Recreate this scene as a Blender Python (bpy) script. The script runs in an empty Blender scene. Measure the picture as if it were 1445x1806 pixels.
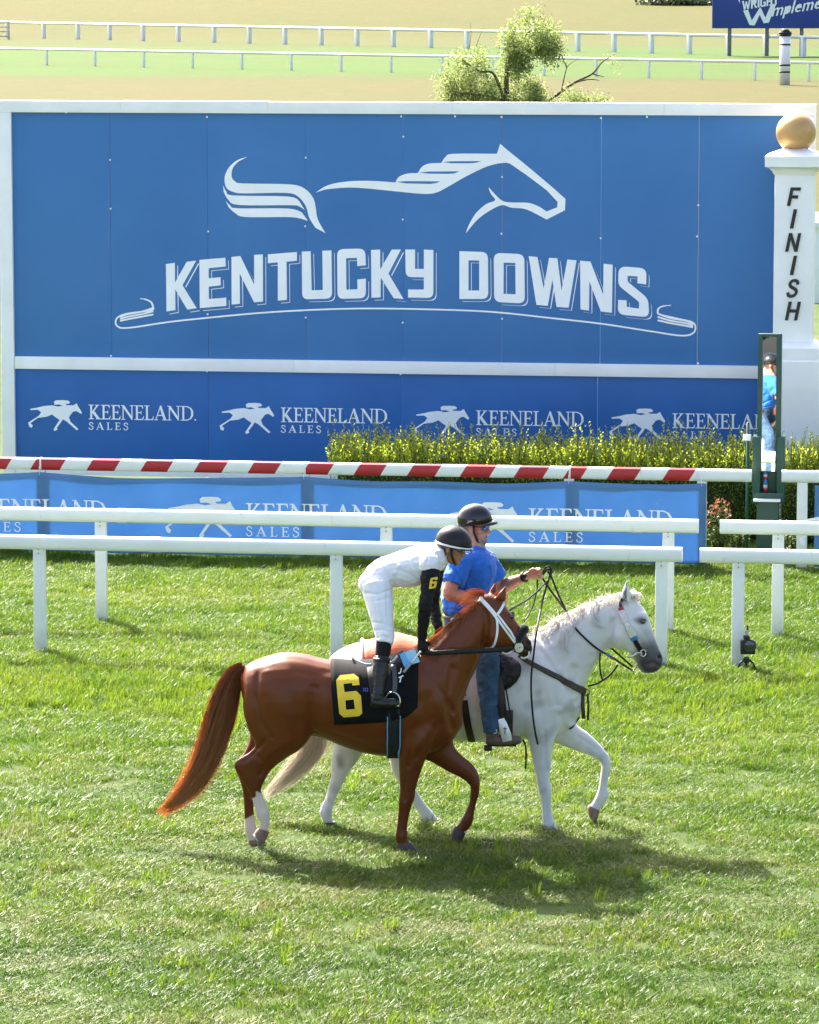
import bpy, bmesh, math, random
import numpy as np
from mathutils import Vector, Matrix, noise
from mathutils.bvhtree import BVHTree
from mathutils.geometry import tessellate_polygon

random.seed(7)
np.random.seed(7)
S = bpy.context.scene
COL = S.collection
R = math.radians

# ------------------------------------------------------------------ camera
FPX = 7110.0                       # focal length in photograph pixels (1445 x 1806)
CAMH = 6.5
PITCH = math.atan(949 / FPX)
cd = bpy.data.cameras.new('camera')
cam = bpy.data.objects.new('camera', cd)
COL.objects.link(cam)
cam.location = (0, 0, CAMH)
cam.rotation_euler = (math.pi / 2 - PITCH, 0, 0)
cd.sensor_fit = 'VERTICAL'
cd.sensor_height = 36
cd.sensor_width = 36
cd.lens = 36 * FPX / 1806
cd.clip_start = 0.5
cd.clip_end = 6000
S.camera = cam

# ------------------------------------------------------------------ world, sun, exposure
SUN_EL, SUN_AZ = R(43), R(-28)     # azimuth clockwise from +Y
w = bpy.data.worlds.new('World')
S.world = w
w.use_nodes = True
nt = w.node_tree
sky = nt.nodes.new('ShaderNodeTexSky')
sky.sky_type = 'NISHITA'
sky.sun_disc = False
sky.sun_elevation = SUN_EL
sky.sun_rotation = SUN_AZ
sky.altitude = 200
sky.air_density = 0.8
sky.dust_density = 6.5
sky.ozone_density = 0.6
nt.links.new(sky.outputs[0], nt.nodes['Background'].inputs[0])
nt.nodes['Background'].inputs[1].default_value = 0.125
ld = bpy.data.lights.new('sun', 'SUN')
ld.energy = 5.0
ld.angle = R(0.55)
ld.color = (1.0, 0.95, 0.86)
sun = bpy.data.objects.new('sun', ld)
COL.objects.link(sun)
sd = Vector((math.sin(SUN_AZ) * math.cos(SUN_EL), math.cos(SUN_AZ) * math.cos(SUN_EL), math.sin(SUN_EL)))
sun.rotation_euler = (-sd).to_track_quat('-Z', 'Y').to_euler()
sun.location = sd * 60
S.view_settings.view_transform = 'Standard'
S.view_settings.look = 'None'
S.view_settings.gamma = 1
S.view_settings.use_curve_mapping = False
S.view_settings.exposure = 2.22
S.cycles.max_bounces = 8
S.cycles.transparent_max_bounces = 12
S.cycles.sample_clamp_indirect = 6

# ------------------------------------------------------------------ measuring helpers (photo pixel -> point at a known distance)
CP, SP = math.cos(PITCH), math.sin(PITCH)
def ray(px, py):
    x = (px - 722.5) / FPX
    y = (903 - py) / FPX
    return Vector((x, CP + y * SP, -SP + y * CP))
def at(px, py, Y):
    d = ray(px, py)
    return Vector((0, 0, CAMH)) + d * (Y / d.y)
def ground(px, py, z=0.0):
    d = ray(px, py)
    return Vector((0, 0, CAMH)) + d * ((z - CAMH) / d.z)
def onplane(px, py, P0, n):
    d = ray(px, py)
    c = Vector((0, 0, CAMH))
    return c + d * ((P0 - c).dot(n) / d.dot(n))
def proj(v):
    z = v[2] - CAMH
    dep = v[1] * CP - z * SP
    up = v[1] * SP + z * CP
    return 722.5 + FPX * v[0] / dep, 903 - FPX * up / dep

# ------------------------------------------------------------------ object helpers
def tag(o, label=None, cat=None, group=None, kind=None):
    if label: o['label'] = label
    if cat: o['category'] = cat
    if group: o['group'] = group
    if kind: o['kind'] = kind
    return o
def empty(name, loc, label=None, cat=None, group=None, rz=0):
    o = bpy.data.objects.new(name, None)
    COL.objects.link(o)
    o.location = loc
    o.rotation_euler = (0, 0, rz)
    o.empty_display_size = 0.1
    return tag(o, label, cat, group)
def put(name, me, mat=None, parent=None, smooth=True):
    o = bpy.data.objects.new(name, me)
    COL.objects.link(o)
    if mat is not None:
        mi = [q.material_index for q in me.polygons] if isinstance(mat, (list, tuple)) else None
        me.materials.clear()
        for m in (mat if isinstance(mat, (list, tuple)) else [mat]):
            me.materials.append(m)
        if mi: me.polygons.foreach_set('material_index', mi)
    if smooth is True:
        me.polygons.foreach_set('use_smooth', [True] * len(me.polygons))
    elif smooth:
        try:
            me.polygons.foreach_set('use_smooth', [True] * len(me.polygons))
            me.set_sharp_from_angle(angle=R(smooth))
        except Exception:
            pass
    if parent is not None:
        o.parent = parent
        pl = parent
        M = Matrix.Identity(4)
        chain = []
        while pl is not None:
            chain.append(pl); pl = pl.parent
        for q in reversed(chain):
            M = M @ q.matrix_parent_inverse @ q.matrix_basis
        o.matrix_parent_inverse = M.inverted()
    return o
def mesh(vf, name='m'):
    me = bpy.data.meshes.new(name)
    me.from_pydata([tuple(v) for v in vf[0]], [], [tuple(f) for f in vf[1]])
    me.validate()
    me.update()
    return me
def obj(name, vf, mat, parent=None, smooth=True):
    return put(name, mesh(vf, name), mat, parent, smooth)
def join(parts):
    V, F = [], []
    for v, f in parts:
        n = len(V)
        V.extend([tuple(q) for q in v])
        F.extend([tuple(i + n for i in q) for q in f])
    return V, F
def fixn(vf):
    bm = bmesh.new()
    vs = [bm.verts.new(v) for v in vf[0]]
    for f in vf[1]:
        try: bm.faces.new([vs[i] for i in f])
        except ValueError: pass
    bmesh.ops.recalc_face_normals(bm, faces=bm.faces)
    bm.verts.index_update()
    out = [v.co.copy() for v in bm.verts], [[v.index for v in f.verts] for f in bm.faces]
    bm.free()
    return out
def box(c, s, rz=0.0, bev=0.0, seg=2):
    bm = bmesh.new()
    bmesh.ops.create_cube(bm, size=1)
    for v in bm.verts:
        v.co = Vector((v.co.x * s[0], v.co.y * s[1], v.co.z * s[2]))
    if bev:
        bmesh.ops.bevel(bm, geom=list(bm.edges), offset=bev, segments=seg, profile=0.6, affect='EDGES')
    M = Matrix.Translation(Vector(c)) @ Matrix.Rotation(rz, 4, 'Z')
    bm.transform(M)
    bm.verts.index_update()
    out = [v.co.copy() for v in bm.verts], [[v.index for v in f.verts] for f in bm.faces]
    bm.free()
    return out
def frame_for(t, ref=Vector((0, 1, 0))):
    t = t.normalized()
    a = ref - t * ref.dot(t)
    if a.length < 1e-4:
        a = Vector((1, 0, 0)) - t * t.x
    a.normalize()
    return a, t.cross(a)
def cat(pts, n=6, closed=False):
    """Catmull-Rom through points (any dimension, numpy)"""
    P = np.array([tuple(p) for p in pts], float)
    if len(P) < 3 and not closed:
        return [P[0] + (P[-1] - P[0]) * k / n for k in range(n + 1)]
    out = []
    m = len(P)
    rng = range(m if closed else m - 1)
    for i in rng:
        if closed:
            a, b, c, d = P[i - 1], P[i], P[(i + 1) % m], P[(i + 2) % m]
        else:
            a, b, c, d = P[max(i - 1, 0)], P[i], P[i + 1], P[min(i + 2, m - 1)]
        for k in range(n):
            t = k / n
            out.append(0.5 * (2 * b + (c - a) * t + (2 * a - 5 * b + 4 * c - d) * t * t + (3 * b - a - 3 * c + d) * t ** 3))
    if not closed:
        out.append(P[-1])
    return out
def tube(pts, rad, seg=8, ref=Vector((0, 1, 0)), flat=None, cap=True):
    """tube along 3D pts; rad scalar or list; flat = (width along ref side, other) multipliers"""
    pts = [Vector(p) for p in pts]
    n = len(pts)
    V, F = [], []
    for i, p in enumerate(pts):
        t = pts[min(i + 1, n - 1)] - pts[max(i - 1, 0)]
        a, b = frame_for(t, ref)
        r = rad[i] if isinstance(rad, (list, tuple, np.ndarray)) else rad
        fa, fb = flat if flat else (1, 1)
        for k in range(seg):
            an = 2 * math.pi * k / seg
            V.append(p + a * (math.cos(an) * r * fa) + b * (math.sin(an) * r * fb))
    for i in range(n - 1):
        for k in range(seg):
            k2 = (k + 1) % seg
            F.append((i * seg + k, i * seg + k2, (i + 1) * seg + k2, (i + 1) * seg + k))
    if cap:
        F.append(tuple(range(seg - 1, -1, -1)))
        F.append(tuple((n - 1) * seg + k for k in range(seg)))
    return fixn((V, F))
def ell(c, r, rot=None, u=16, v=10):
    V, F = [], []
    c = Vector(c)
    for j in range(v + 1):
        th = math.pi * j / v
        for i in range(u):
            ph = 2 * math.pi * i / u
            q = Vector((r[0] * math.sin(th) * math.cos(ph), r[1] * math.sin(th) * math.sin(ph), r[2] * math.cos(th)))
            if rot: q = rot @ q
            V.append(c + q)
    for j in range(v):
        for i in range(u):
            F.append((j * u + i, j * u + (i + 1) % u, (j + 1) * u + (i + 1) % u, (j + 1) * u + i))
    bm = bmesh.new()
    vs = [bm.verts.new(q) for q in V]
    for f in F: bm.faces.new([vs[i] for i in f])
    bmesh.ops.remove_doubles(bm, verts=bm.verts, dist=1e-6)
    bmesh.ops.recalc_face_normals(bm, faces=bm.faces)
    bm.verts.index_update()
    out = [q.co.copy() for q in bm.verts], [[q.index for q in f.verts] for f in bm.faces]
    bm.free()
    return out
def loft(secs, PF, sub=4, seg=18, sq=2.2, round_ends=True):
    """secs: (ax, ay, bx, by, halfwidth, yo[, shift]) pixel pairs of the outline; PF(px,py,yo) -> 3D"""
    rows = []
    for s in secs:
        ax, ay, bx, by, wd, yo = s[:6]
        sh = s[6] if len(s) > 6 else 0.0
        A, B = PF(ax, ay, yo), PF(bx, by, yo)
        rows.append([*A, *B, wd, sh])
    rows = cat(rows, sub)
    V, F = [], []
    ringrows = []
    if round_ends:
        def shrink(r, k):
            A, B = np.array(r[:3]), np.array(r[3:6]); m = (A + B) / 2
            return [*(m + (A - m) * k), *(m + (B - m) * k), r[6] * k, r[7]]
        d0 = (np.array(rows[0][:3]) + np.array(rows[0][3:6])) / 2 - (np.array(rows[1][:3]) + np.array(rows[1][3:6])) / 2
        d1 = (np.array(rows[-1][:3]) + np.array(rows[-1][3:6])) / 2 - (np.array(rows[-2][:3]) + np.array(rows[-2][3:6])) / 2
        h0 = min(np.linalg.norm(np.array(rows[0][:3]) - np.array(rows[0][3:6])) / 2, rows[0][6]) * 0.45
        h1 = min(np.linalg.norm(np.array(rows[-1][:3]) - np.array(rows[-1][3:6])) / 2, rows[-1][6]) * 0.45
        d0 = d0 / (np.linalg.norm(d0) + 1e-9); d1 = d1 / (np.linalg.norm(d1) + 1e-9)
        def mv(r, d):
            r = list(r)
            for i in range(3): r[i] += d[i]; r[i + 3] += d[i]
            return r
        ringrows.append(mv(shrink(rows[0], 0.35), d0 * h0))
        ringrows.append(mv(shrink(rows[0], 0.78), d0 * h0 * 0.6))
        ringrows += [list(r) for r in rows]
        ringrows.append(mv(shrink(rows[-1], 0.78), d1 * h1 * 0.6))
        ringrows.append(mv(shrink(rows[-1], 0.35), d1 * h1))
    else:
        ringrows = [list(r) for r in rows]
    for r in ringrows:
        A, B = Vector(r[:3]), Vector(r[3:6])
        c, u = (A + B) / 2, (B - A) / 2
        v = Vector((0, r[6], 0))
        for k in range(seg):
            an = 2 * math.pi * k / seg
            ca, sa = math.cos(an), math.sin(an)
            e = 2 / sq
            cu = math.copysign(abs(ca) ** e, ca)
            sv = math.copysign(abs(sa) ** e, sa)
            V.append(c + u * cu + v * (sv * (1 + r[7] * cu)))
    n = len(ringrows)
    for i in range(n - 1):
        for k in range(seg):
            k2 = (k + 1) % seg
            F.append((i * seg + k, i * seg + k2, (i + 1) * seg + k2, (i + 1) * seg + k))
    F.append(tuple(range(seg - 1, -1, -1)))
    F.append(tuple((n - 1) * seg + k for k in range(seg)))
    return fixn((V, F))
def remesh(parts, vox, it=6, fac=0.5):
    """union of overlapping closed shapes as ONE continuous surface"""
    me = mesh(join(parts), 'tmp')
    o = bpy.data.objects.new('tmp', me)
    COL.objects.link(o)
    m = o.modifiers.new('r', 'REMESH')
    m.mode = 'VOXEL'
    m.voxel_size = vox
    s = o.modifiers.new('s', 'SMOOTH')
    s.factor = fac
    s.iterations = it
    dg = bpy.context.evaluated_depsgraph_get()
    out = bpy.data.meshes.new_from_object(o.evaluated_get(dg))
    bpy.data.objects.remove(o)
    bpy.data.meshes.remove(me)
    return out
def bvh_of(me):
    return BVHTree.FromPolygons([v.co for v in me.vertices], [tuple(p.vertices) for p in me.polygons])
def wrinkle(me, amp, freq, stretch=(1, 1, 1), seed=0.0, mask=None):
    me.update()
    nrm = [v.normal.copy() for v in me.vertices]
    for v, n in zip(me.vertices, nrm):
        q = Vector((v.co.x * stretch[0], v.co.y * stretch[1], v.co.z * stretch[2])) * freq + Vector((seed, seed * 1.7, -seed))
        k = noise.noise(q) * 0.65 + noise.noise(q * 2.1) * 0.35
        k = 1 - 2 * abs(k) * 1.6
        a = amp if mask is None else amp * mask(v.co)
        v.co = v.co + n * (k * a)
    me.update()
def polydist(px, py, line):
    d = np.full(px.shape, 1e9)
    for (x0, y0), (x1, y1) in zip(line[:-1], line[1:]):
        L = (x1 - x0) ** 2 + (y1 - y0) ** 2 + 1e-9
        t = np.clip(((px - x0) * (x1 - x0) + (py - y0) * (y1 - y0)) / L, 0, 1)
        d = np.minimum(d, np.hypot(px - x0 - t * (x1 - x0), py - y0 - t * (y1 - y0)))
    return d
def vco(me):
    a = np.empty(len(me.vertices) * 3)
    me.vertices.foreach_get('co', a)
    return a.reshape(-1, 3)
def vpx(me):
    a = vco(me)
    z = a[:, 2] - CAMH
    dep = a[:, 1] * CP - z * SP
    up = a[:, 1] * SP + z * CP
    return 722.5 + FPX * a[:, 0] / dep, 903 - FPX * up / dep, a
def sculpt(me, marks, yc):
    """marks: (polyline px, amount m (+ out / - in), width px); pushed sideways away from the body's middle plane"""
    px, py, a = vpx(me)
    nn = np.empty(len(me.vertices) * 3)
    me.vertices.foreach_get('normal', nn)
    nn = nn.reshape(-1, 3)
    tot = np.zeros(len(px))
    for line, amt, wd in marks:
        if len(line) == 1: line = [line[0], (line[0][0] + .01, line[0][1])]
        d = polydist(px, py, line)
        tot += amt * np.exp(-(d / wd) ** 2)
    side = np.clip(np.abs(nn[:, 1]) * 1.4, 0, 1)
    a = a + nn * (tot * side * 1.45)[:, None]
    me.vertices.foreach_set('co', a.ravel())
    me.update()
def vcol(me, name, arr):
    at_ = me.color_attributes.new(name, 'FLOAT_COLOR', 'POINT')
    c = np.ones((len(me.vertices), 4))
    c[:, :arr.shape[1]] = arr
    at_.data.foreach_set('color', c.ravel())

# ------------------------------------------------------------------ flat print (letters, emblems): polygons tessellated and laid on a mapping
def rounded(poly, n=5):
    out = []
    m = len(poly)
    for i, p in enumerate(poly):
        if len(p) < 3 or p[2] == 0:
            out.append((p[0], p[1])); continue
        a, b = poly[i - 1], poly[(i + 1) % m]
        P = np.array(p[:2], float)
        da = np.array(a[:2]) - P; db = np.array(b[:2]) - P
        ra = min(p[2], np.linalg.norm(da) * .49); rb = min(p[2], np.linalg.norm(db) * .49)
        A = P + da / np.linalg.norm(da) * ra; B = P + db / np.linalg.norm(db) * rb
        for k in range(n + 1):
            t = k / n
            q = A * (1 - t) ** 2 + P * 2 * t * (1 - t) + B * t * t
            out.append(tuple(q))
    return out
def offset_poly(poly, d):
    P = [np.array(p[:2], float) for p in poly]
    area = sum(P[i - 1][0] * P[i][1] - P[i][0] * P[i - 1][1] for i in range(len(P)))
    sg = 1 if area > 0 else -1
    out = []
    for i in range(len(P)):
        a, b, c = P[i - 1], P[i], P[(i + 1) % len(P)]
        e1 = b - a; e2 = c - b
        e1 = e1 / (np.linalg.norm(e1) + 1e-9); e2 = e2 / (np.linalg.norm(e2) + 1e-9)
        n1 = np.array((e1[1], -e1[0])) * sg; n2 = np.array((e2[1], -e2[0])) * sg
        m = n1 + n2
        L = np.linalg.norm(m)
        m = m / L if L > 1e-6 else n1
        k = min(1 / max(m.dot(n1), 0.35), 2.2)
        out.append(tuple(b + m * d * k))
    return out
def stroke(line, wd, n=1):
    """ribbon polygon about a polyline; wd scalar or list"""
    P = [np.array(p, float) for p in line]
    L, Rr = [], []
    for i in range(len(P)):
        t = P[min(i + 1, len(P) - 1)] - P[max(i - 1, 0)]
        t = t / (np.linalg.norm(t) + 1e-9)
        nn = np.array((-t[1], t[0]))
        ww = (wd[i] if isinstance(wd, (list, tuple)) else wd) / 2
        L.append(tuple(P[i] + nn * ww)); Rr.append(tuple(P[i] - nn * ww))
    return L + Rr[::-1]
def flat_print(polys, mapf, cuts=0):
    """polys: list of [outer, hole, ...]; mapf(x, y) -> Vector"""
    V, F = [], []
    for rings in polys:
        if not isinstance(rings[0], list): rings = [rings]
        vv = [[Vector((p[0], p[1], 0)) for p in r] for r in rings]
        tris = tessellate_polygon(vv)
        n = len(V)
        V += [q for r in vv for q in r]
        F += [(a + n, b + n, c + n) for a, b, c in tris]
    if cuts:
        bm = bmesh.new()
        vs = [bm.verts.new(v) for v in V]
        for f in F:
            try: bm.faces.new([vs[i] for i in f])
            except ValueError: pass
        for _ in range(cuts):
            long = [e for e in bm.edges if e.calc_length() > 6]
            if not long: break
            bmesh.ops.subdivide_edges(bm, edges=long, cuts=1)
            bmesh.ops.triangulate(bm, faces=[f for f in bm.faces if len(f.verts) > 3])
        bm.verts.index_update()
        V = [v.co.copy() for v in bm.verts]
        F = [[v.index for v in f.verts] for f in bm.faces]
        bm.free()
    V3 = [mapf(v.x, v.y) for v in V]
    out = []
    for f in F:
        a, b, c = V3[f[0]], V3[f[1]], V3[f[2]]
        nrm = (b - a).cross(c - a)
        if nrm.length < 1e-12: continue
        out.append(f if nrm.y < 0 else f[::-1])
    return V3, out

# ------------------------------------------------------------------ materials
def newmat(name):
    m = bpy.data.materials.new(name)
    m.use_nodes = True
    n = m.node_tree
    return m, n, n.nodes['Principled BSDF']
def ramp(n, fac, stops):
    r = n.nodes.new('ShaderNodeValToRGB')
    el = r.color_ramp.elements
    while len(el) < len(stops): el.new(0.5)
    for e, (p, c) in zip(el, stops):
        e.position = p
        e.color = (*c, 1)
    n.links.new(fac, r.inputs[0])
    return r.outputs[0]
def nz(n, scale, detail=4, rough=0.6, vec=None, dist=0.0):
    t = n.nodes.new('ShaderNodeTexNoise')
    t.inputs['Scale'].default_value = scale
    t.inputs['Detail'].default_value = detail
    t.inputs['Roughness'].default_value = rough
    t.inputs['Distortion'].default_value = dist
    if vec is not None: n.links.new(vec, t.inputs['Vector'])
    return t.outputs['Fac']
def mapping(n, src, scale=(1, 1, 1), rot=(0, 0, 0)):
    m = n.nodes.new('ShaderNodeMapping')
    m.inputs['Scale'].default_value = scale
    m.inputs['Rotation'].default_value = rot
    n.links.new(src, m.inputs['Vector'])
    return m.outputs[0]
def pos(n):
    return n.nodes.new('ShaderNodeNewGeometry').outputs['Position']
def mixc(n, fac, a, b, mode='MIX'):
    m = n.nodes.new('ShaderNodeMix')
    m.data_type = 'RGBA'
    m.blend_type = mode
    for sock, val in ((m.inputs['Factor'], fac), (m.inputs['A'], a), (m.inputs['B'], b)):
        pass
    ins = [i for i in m.inputs if i.enabled]
    f, A, B = m.inputs[0], m.inputs[6], m.inputs[7]
    for sock, val in ((f, fac), (A, a), (B, b)):
        if isinstance(val, (int, float)): sock.default_value = val
        elif isinstance(val, tuple): sock.default_value = (*val, 1)
        else: n.links.new(val, sock)
    return m.outputs[2]
def mth(n, op, a, b=None, c=None):
    m = n.nodes.new('ShaderNodeMath')
    m.operation = op
    for i, v in enumerate((a, b, c)):
        if v is None: continue
        if isinstance(v, (int, float)): m.inputs[i].default_value = v
        else: n.links.new(v, m.inputs[i])
    return m.outputs[0]
def bump(n, b, h, strength=0.3, dist=0.01):
    k = n.nodes.new('ShaderNodeBump')
    k.inputs['Strength'].default_value = strength
    k.inputs['Distance'].default_value = dist
    n.links.new(h, k.inputs['Height'])
    n.links.new(k.outputs[0], b.inputs['Normal'])
def mat(name, col, rough=0.5, spec=0.5, metal=0.0, var=0.12, vs=6.0, bmp=0.0, bs=60.0, bd=0.004, coat=0.0, sheen=0.0, trans=0.0):
    """plain procedural surface: base colour with noise variation, roughness variation, optional fine relief"""
    m, n, b = newmat(name)
    P = pos(n)
    f = nz(n, vs, 5, 0.6, P)
    lo = tuple(max(c * (1 - var), 0) for c in col)
    hi = tuple(min(c * (1 + var), 1) for c in col)
    c = ramp(n, f, [(0.3, lo), (0.7, hi)])
    n.links.new(c, b.inputs['Base Color'])
    b.inputs['Roughness'].default_value = rough
    b.inputs['Specular IOR Level'].default_value = spec
    b.inputs['Metallic'].default_value = metal
    b.inputs['Coat Weight'].default_value = coat
    b.inputs['Coat Roughness'].default_value = 0.12
    b.inputs['Sheen Weight'].default_value = sheen
    if bmp: bump(n, b, nz(n, bs, 3, 0.6, P), bmp, bd)
    if trans:
        t = n.nodes.new('ShaderNodeBsdfTranslucent')
        n.links.new(c, t.inputs[0])
        x = n.nodes.new('ShaderNodeMixShader')
        x.inputs[0].default_value = trans
        n.links.new(b.outputs[0], x.inputs[1]); n.links.new(t.outputs[0], x.inputs[2])
        n.links.new(x.outputs[0], n.nodes['Material Output'].inputs[0])
    return m

# ================================================================== THE SETTING
YAW = R(7.8)
U = Vector((math.cos(YAW), -math.sin(YAW), 0))
N = Vector((-math.sin(YAW), -math.cos(YAW), 0))       # towards the camera
Z = Vector((0, 0, 1))

# ---- ground: one sheet with a low hill far behind
def hill(x, y):
    h = max(0.0, y - 430) * 0.045
    if y > 430:
        h += (noise.noise(Vector((x * 0.004, y * 0.004, 0.3)))) * min((y - 430) * 0.02, 3)
    return h
ys = [-60, -20, 10, 20, 24, 28, 32, 36, 40, 44, 48, 55, 70, 100, 150, 200, 250, 300, 350, 400, 430, 450, 470, 490, 520, 560, 620, 700, 800, 950, 1200, 1600, 2400]
xs = [-900, -500, -300, -200, -140, -100, -70, -50, -35, -25, -15, -8, 0, 8, 15, 25, 35, 50, 70, 100, 140, 200, 300, 500, 900]
gv = [(x, y, hill(x, y)) for y in ys for x in xs]
nx = len(xs)
gf = [(j * nx + i, j * nx + i + 1, (j + 1) * nx + i + 1, (j + 1) * nx + i) for j in range(len(ys) - 1) for i in range(nx - 1)]
m, n, b = newmat('turf_ground')
P = pos(n)
sx = n.nodes.new('ShaderNodeSeparateXYZ'); n.links.new(P, sx.inputs[0])
big = nz(n, 0.9, 5, 0.6, P)
fine = nz(n, 30, 4, 0.7, P)
near = ramp(n, big, [(0.3, (0.030, 0.058, 0.012)), (0.55, (0.050, 0.080, 0.018)), (0.75, (0.085, 0.085, 0.035))])
near = mixc(n, mth(n, 'MULTIPLY', fine, 0.5), near, (0.03, 0.035, 0.012))
# far turf: strips of different mowing and dryness, with ragged edges
wob = mth(n, 'MULTIPLY', mth(n, 'SUBTRACT', nz(n, 0.06, 5, 0.65, mapping(n, P, (1, 0.35, 1))), 0.5), 26)
dist = mth(n, 'ADD', sx.outputs[1], wob)
dist = mth(n, 'ADD', dist, mth(n, 'MULTIPLY', sx.outputs[0], 0.14))
dr = mth(n, 'DIVIDE', dist, 800)
far = ramp(n, dr, [(0.0, (0.0465, 0.0441, 0.0066)), (0.30, (0.0521, 0.0451, 0.0077)), (0.316, (0.0446, 0.0461, 0.0066)), (0.330, (0.0270, 0.0666, 0.0022)), (0.438, (0.0288, 0.0666, 0.0028)), (0.465, (0.0409, 0.0519, 0.0055)), (0.53, (0.0493, 0.0490, 0.0060)), (0.60, (0.0530, 0.0490, 0.0055))])
farn = nz(n, 0.10, 6, 0.7, mapping(n, P, (1, 0.30, 1)))
fm = n.nodes.new('ShaderNodeMapRange'); fm.inputs['From Min'].default_value = .45; fm.inputs['From Max'].default_value = .62
n.links.new(farn, fm.inputs['Value'])
far = mixc(n, mth(n, 'MULTIPLY', fm.outputs[0], .35), far, (0.0335, 0.0505, 0.0049))
fm2 = n.nodes.new('ShaderNodeMapRange'); fm2.inputs['From Min'].default_value = .5; fm2.inputs['From Max'].default_value = .7
n.links.new(nz(n, 0.55, 5, 0.75, mapping(n, P, (1, 0.25, 1))), fm2.inputs['Value'])
far = mixc(n, mth(n, 'MULTIPLY', fm2.outputs[0], .4), far, (0.0729, 0.0650, 0.0130))
far = mixc(n, mth(n, 'MULTIPLY', mth(n, 'GREATER_THAN', nz(n, 2.4, 3, 0.7, mapping(n, P, (1, 0.3, 1))), .56), .5), far, (0.0298, 0.0382, 0.0049))
isf = mth(n, 'GREATER_THAN', sx.outputs[1], 90)
n.links.new(mixc(n, isf, near, far), b.inputs['Base Color'])
b.inputs['Roughness'].default_value = 0.95
b.inputs['Specular IOR Level'].default_value = 0.1
g = obj('ground', (gv, gf), m)
tag(g, kind='structure')

# ---- pale paved apron in front of the stand, on the camera's side of the course
ap = obj('apron', box((0, -8, 0.03), (160, 40, 0.06)), mat('concrete', (0.42, 0.41, 0.38), 0.85, 0.3, vs=0.8, bmp=0.2), smooth=False)
tag(ap, kind='structure')

# ---- grass: clumps of bent blades scattered over the course (uncountable)
def grass_mat():
    m, n, b = newmat('grass_blade')
    P = pos(n)
    at_ = n.nodes.new('ShaderNodeAttribute'); at_.attribute_name = 'blade'
    sep = n.nodes.new('ShaderNodeSeparateColor'); n.links.new(at_.outputs['Color'], sep.inputs[0])
    oi = n.nodes.new('ShaderNodeObjectInfo')
    sx = n.nodes.new('ShaderNodeSeparateXYZ'); n.links.new(P, sx.inputs[0])
    big = nz(n, 0.5, 4, 0.65, mapping(n, P, (0.55, 1.5, 1)), 0.6)
    mid = nz(n, 2.6, 4, 0.6, P)
    v = mth(n, 'ADD', mth(n, 'MULTIPLY', big, 0.55), mth(n, 'MULTIPLY', mid, 0.45))
    v = mth(n, 'MULTIPLY_ADD', v, 1.5, -0.25)
    v = mth(n, 'ADD', v, mth(n, 'MULTIPLY', mth(n, 'SUBTRACT', oi.outputs['Random'], 0.5), 0.12))
    # further along the course the turf is longer and fresher
    fr = n.nodes.new('ShaderNodeMapRange')
    fr.inputs['From Min'].default_value = 27; fr.inputs['From Max'].default_value = 35
    n.links.new(sx.outputs[1], fr.inputs['Value'])
    cn = ramp(n, v, [(0.28, (0.015, 0.058, 0.005)), (0.44, (0.038, 0.104, 0.006)), (0.56, (0.068, 0.128, 0.008)), (0.72, (0.120, 0.145, 0.028))])
    cf = ramp(n, v, [(0.28, (0.034, 0.095, 0.004)), (0.48, (0.072, 0.155, 0.005)), (0.70, (0.136, 0.200, 0.008))])
    c = mixc(n, fr.outputs[0], cn, cf)
    wr = n.nodes.new('ShaderNodeMapRange'); wr.inputs['From Min'].default_value = .52; wr.inputs['From Max'].default_value = .66; wr.inputs['To Max'].default_value = .55
    n.links.new(nz(n, 0.9, 4, .6, mapping(n, P, (.5, 1.6, 1)), .8), wr.inputs['Value'])
    worn = mth(n, 'MULTIPLY', wr.outputs[0], mth(n, 'SUBTRACT', 1.05, fr.outputs[0]))
    straw = mth(n, 'MULTIPLY', mth(n, 'LESS_THAN', sep.outputs[0], mth(n, 'ADD', mth(n, 'MULTIPLY', mth(n, 'SUBTRACT', v, 0.40), 0.5), worn)), 0.75)
    c = mixc(n, straw, c, (0.26, 0.24, 0.14))
    c = mixc(n, mth(n, 'MULTIPLY', sep.outputs[2], .8), c, (0.15, 0.225, 0.012))
    tip = mixc(n, mth(n, 'MULTIPLY', sep.outputs[1], 0.35), c, (0.17, 0.22, 0.03))
    n.links.new(tip, b.inputs['Base Color'])
    b.inputs['Roughness'].default_value = 0.42
    n.links.new(mth(n, 'MULTIPLY_ADD', fr.outputs[0], -.06, .24), b.inputs['Specular IOR Level'])
    t = n.nodes.new('ShaderNodeBsdfTranslucent'); n.links.new(tip, t.inputs[0])
    x = n.nodes.new('ShaderNodeMixShader'); x.inputs[0].default_value = 0.5
    n.links.new(b.outputs[0], x.inputs[1]); n.links.new(t.outputs[0], x.inputs[2])
    n.links.new(x.outputs[0], n.nodes['Material Output'].inputs[0])
    return m
GM = grass_mat()
gcol = bpy.data.collections.new('grass_clumps')
NCL = 8
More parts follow.
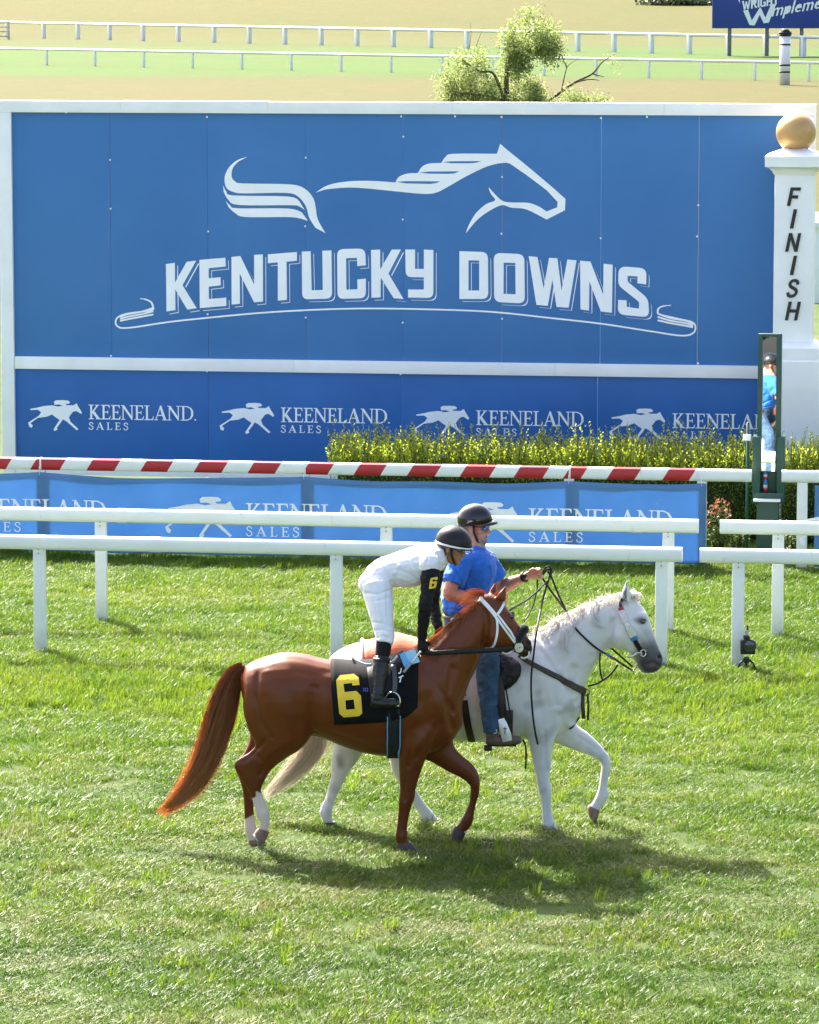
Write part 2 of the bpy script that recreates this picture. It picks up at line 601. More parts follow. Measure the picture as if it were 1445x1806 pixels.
for k in range(NCL):
    V, F, A = [], [], []
    rad = 0.15
    for q in range(88):
        r = rad * math.sqrt(random.random()); a = random.random() * 6.283
        bx, by = r * math.cos(a), r * math.sin(a)
        h = random.uniform(0.028, 0.070) * (1.6 if random.random() < 0.05 else 1)
        wd = random.uniform(0.0018, 0.0036)
        d = random.random() * 6.283
        lean = random.uniform(0.25, 1.35) * h
        dx, dy = math.cos(d), math.sin(d)
        wx, wy = -dy * wd, dx * wd
        if random.random() < .5:
            e = random.random() * 6.283; wx, wy = math.cos(e) * wd, math.sin(e) * wd
        n0 = len(V)
        st = random.random()
        for t, wf in ((0, 1), (0.55, 0.9), (1, 0.0)):
            cx, cy, cz = bx + dx * lean * t * t, by + dy * lean * t * t, h * (t - 0.22 * t * t)
            if wf:
                V += [(cx - wx * wf, cy - wy * wf, cz), (cx + wx * wf, cy + wy * wf, cz)]
                A += [(st, t, 0), (st, t, 0)]
            else:
                V.append((cx, cy, cz)); A.append((st, 1, 0))
        F += [(n0, n0 + 1, n0 + 3, n0 + 2), (n0 + 2, n0 + 3, n0 + 4)]
    me = mesh((V, F), 'grass_clump')
    vcol(me, 'blade', np.array(A))
    me.materials.append(GM)
    o = bpy.data.objects.new('grass_clump', me)
    gcol.objects.link(o)
NTU = 4
for k in range(NTU):
    V, F, A = [], [], []
    for q in range(13):
        r = 0.05 * math.sqrt(random.random()); a = random.random() * 6.283
        bx, by = r * math.cos(a), r * math.sin(a)
        h = random.uniform(0.07, 0.13); wd = random.uniform(0.0024, 0.004)
        d = random.gauss(0.4, 1.0); lean = random.uniform(0.1, 0.5) * h
        dx, dy = math.cos(d), math.sin(d); e = random.random() * 6.283; wx, wy = math.cos(e) * wd, math.sin(e) * wd
        n0 = len(V)
        for t, wf in ((0, 1), (0.4, 1), (0.75, 0.7), (1, 0.0)):
            cx, cy, cz = bx + dx * lean * t * t, by + dy * lean * t * t, h * (t - 0.1 * t * t)
            if wf:
                V += [(cx - wx * wf, cy - wy * wf, cz), (cx + wx * wf, cy + wy * wf, cz)]; A += [(1, t, 1)] * 2
            else:
                V.append((cx, cy, cz)); A.append((1, 1, 1))
        F += [(n0, n0 + 1, n0 + 3, n0 + 2), (n0 + 2, n0 + 3, n0 + 5, n0 + 4), (n0 + 4, n0 + 5, n0 + 6)]
    me = mesh((V, F), 'grass_tuft'); vcol(me, 'blade', np.array(A)); me.materials.append(GM)
    gcol.objects.link(bpy.data.objects.new('grass_tuft', me))
pts, rots, scl, idx = [], [], [], []
y = 23.2
DENS = 62
cnt = 0
while y < 47.5:
    hw = 2.9 + (y - 24.5) * 0.105 + 0.9
    row = 0.10
    nrow = int(hw * 2 * row * DENS)
    for _ in range(nrow):
        x = random.uniform(-hw, hw); yy = y + random.random() * row
        pts.append((x, yy, 0.0))
        rots.append((random.gauss(0, 0.06), random.gauss(0, 0.06), random.random() * 6.283))
        h = 0.8 + 0.8 * noise.noise(Vector((x * 0.5, yy * 0.9, 4))) + 1.0 * noise.noise(Vector((x * 1.9, yy * 2.4, 9)))
        lng = 1 / (1 + math.exp(-(yy - 33.5) * 1.2))
        tuft = math.exp(-((yy - 36.2) / 0.9) ** 2) * 0.55
        s = max(0.5, h * 0.7 + 0.38) * (0.9 + 0.30 * lng + tuft)
        # worn line along the rail feet
        scl.append((1.0, 1.0, min(s, 2.0)))
        idx.append(random.randrange(NCL))
    y += row
for _ in range(4200):
    yy = random.uniform(24, 45) if random.random() < .45 else random.gauss(36.0, 1.0)
    hw = 3.8 + (yy - 24.5) * 0.105
    x = random.uniform(-hw, hw)
    k = noise.noise(Vector((x * .55, yy * .8, 21)))
    if k < (0.12 if abs(yy - 36) > 2 else -.15): continue
    pts.append((x, yy, 0)); rots.append((random.gauss(0, .1), random.gauss(0, .1), random.gauss(0, .8)))
    s_ = random.uniform(.7, 1.15); scl.append((s_, s_, s_)); idx.append(NCL + random.randrange(NTU))
pm = bpy.data.meshes.new('grass')
pm.from_pydata(pts, [], [])
for nm, ty, arr in (('rot', 'FLOAT_VECTOR', rots), ('scl', 'FLOAT_VECTOR', scl)):
    a = pm.attributes.new(nm, ty, 'POINT'); a.data.foreach_set('vector', np.array(arr).ravel())
a = pm.attributes.new('idx', 'INT', 'POINT'); a.data.foreach_set('value', idx)
go = bpy.data.objects.new('grass', pm)
COL.objects.link(go)
tag(go, 'short green turf blades covering the race course', 'grass', kind='stuff')
ng = bpy.data.node_groups.new('scatter', 'GeometryNodeTree')
ng.interface.new_socket('Geometry', in_out='INPUT', socket_type='NodeSocketGeometry')
ng.interface.new_socket('Geometry', in_out='OUTPUT', socket_type='NodeSocketGeometry')
gi = ng.nodes.new('NodeGroupInput'); gout = ng.nodes.new('NodeGroupOutput')
ci = ng.nodes.new('GeometryNodeCollectionInfo'); ci.inputs[0].default_value = gcol
ci.inputs['Separate Children'].default_value = True; ci.inputs['Reset Children'].default_value = True
ip = ng.nodes.new('GeometryNodeInstanceOnPoints')
ip.inputs['Pick Instance'].default_value = True
def named(nm, ty):
    q = ng.nodes.new('GeometryNodeInputNamedAttribute'); q.data_type = ty; q.inputs[0].default_value = nm
    return [s for s in q.outputs if s.enabled][0] if ty != 'INT' else q.outputs[0]
ng.links.new(gi.outputs[0], ip.inputs['Points'])
ng.links.new(ci.outputs[0], ip.inputs['Instance'])
ng.links.new(named('idx', 'INT'), ip.inputs['Instance Index'])
e2r = ng.nodes.new('FunctionNodeEulerToRotation')
ng.links.new(named('rot', 'FLOAT_VECTOR'), e2r.inputs[0])
ng.links.new(e2r.outputs[0], ip.inputs['Rotation'])
ng.links.new(named('scl', 'FLOAT_VECTOR'), ip.inputs['Scale'])
ng.links.new(ip.outputs[0], gout.inputs[0])
md = go.modifiers.new('scatter', 'NODES'); md.node_group = ng

# ================================================================== running rails
def rail_paint():
    m, n, b = newmat('white_rail_paint')
    P = pos(n)
    sx = n.nodes.new('ShaderNodeSeparateXYZ'); n.links.new(P, sx.inputs[0])
    c = ramp(n, nz(n, 2.5, 5, .6, P), [(.3, (.76, .78, .74)), (.7, (.83, .84, .80))])
    st = mth(n, 'GREATER_THAN', nz(n, 9, 5, .7, mapping(n, P, (1, 1, .35))), .64)
    c = mixc(n, mth(n, 'MULTIPLY', st, .22), c, (.48, .47, .40))
    lowz = n.nodes.new('ShaderNodeMapRange'); lowz.inputs['From Min'].default_value = .30; lowz.inputs['From Max'].default_value = .04
    n.links.new(sx.outputs[2], lowz.inputs['Value'])
    spl = mth(n, 'MULTIPLY', lowz.outputs[0], nz(n, 22, 4, .7, P))
    c = mixc(n, mth(n, 'MULTIPLY', spl, .75), c, (.30, .30, .19))
    n.links.new(c, b.inputs['Base Color'])
    b.inputs['Roughness'].default_value = .38
    bump(n, b, nz(n, 12, 3, .6, P), .06, .01)
    return m
WHITE = rail_paint()
SHOE0 = mat('zinc_bolt', (.35, .35, .34), .45, .5, metal=.8)
REDP = mat('red_rail_paint', (0.42, 0.012, 0.022), 0.4, 0.5, var=0.08, vs=3)
def rail_profile(hh=0.068, dd=0.062, n=16):
    out = []
    for k in range(n):
        a = 2 * math.pi * k / n + math.pi / n
        c, s = math.cos(a), math.sin(a)
        out.append((math.copysign(abs(c) ** 0.5, c) * dd, math.copysign(abs(s) ** 0.55, s) * hh))
    return out
def rail_bar(P0, u0, u1, zc, cuts, colours=None, shear=0.0, prof=None):
    """bar along U from u0 to u1 at height zc; cuts = list of u where the ring repeats"""
    prof = prof or rail_profile()
    us = [u0] + [c for c in cuts if u0 < c < u1] + [u1]
    V, F, MI = [], [], []
    k = len(prof)
    for i, u in enumerate(us):
        for d, h in prof:
            sh = shear * h if 0 < i < len(us) - 1 else 0
            V.append(P0 + U * (u + sh) - N * (-d) + Z * (zc + h))
    for i in range(len(us) - 1):
        for q in range(k):
            q2 = (q + 1) % k
            F.append((i * k + q, i * k + q2, (i + 1) * k + q2, (i + 1) * k + q)); MI.append(colours[i] if colours else 0)
    F.append(tuple(range(k - 1, -1, -1))); MI.append(colours[0] if colours else 0)
    F.append(tuple((len(us) - 1) * k + q for q in range(k))); MI.append(colours[-1] if colours else 0)
    return V, F, MI
def put_rail(parent, vfm, mats):
    me = mesh((vfm[0], vfm[1]), 'rail')
    bm = bmesh.new(); bm.from_mesh(me); bmesh.ops.recalc_face_normals(bm, faces=bm.faces); bm.to_mesh(me); bm.free()
    for p_, mi in zip(me.polygons, vfm[2]): p_.material_index = mi
    return put('rail', me, mats, parent, 50)
def running_rail(P0, pxs, x0, x1, yb, ztop, label, w_=0.115, d_=0.07):
    """posts at photo columns pxs, bar from column x0 to x1 (in the vertical plane of the rail)"""
    uu = lambda px, py=yb: (onplane(px, py, P0, N) - P0).dot(U)
    root = empty('running_rail', P0 + U * uu(max(min(pxs), 0)), label, 'rail', 'white running rails')
    u0, u1 = uu(x0, 950), uu(x1, 950)
    joints = [u0 + 1.45 + 5.2 * k for k in range(int((u1 - u0) / 5.2) + 1)]
    put_rail(root, rail_bar(P0, u0, u1, ztop - 0.068, joints), WHITE)
    for j in joints:
        if u0 + .2 < j < u1 - .2:
            v = rail_bar(P0, j - 0.05, j + 0.05, ztop - 0.068, [], prof=[(d * 1.05, h * 1.05) for d, h in rail_profile()])
            me = mesh((v[0], v[1]))
            put('joint_sleeve', me, WHITE, root, 50)
    for px in pxs:
        c = P0 + U * uu(px)
        parts = [box(c + Z * ((ztop - 0.12) / 2 - 0.03), (w_, d_, ztop - 0.06), -YAW, 0.008)]
        po = obj('post', parts[0], WHITE, root, 40)
        obj('bracket', box(c + Z * (ztop - 0.150) + N * (d_ / 2 + .004), (w_ * .55, .012, .07), -YAW, .003), WHITE, po, 40)
        for sz in (-.018, .018):
            obj('bolt', ell(c + Z * (ztop - .150 + sz) + N * (d_ / 2 + .011), (.008, .005, .008), None, 8, 6), SHOE0, po)
    return root
P_R1 = ground(72, 1151)
P_R2 = ground(180, 1097)
ZR1 = at(72, 944, P_R1.y).z
ZR2 = at(180, 897, P_R2.y).z
running_rail(P_R1, [72, 594, 1166], -900, 1204, 1155, ZR1, 'nearest white running rail behind the horses, left of the gap')
running_rail(P_R1, [1301, 1830], 1235, 2300, 1170, ZR1, 'nearest white running rail right of the gap, small camera at its post')
running_rail(P_R2, [-320, 180, 682, 1178], -900, 1232, 1105, ZR2, 'second white running rail behind the nearest one, left of the gap')
running_rail(P_R2, [1371, 1870], 1270, 2300, 1120, ZR2, 'second white running rail behind the nearest one, right of the gap')

# red and white striped rail that carries the banner
P_R3 = ground(722, 818, 1.09); P_R3.z = 0
u3 = lambda px, py=900: (onplane(px, py, P_R3, N) - P_R3).dot(U)
root = empty('striped_rail', P_R3 + U * u3(73), 'red and white striped rail above the blue banner', 'rail')
reds = [(-132 - 95 * k, -75 - 95 * k) for k in range(3, -1, -1)] + [(-36, 22), (57, 117), (156, 213), (251, 306), (345, 402), (440, 496), (536, 589), (627, 682), (721, 778), (814, 874), (909, 968), (996, 1035), (1073, 1130), (1171, 1226)]
us_ = []
for a_, b_ in reds:
    us_ += [(u3(a_ + 4, 820), 1), (u3(b_ - 4, 820), 0)]
u0_, u1_ = us_[0][0] - .3, u3(1232, 832)
cuts = [q[0] for q in us_ if q[0] < u1_ - .02]
cols = [0] + [q[1] for q in us_ if q[0] < u1_ - .02]
put_rail(root, rail_bar(P_R3, u0_, u1_, 1.09 - 0.068, cuts, cols, shear=0.62), [WHITE, REDP])
put_rail(root, rail_bar(P_R3, u1_ - .01, u3(1326, 834), 1.088 - 0.068, []), WHITE)
for px in (-392, 73, 538, 1004, 1238):
    obj('post', box(P_R3 + U * u3(px) - N * 0.0 + Z * 0.48, (0.105, 0.07, 1.0), -YAW, 0.008), WHITE, root, 40)
    vv = rail_bar(P_R3, u3(px) + .0, u3(px) + 0.02, 1.09 - 0.068, [], prof=[(d * 1.06, h * 1.06) for d, h in rail_profile()])
    put('joint_ring', mesh((vv[0], vv[1])), WHITE, root, 50)
root = empty('rail', P_R3 + U * u3(1415), 'plain white rail right of the green mirror post', 'rail', 'white running rails')
put_rail(root, rail_bar(P_R3, u3(1379, 838), u3(2300), 1.09 - 0.068, []), WHITE)
for px in (1415, 1880):
    obj('post', box(P_R3 + U * u3(px) + Z * 0.48, (0.115, 0.07, 1.0), -YAW, 0.008), WHITE, root, 40)

# ================================================================== lettering
SERIF = {
 'E': (0.74, [[(0,0),(.68,0),(.74,.26),(.70,.26),(.60,.07),(.28,.07),(.28,.47),(.47,.47),(.52,.38),(.55,.38),(.55,.63),(.52,.63),(.47,.54),(.28,.54),(.28,.93),(.56,.93),(.64,.77),(.68,.77),(.66,1),(0,1),(0,.96),(.13,.93),(.13,.07),(0,.04)]]),
 'L': (0.72, [[(0,0),(.66,0),(.72,.28),(.68,.28),(.58,.07),(.28,.07),(.28,.93),(.41,.96),(.41,1),(0,1),(0,.96),(.13,.93),(.13,.07),(0,.04)]]),
 'K': (0.92, [[(0,0),(.41,0),(.41,.04),(.28,.07),(.28,.44),(.6,.07),(.55,.04),(.55,0),(.97,0),(.97,.04),(.85,.07),(.44,.57),(.72,.92),(.82,.96),(.82,1),(.5,1),(.5,.96),(.6,.93),(.28,.54),(.28,.93),(.41,.96),(.41,1),(0,1),(0,.96),(.13,.93),(.13,.07),(0,.04)]]),
 'N': (0.98, [[(0,0),(.32,0),(.32,.04),(.2,.07),(.2,.78),(.80,0),(.87,0),(.87,.93),(.99,.96),(.99,1),(.67,1),(.67,.96),(.79,.93),(.79,.26),(.24,1),(0,1),(0,.96),(.12,.93),(.12,.07),(0,.04)]]),
 'A': (0.98, [[(0,0),(.3,0),(.3,.04),(.19,.07),(.27,.3),(.62,.3),(.71,.07),(.6,.04),(.6,0),(1,0),(1,.04),(.91,.07),(.55,1.01),(.46,1.01),(.11,.07),(0,.04)],[(.3,.37),(.45,.77),(.59,.37)]]),
 'D': (0.97, [[(0,0),(.5,0),(.8,.12),(.96,.35),(.96,.65),(.8,.88),(.5,1),(0,1),(0,.96),(.13,.93),(.13,.07),(0,.04)],[(.28,.07),(.28,.93),(.48,.93),(.68,.84),(.79,.65),(.79,.35),(.68,.16),(.48,.07)]]),
 'S': (0.6, [stroke(cat([(.52,.72),(.50,.86),(.36,.96),(.2,.93),(.10,.79),(.17,.64),(.36,.51),(.51,.38),(.53,.2),(.42,.06),(.24,.03),(.1,.12),(.06,.28)], 4), .11)]),
}
def text_polys(word, font, x0, y0, wid, hgt, space=0.06):
    tot = sum(font[c][0] + space for c in word) - space
    k = wid / tot
    out = []; x = 0
    for c in word:
        wd, rings = font[c]
        out.append([[(x0 + (x + p[0]) * k, y0 + p[1] * hgt) for p in r] for r in rings])
        x += wd + space
    return out
RUN_HORSE = [(104,236),(130,231),(150,226),(178,223),(200,227),(225,222),(252,222),(263,215),(267,224),(281,246),(277,251),(262,241),(250,244),(236,262),(241,277),(268,302),(262,306),(228,277),(215,270),(202,289),(194,299),(197,305),(185,310),(183,303),(204,272),(190,263),(178,254),(160,262),(130,266),(104,284),(112,292),(108,300),(100,297),(96,283),(133,259),(141,247),(130,239),(104,240)]
RUN_RIDER = [(187,221),(185,211),(192,206),(215,205),(233,206),(240,211),(238,216),(224,218),(231,223),(216,224),(203,220)]
def run_logo(sx, ox, oy, fx=None):
    """runner + KEENELAND SALES in metres; (ox, oy) = left end of the words' base line, sx = metres per unit of the traced drawing"""
    P = []
    for poly in (RUN_HORSE, RUN_RIDER):
        P.append([[((x - 303) * sx + ox, (268 - y) * sx + oy) for x, y in poly]])
    P += text_polys('KEENELAND', SERIF, ox, oy, 357 * sx, 49 * sx, 0.02)
    P += text_polys('SALES', SERIF, ox, oy - 35 * sx, 135 * sx, 25 * sx, 0.3)
    P.append([[(ox + 363 * sx + 3 * sx * math.cos(a * .785), oy + 3 * sx + 3 * sx * math.sin(a * .785)) for a in range(8)]])
    return P
VINYL = mat('white_vinyl_print', (0.90, 0.91, 0.89), 0.4, 0.4, var=0.03, vs=4)

# ---- blue banner tied to the striped rail, with the posts showing through it
def banner_mat():
    m, n, b = newmat('banner_fabric')
    P = pos(n)
    c = ramp(n, nz(n, 1.4, 5, 0.6, P), [(0.3, (0.125, 0.30, 0.56)), (0.7, (0.165, 0.35, 0.61))])
    spots = mth(n, 'GREATER_THAN', nz(n, 9, 5, 0.75, P), 0.68)
    c = mixc(n, mth(n, 'MULTIPLY', spots, 0.22), c, (0.6, 0.65, 0.72))
    n.links.new(c, b.inputs['Base Color'])
    b.inputs['Roughness'].default_value = 0.45
    t = n.nodes.new('ShaderNodeBsdfTranslucent'); n.links.new(c, t.inputs[0])
    x = n.nodes.new('ShaderNodeMixShader'); x.inputs[0].default_value = 0.45
    n.links.new(b.outputs[0], x.inputs[1]); n.links.new(t.outputs[0], x.inputs[2])
    n.links.new(x.outputs[0], n.nodes['Material Output'].inputs[0])
    return m
BAN = banner_mat()
BANW = mat('banner_white_print', (0.90, 0.91, 0.90), 0.45, 0.4, var=0.02)
post_u = [u3(p_) for p_ in (-392, 73, 538, 1004, 1238, 1437, 1880)]
def banner_off(u, z):
    # small folds; pulled taut at the posts
    d = min(abs(u - q) for q in post_u)
    k = min(d / 0.5, 1)
    f = 0.030 * noise.noise(Vector((u * 1.3, z * 1.1, 2.0))) + 0.008 * noise.noise(Vector((u * 5, z * 2.3, 5.0)))
    top = max(0, (z - 0.72) / 0.2)
    f += k * 0.035 * top * (0.5 + noise.noise(Vector((u * 1.1, 0, 3))))
    return 0.055 + k * (f + 0.01) + 0.004 * k
def banner_top(u):
    d = min(abs(u - q) for q in post_u)
    return 0.935 - 0.055 * min(d / 0.9, 1) ** 0.7 * (0.7 + 0.6 * noise.noise(Vector((u * .8, 0, 7.7))))
def banner_map(extra):
    return lambda u, z: P_R3 + U * u + Z * z + N * (banner_off(u, z) + extra)
def banner(u0, u1, label, logos):
    root = empty('banner', P_R3 + U * ((u0 + u1) / 2) + N * 0.06, label, 'banner', 'blue banners on the rail')
    nu, nv = int((u1 - u0) / 0.05), 18
    V, F = [], []
    for j in range(nv + 1):
        for i in range(nu + 1):
            u = u0 + (u1 - u0) * i / nu
            zt = banner_top(u)
            z = 0.03 + (zt - 0.03) * j / nv
            V.append(banner_map(0)(u, z))
    for j in range(nv):
        for i in range(nu):
            F.append((j * (nu + 1) + i, j * (nu + 1) + i + 1, (j + 1) * (nu + 1) + i + 1, (j + 1) * (nu + 1) + i))
    o = obj('cloth', (V, F), BAN, root)
    s = o.modifiers.new('thick', 'SOLIDIFY'); s.thickness = 0.003
    for u in logos:
        polys = run_logo((u3(684, 900) - u3(436, 900)) / 357, u, BAN_Z)
        obj('printed_logo', flat_print(polys, banner_map(0.006), 0), BANW, root, False)
    # hem strip and cable ties
    for q in post_u:
        if u0 < q < u1:
            vv = tube([P_R3 + U * q + N * 0.07 + Z * 0.90, P_R3 + U * q + N * 0.08 + Z * 1.0], 0.004, 5)
            obj('cable_tie', vv, VINYL, root)
    return root
ub = u3(436, 925)
BAN_Z = (onplane(436, 921, P_R3 + N * .06, N)).z
dl = u3(934, 925) - ub
banner(u3(-392), u3(1246), 'long blue fabric banner hung under the striped rail', [ub - 2 * dl, ub - dl, ub, ub + dl])
banner(u3(1437), u3(1900), 'blue fabric banner at the far right under the plain white rail', [u3(1560)])

# ================================================================== the big sign board
PB = at(722, 500, 50.0); PB.z = 0
def bz(px, py):
    q = onplane(px, py, PB, N) - PB
    return q.dot(U), q.z
def bmap(off):
    return lambda u, z: PB + U * u + Z * z + N * off
def board_blue():
    m, n, b = newmat('board_blue_print')
    P = pos(n)
    c = ramp(n, nz(n, 0.6, 4, 0.6, P), [(0.3, (0.046, 0.165, 0.385)), (0.7, (0.060, 0.195, 0.43))])
    c = mixc(n, mth(n, 'MULTIPLY', nz(n, 240, 2, 0.6, P), 0.10), c, (0.12, 0.26, 0.55))
    c = mixc(n, mth(n, 'MULTIPLY', nz(n, 1.5, 4, 0.65, mapping(n, P, (2.2, 2.2, 0.35))), 0.10), c, (0.03, 0.12, 0.36))
    n.links.new(c, b.inputs['Base Color'])
    b.inputs['Roughness'].default_value = 0.45
    b.inputs['Specular IOR Level'].default_value = 0.22
    bump(n, b, nz(n, 1.2, 3, 0.5, P), 0.25, 0.02)
    return m
BLUE = board_blue()
BFRAME = mat('board_white_paint', (0.85, 0.85, 0.82), 0.5, 0.4, var=0.06, vs=1.8, bmp=0.15, bs=14)
BLOW = mat('lower_board_blue_print', (0.030, 0.135, 0.385), 0.42, 0.25, var=0.10, vs=0.8, bmp=0.1, bs=2)
board = empty('sign_board', PB, 'huge blue board with a running horse emblem in a white frame', 'sign')
uL = bz(1, 400)[0]; uLi = bz(24, 400)[0]
seams = [uLi] + [bz(x, 400)[0] for x in (196, 367, 540, 712, 886, 1060, 1232)]
seams.append(seams[-1] + (seams[-1] - seams[1]) / 6)
uRi = seams[-1]; uR = uRi + 0.2
zT = bz(722, 180)[1]; zTi = bz(722, 201)[1]
zM1 = bz(722, 637)[1]; zM0 = bz(722, 659)[1]
zB1 = bz(722, 832)[1]; zB0 = bz(722, 847)[1]
def bbox(u0, u1, z0, z1, d0, d1, bev=0.004):
    c = PB + U * ((u0 + u1) / 2) + Z * ((z0 + z1) / 2) + N * ((d0 + d1) / 2)
    return box(c, (u1 - u0, d1 - d0, z1 - z0), -YAW, bev)
for i in range(8):
    obj('panel', bbox(seams[i] + .002, seams[i + 1] - .002, zM1 - .05, zTi + .05, -0.02, 0.012 + 0.0018 * (i % 2), 0.002), BLUE, board, 30)
low = [uLi, bz(368, 720)[0], bz(709, 720)[0], bz(1054, 720)[0], uRi]
for i in range(4):
    obj('panel', bbox(low[i] + .002, low[i + 1] - .002, zB1 - .04, zM0 + .04, -0.02, 0.012 + 0.0018 * (i % 2), 0.002), BLOW, board, 30)
tj = [uL] + [bz(x, 180)[0] for x in (215, 474, 800, 1172)] + [uR]
for i in range(5):
    obj('top_beam', bbox(tj[i] + .001, tj[i + 1] - .001, zTi, zT + 0.004 * (i % 2), -0.05, 0.06 + 0.003 * (i % 2)), BFRAME, board, 30)
mj = [uLi, bz(520, 640)[0], bz(980, 640)[0], uRi]
for i in range(3):
    obj('middle_beam', bbox(mj[i] + .001, mj[i + 1] - .001, zM0, zM1, -0.05, 0.05 + 0.003 * (i % 2)), BFRAME, board, 30)
obj('bottom_beam', bbox(uLi + .001, uRi - .001, zB0, zB1, -0.05, 0.05), BFRAME, board, 30)
obj('side_post', bbox(uL + .002, uLi, 0, zTi - .002, -0.08, 0.07), BFRAME, board, 30)
obj('side_post', bbox(uRi, uR - .002, 0, zTi - .002, -0.08, 0.07), BFRAME, board, 30)
for u in (seams[2], seams[4], seams[6]):
    obj('rear_leg', bbox(u - .07, u + .07, 0, zT - .2, -0.26, -0.12), BFRAME, board, 30)
sc_ = []
for px, py in ((119,198),(195,282),(196,368),(367,206),(368,408),(367,554),(540,278),(539,399),(540,560),(709,205),(712,241),(711,387),(711,569),(804,205),(886,206),(886,312),(885,412),(886,562),(1061,208),(1060,420),(1142,206),(1232,362),(1230,417),(1232,640),(367,654),(708,659),(198,627)):
    u, z = bz(px, py)
    dep = 0.014 if not (py < 215 or 625 < py < 662) else 0.06
    obj('screw_head', ell(PB + U * u + Z * z + N * (dep + .006), (0.013, 0.008, 0.013), None, 8, 6), BFRAME, board)
# KENTUCKY DOWNS
k1 = lambda pts: [(190 + p[0] / 2.7264, 420 + p[1] / 2.7264, *( (p[2] / 2.7264,) if len(p) > 2 else ())) for p in pts]
k2 = lambda pts: [(710 + p[0] / 2.7264, 420 + p[1] / 2.7264, *( (p[2] / 2.7264,) if len(p) > 2 else ())) for p in pts]
LET = [
 [k1([(282,124),(325,118),(326,213),(382,113),(428,107),(362,226),(430,336),(385,343),(327,246),(328,345),(285,352)])],
 [k1([(443,104),(568,93),(570,136),(488,144),(488,192),(545,187),(546,226),(488,233),(489,292),(572,285),(573,325),(445,336)])],
 [k1([(597,90),(640,85),(706,222),(706,80),(748,77),(749,304),(706,308),(637,170),(638,315),(598,319)])],
 [k1([(772,77),(912,66),(912,108),(862,113),(864,296),(820,300),(820,116),(772,120)])],
 [k1([(935,64),(978,62),(983,250),(1036,248),(1034,60),(1078,58),(1081,290,30),(937,294,30)])],
 [k1([(1105,52,32),(1240,49,32),(1243,130),(1202,134),(1200,94),(1148,96),(1150,247),(1203,245),(1202,198),(1243,194),(1243,288,30),(1107,292,30)])],
 [k1([(1268,56),(1312,54),(1312,150),(1368,54),(1412,54),(1352,170),(1424,292),(1377,288),(1315,190),(1314,284),(1270,286)])],
 [k2([(15,54),(62,54),(62,147),(104,147),(104,54),(150,56),(150,287,30),(28,285),(28,246),(104,246),(104,188),(17,186,28)])],
 [k2([(275,62),(412,66,32),(414,292,32),(275,292)]), k2([(319,106),(370,107),(370,251),(319,251)])],
 [k2([(440,70,34),(587,76,34),(590,314,34),(442,306,34)]), k2([(488,117),(544,119),(545,269),(487,267)])],
 [k2([(608,86),(650,90),(680,240),(706,94),(746,96),(766,250),(794,102),(838,106),(800,334),(742,330),(722,200),(700,325),(645,320)])],
 [k2([(855,108),(905,112),(966,270),(968,122),(1012,127),(1008,358),(955,352),(900,208),(898,348),(857,342)])],
 [k2([(1040,134,38),(1174,144,34),(1173,222),(1130,216),(1132,184),(1084,180),(1083,208,10),(1182,290,26),(1188,380,34),(1036,366,34),(1038,296),(1078,298),(1080,330),(1138,338),(1139,306,10),(1038,226,24)])],
]
up = lambda rings: [[bz(x, y) for x, y in r] for r in rings]
shp = [[rounded(r) for r in L] for L in LET]
for L in shp: obj('letter_shadow', flat_print([up([[(x + 5.6, y + 5.0) for x, y in r] for r in L])], bmap(0.0185)), VINYL, board, False)
obj('letter_gap', flat_print([up([offset_poly(r, 2.0 if i == 0 else -2.0) for i, r in enumerate([[(x + 2.6, y + 2.2) for x, y in rr] for rr in L])]) for L in shp], bmap(0.0205)), BLUE, board, False)
for L in shp: obj('letter', flat_print([up(L)], bmap(0.0225)), VINYL, board, False)
sw = []
A1 = lambda p: (190 + p[0] / 2.7264, 420 + p[1] / 2.7264)
A2 = lambda p: (710 + p[0] / 2.7264, 420 + p[1] / 2.7264)
line = [A1(q) for q in ((225,335),(205,348),(110,360),(65,372),(42,392),(48,422),(100,431),(300,402),(487,382),(720,360),(950,346),(1190,338))] + [A2(q) for q in ((0,339),(300,347),(480,358),(700,382),(950,410),(1200,448),(1340,468),(1395,458),(1410,430),(1395,404),(1340,390),(1250,370),(1228,362))]
sw.append([[bz(*q) for q in stroke(cat(line, 5), 2.9)]])
for off in (0, 16, 32):
    sw.append([[bz(*A1(q)) for q in stroke(cat([(62, 378 + off * .6), (95, 366 + off * .75), (170, 352 + off * .75), (222, 334 + off)], 5), 8.6)]])
    sw.append([[bz(*A2(q)) for q in stroke(cat([(1398, 412 + off * .5), (1360, 396 + off * .75), (1290, 384 + off * .75), (1228, 362 + off)], 5), 8.6)]])
sw.append([[bz(*A1(q)) for q in stroke(cat([(222,334),(212,308),(185,294),(158,290)], 5), [9]*6+[7]*6+[4]*4)]])
sw.append([[bz(*A2(q)) for q in stroke(cat([(1228,362),(1232,338),(1255,326),(1292,322)], 5), [9]*6+[7]*6+[4]*4)]])
V, F = [], []
for i, poly in enumerate(sw):
    v, f = flat_print([poly], bmap(0.019 + 0.0007 * i))
    n0 = len(V); V += v; F += [[a + n0 for a in q] for q in f]
obj('swoosh', (V, F), VINYL, board, False)
E1 = lambda p: bz(380 + p[0] / 2.2578, 240 + p[1] / 2.2578)
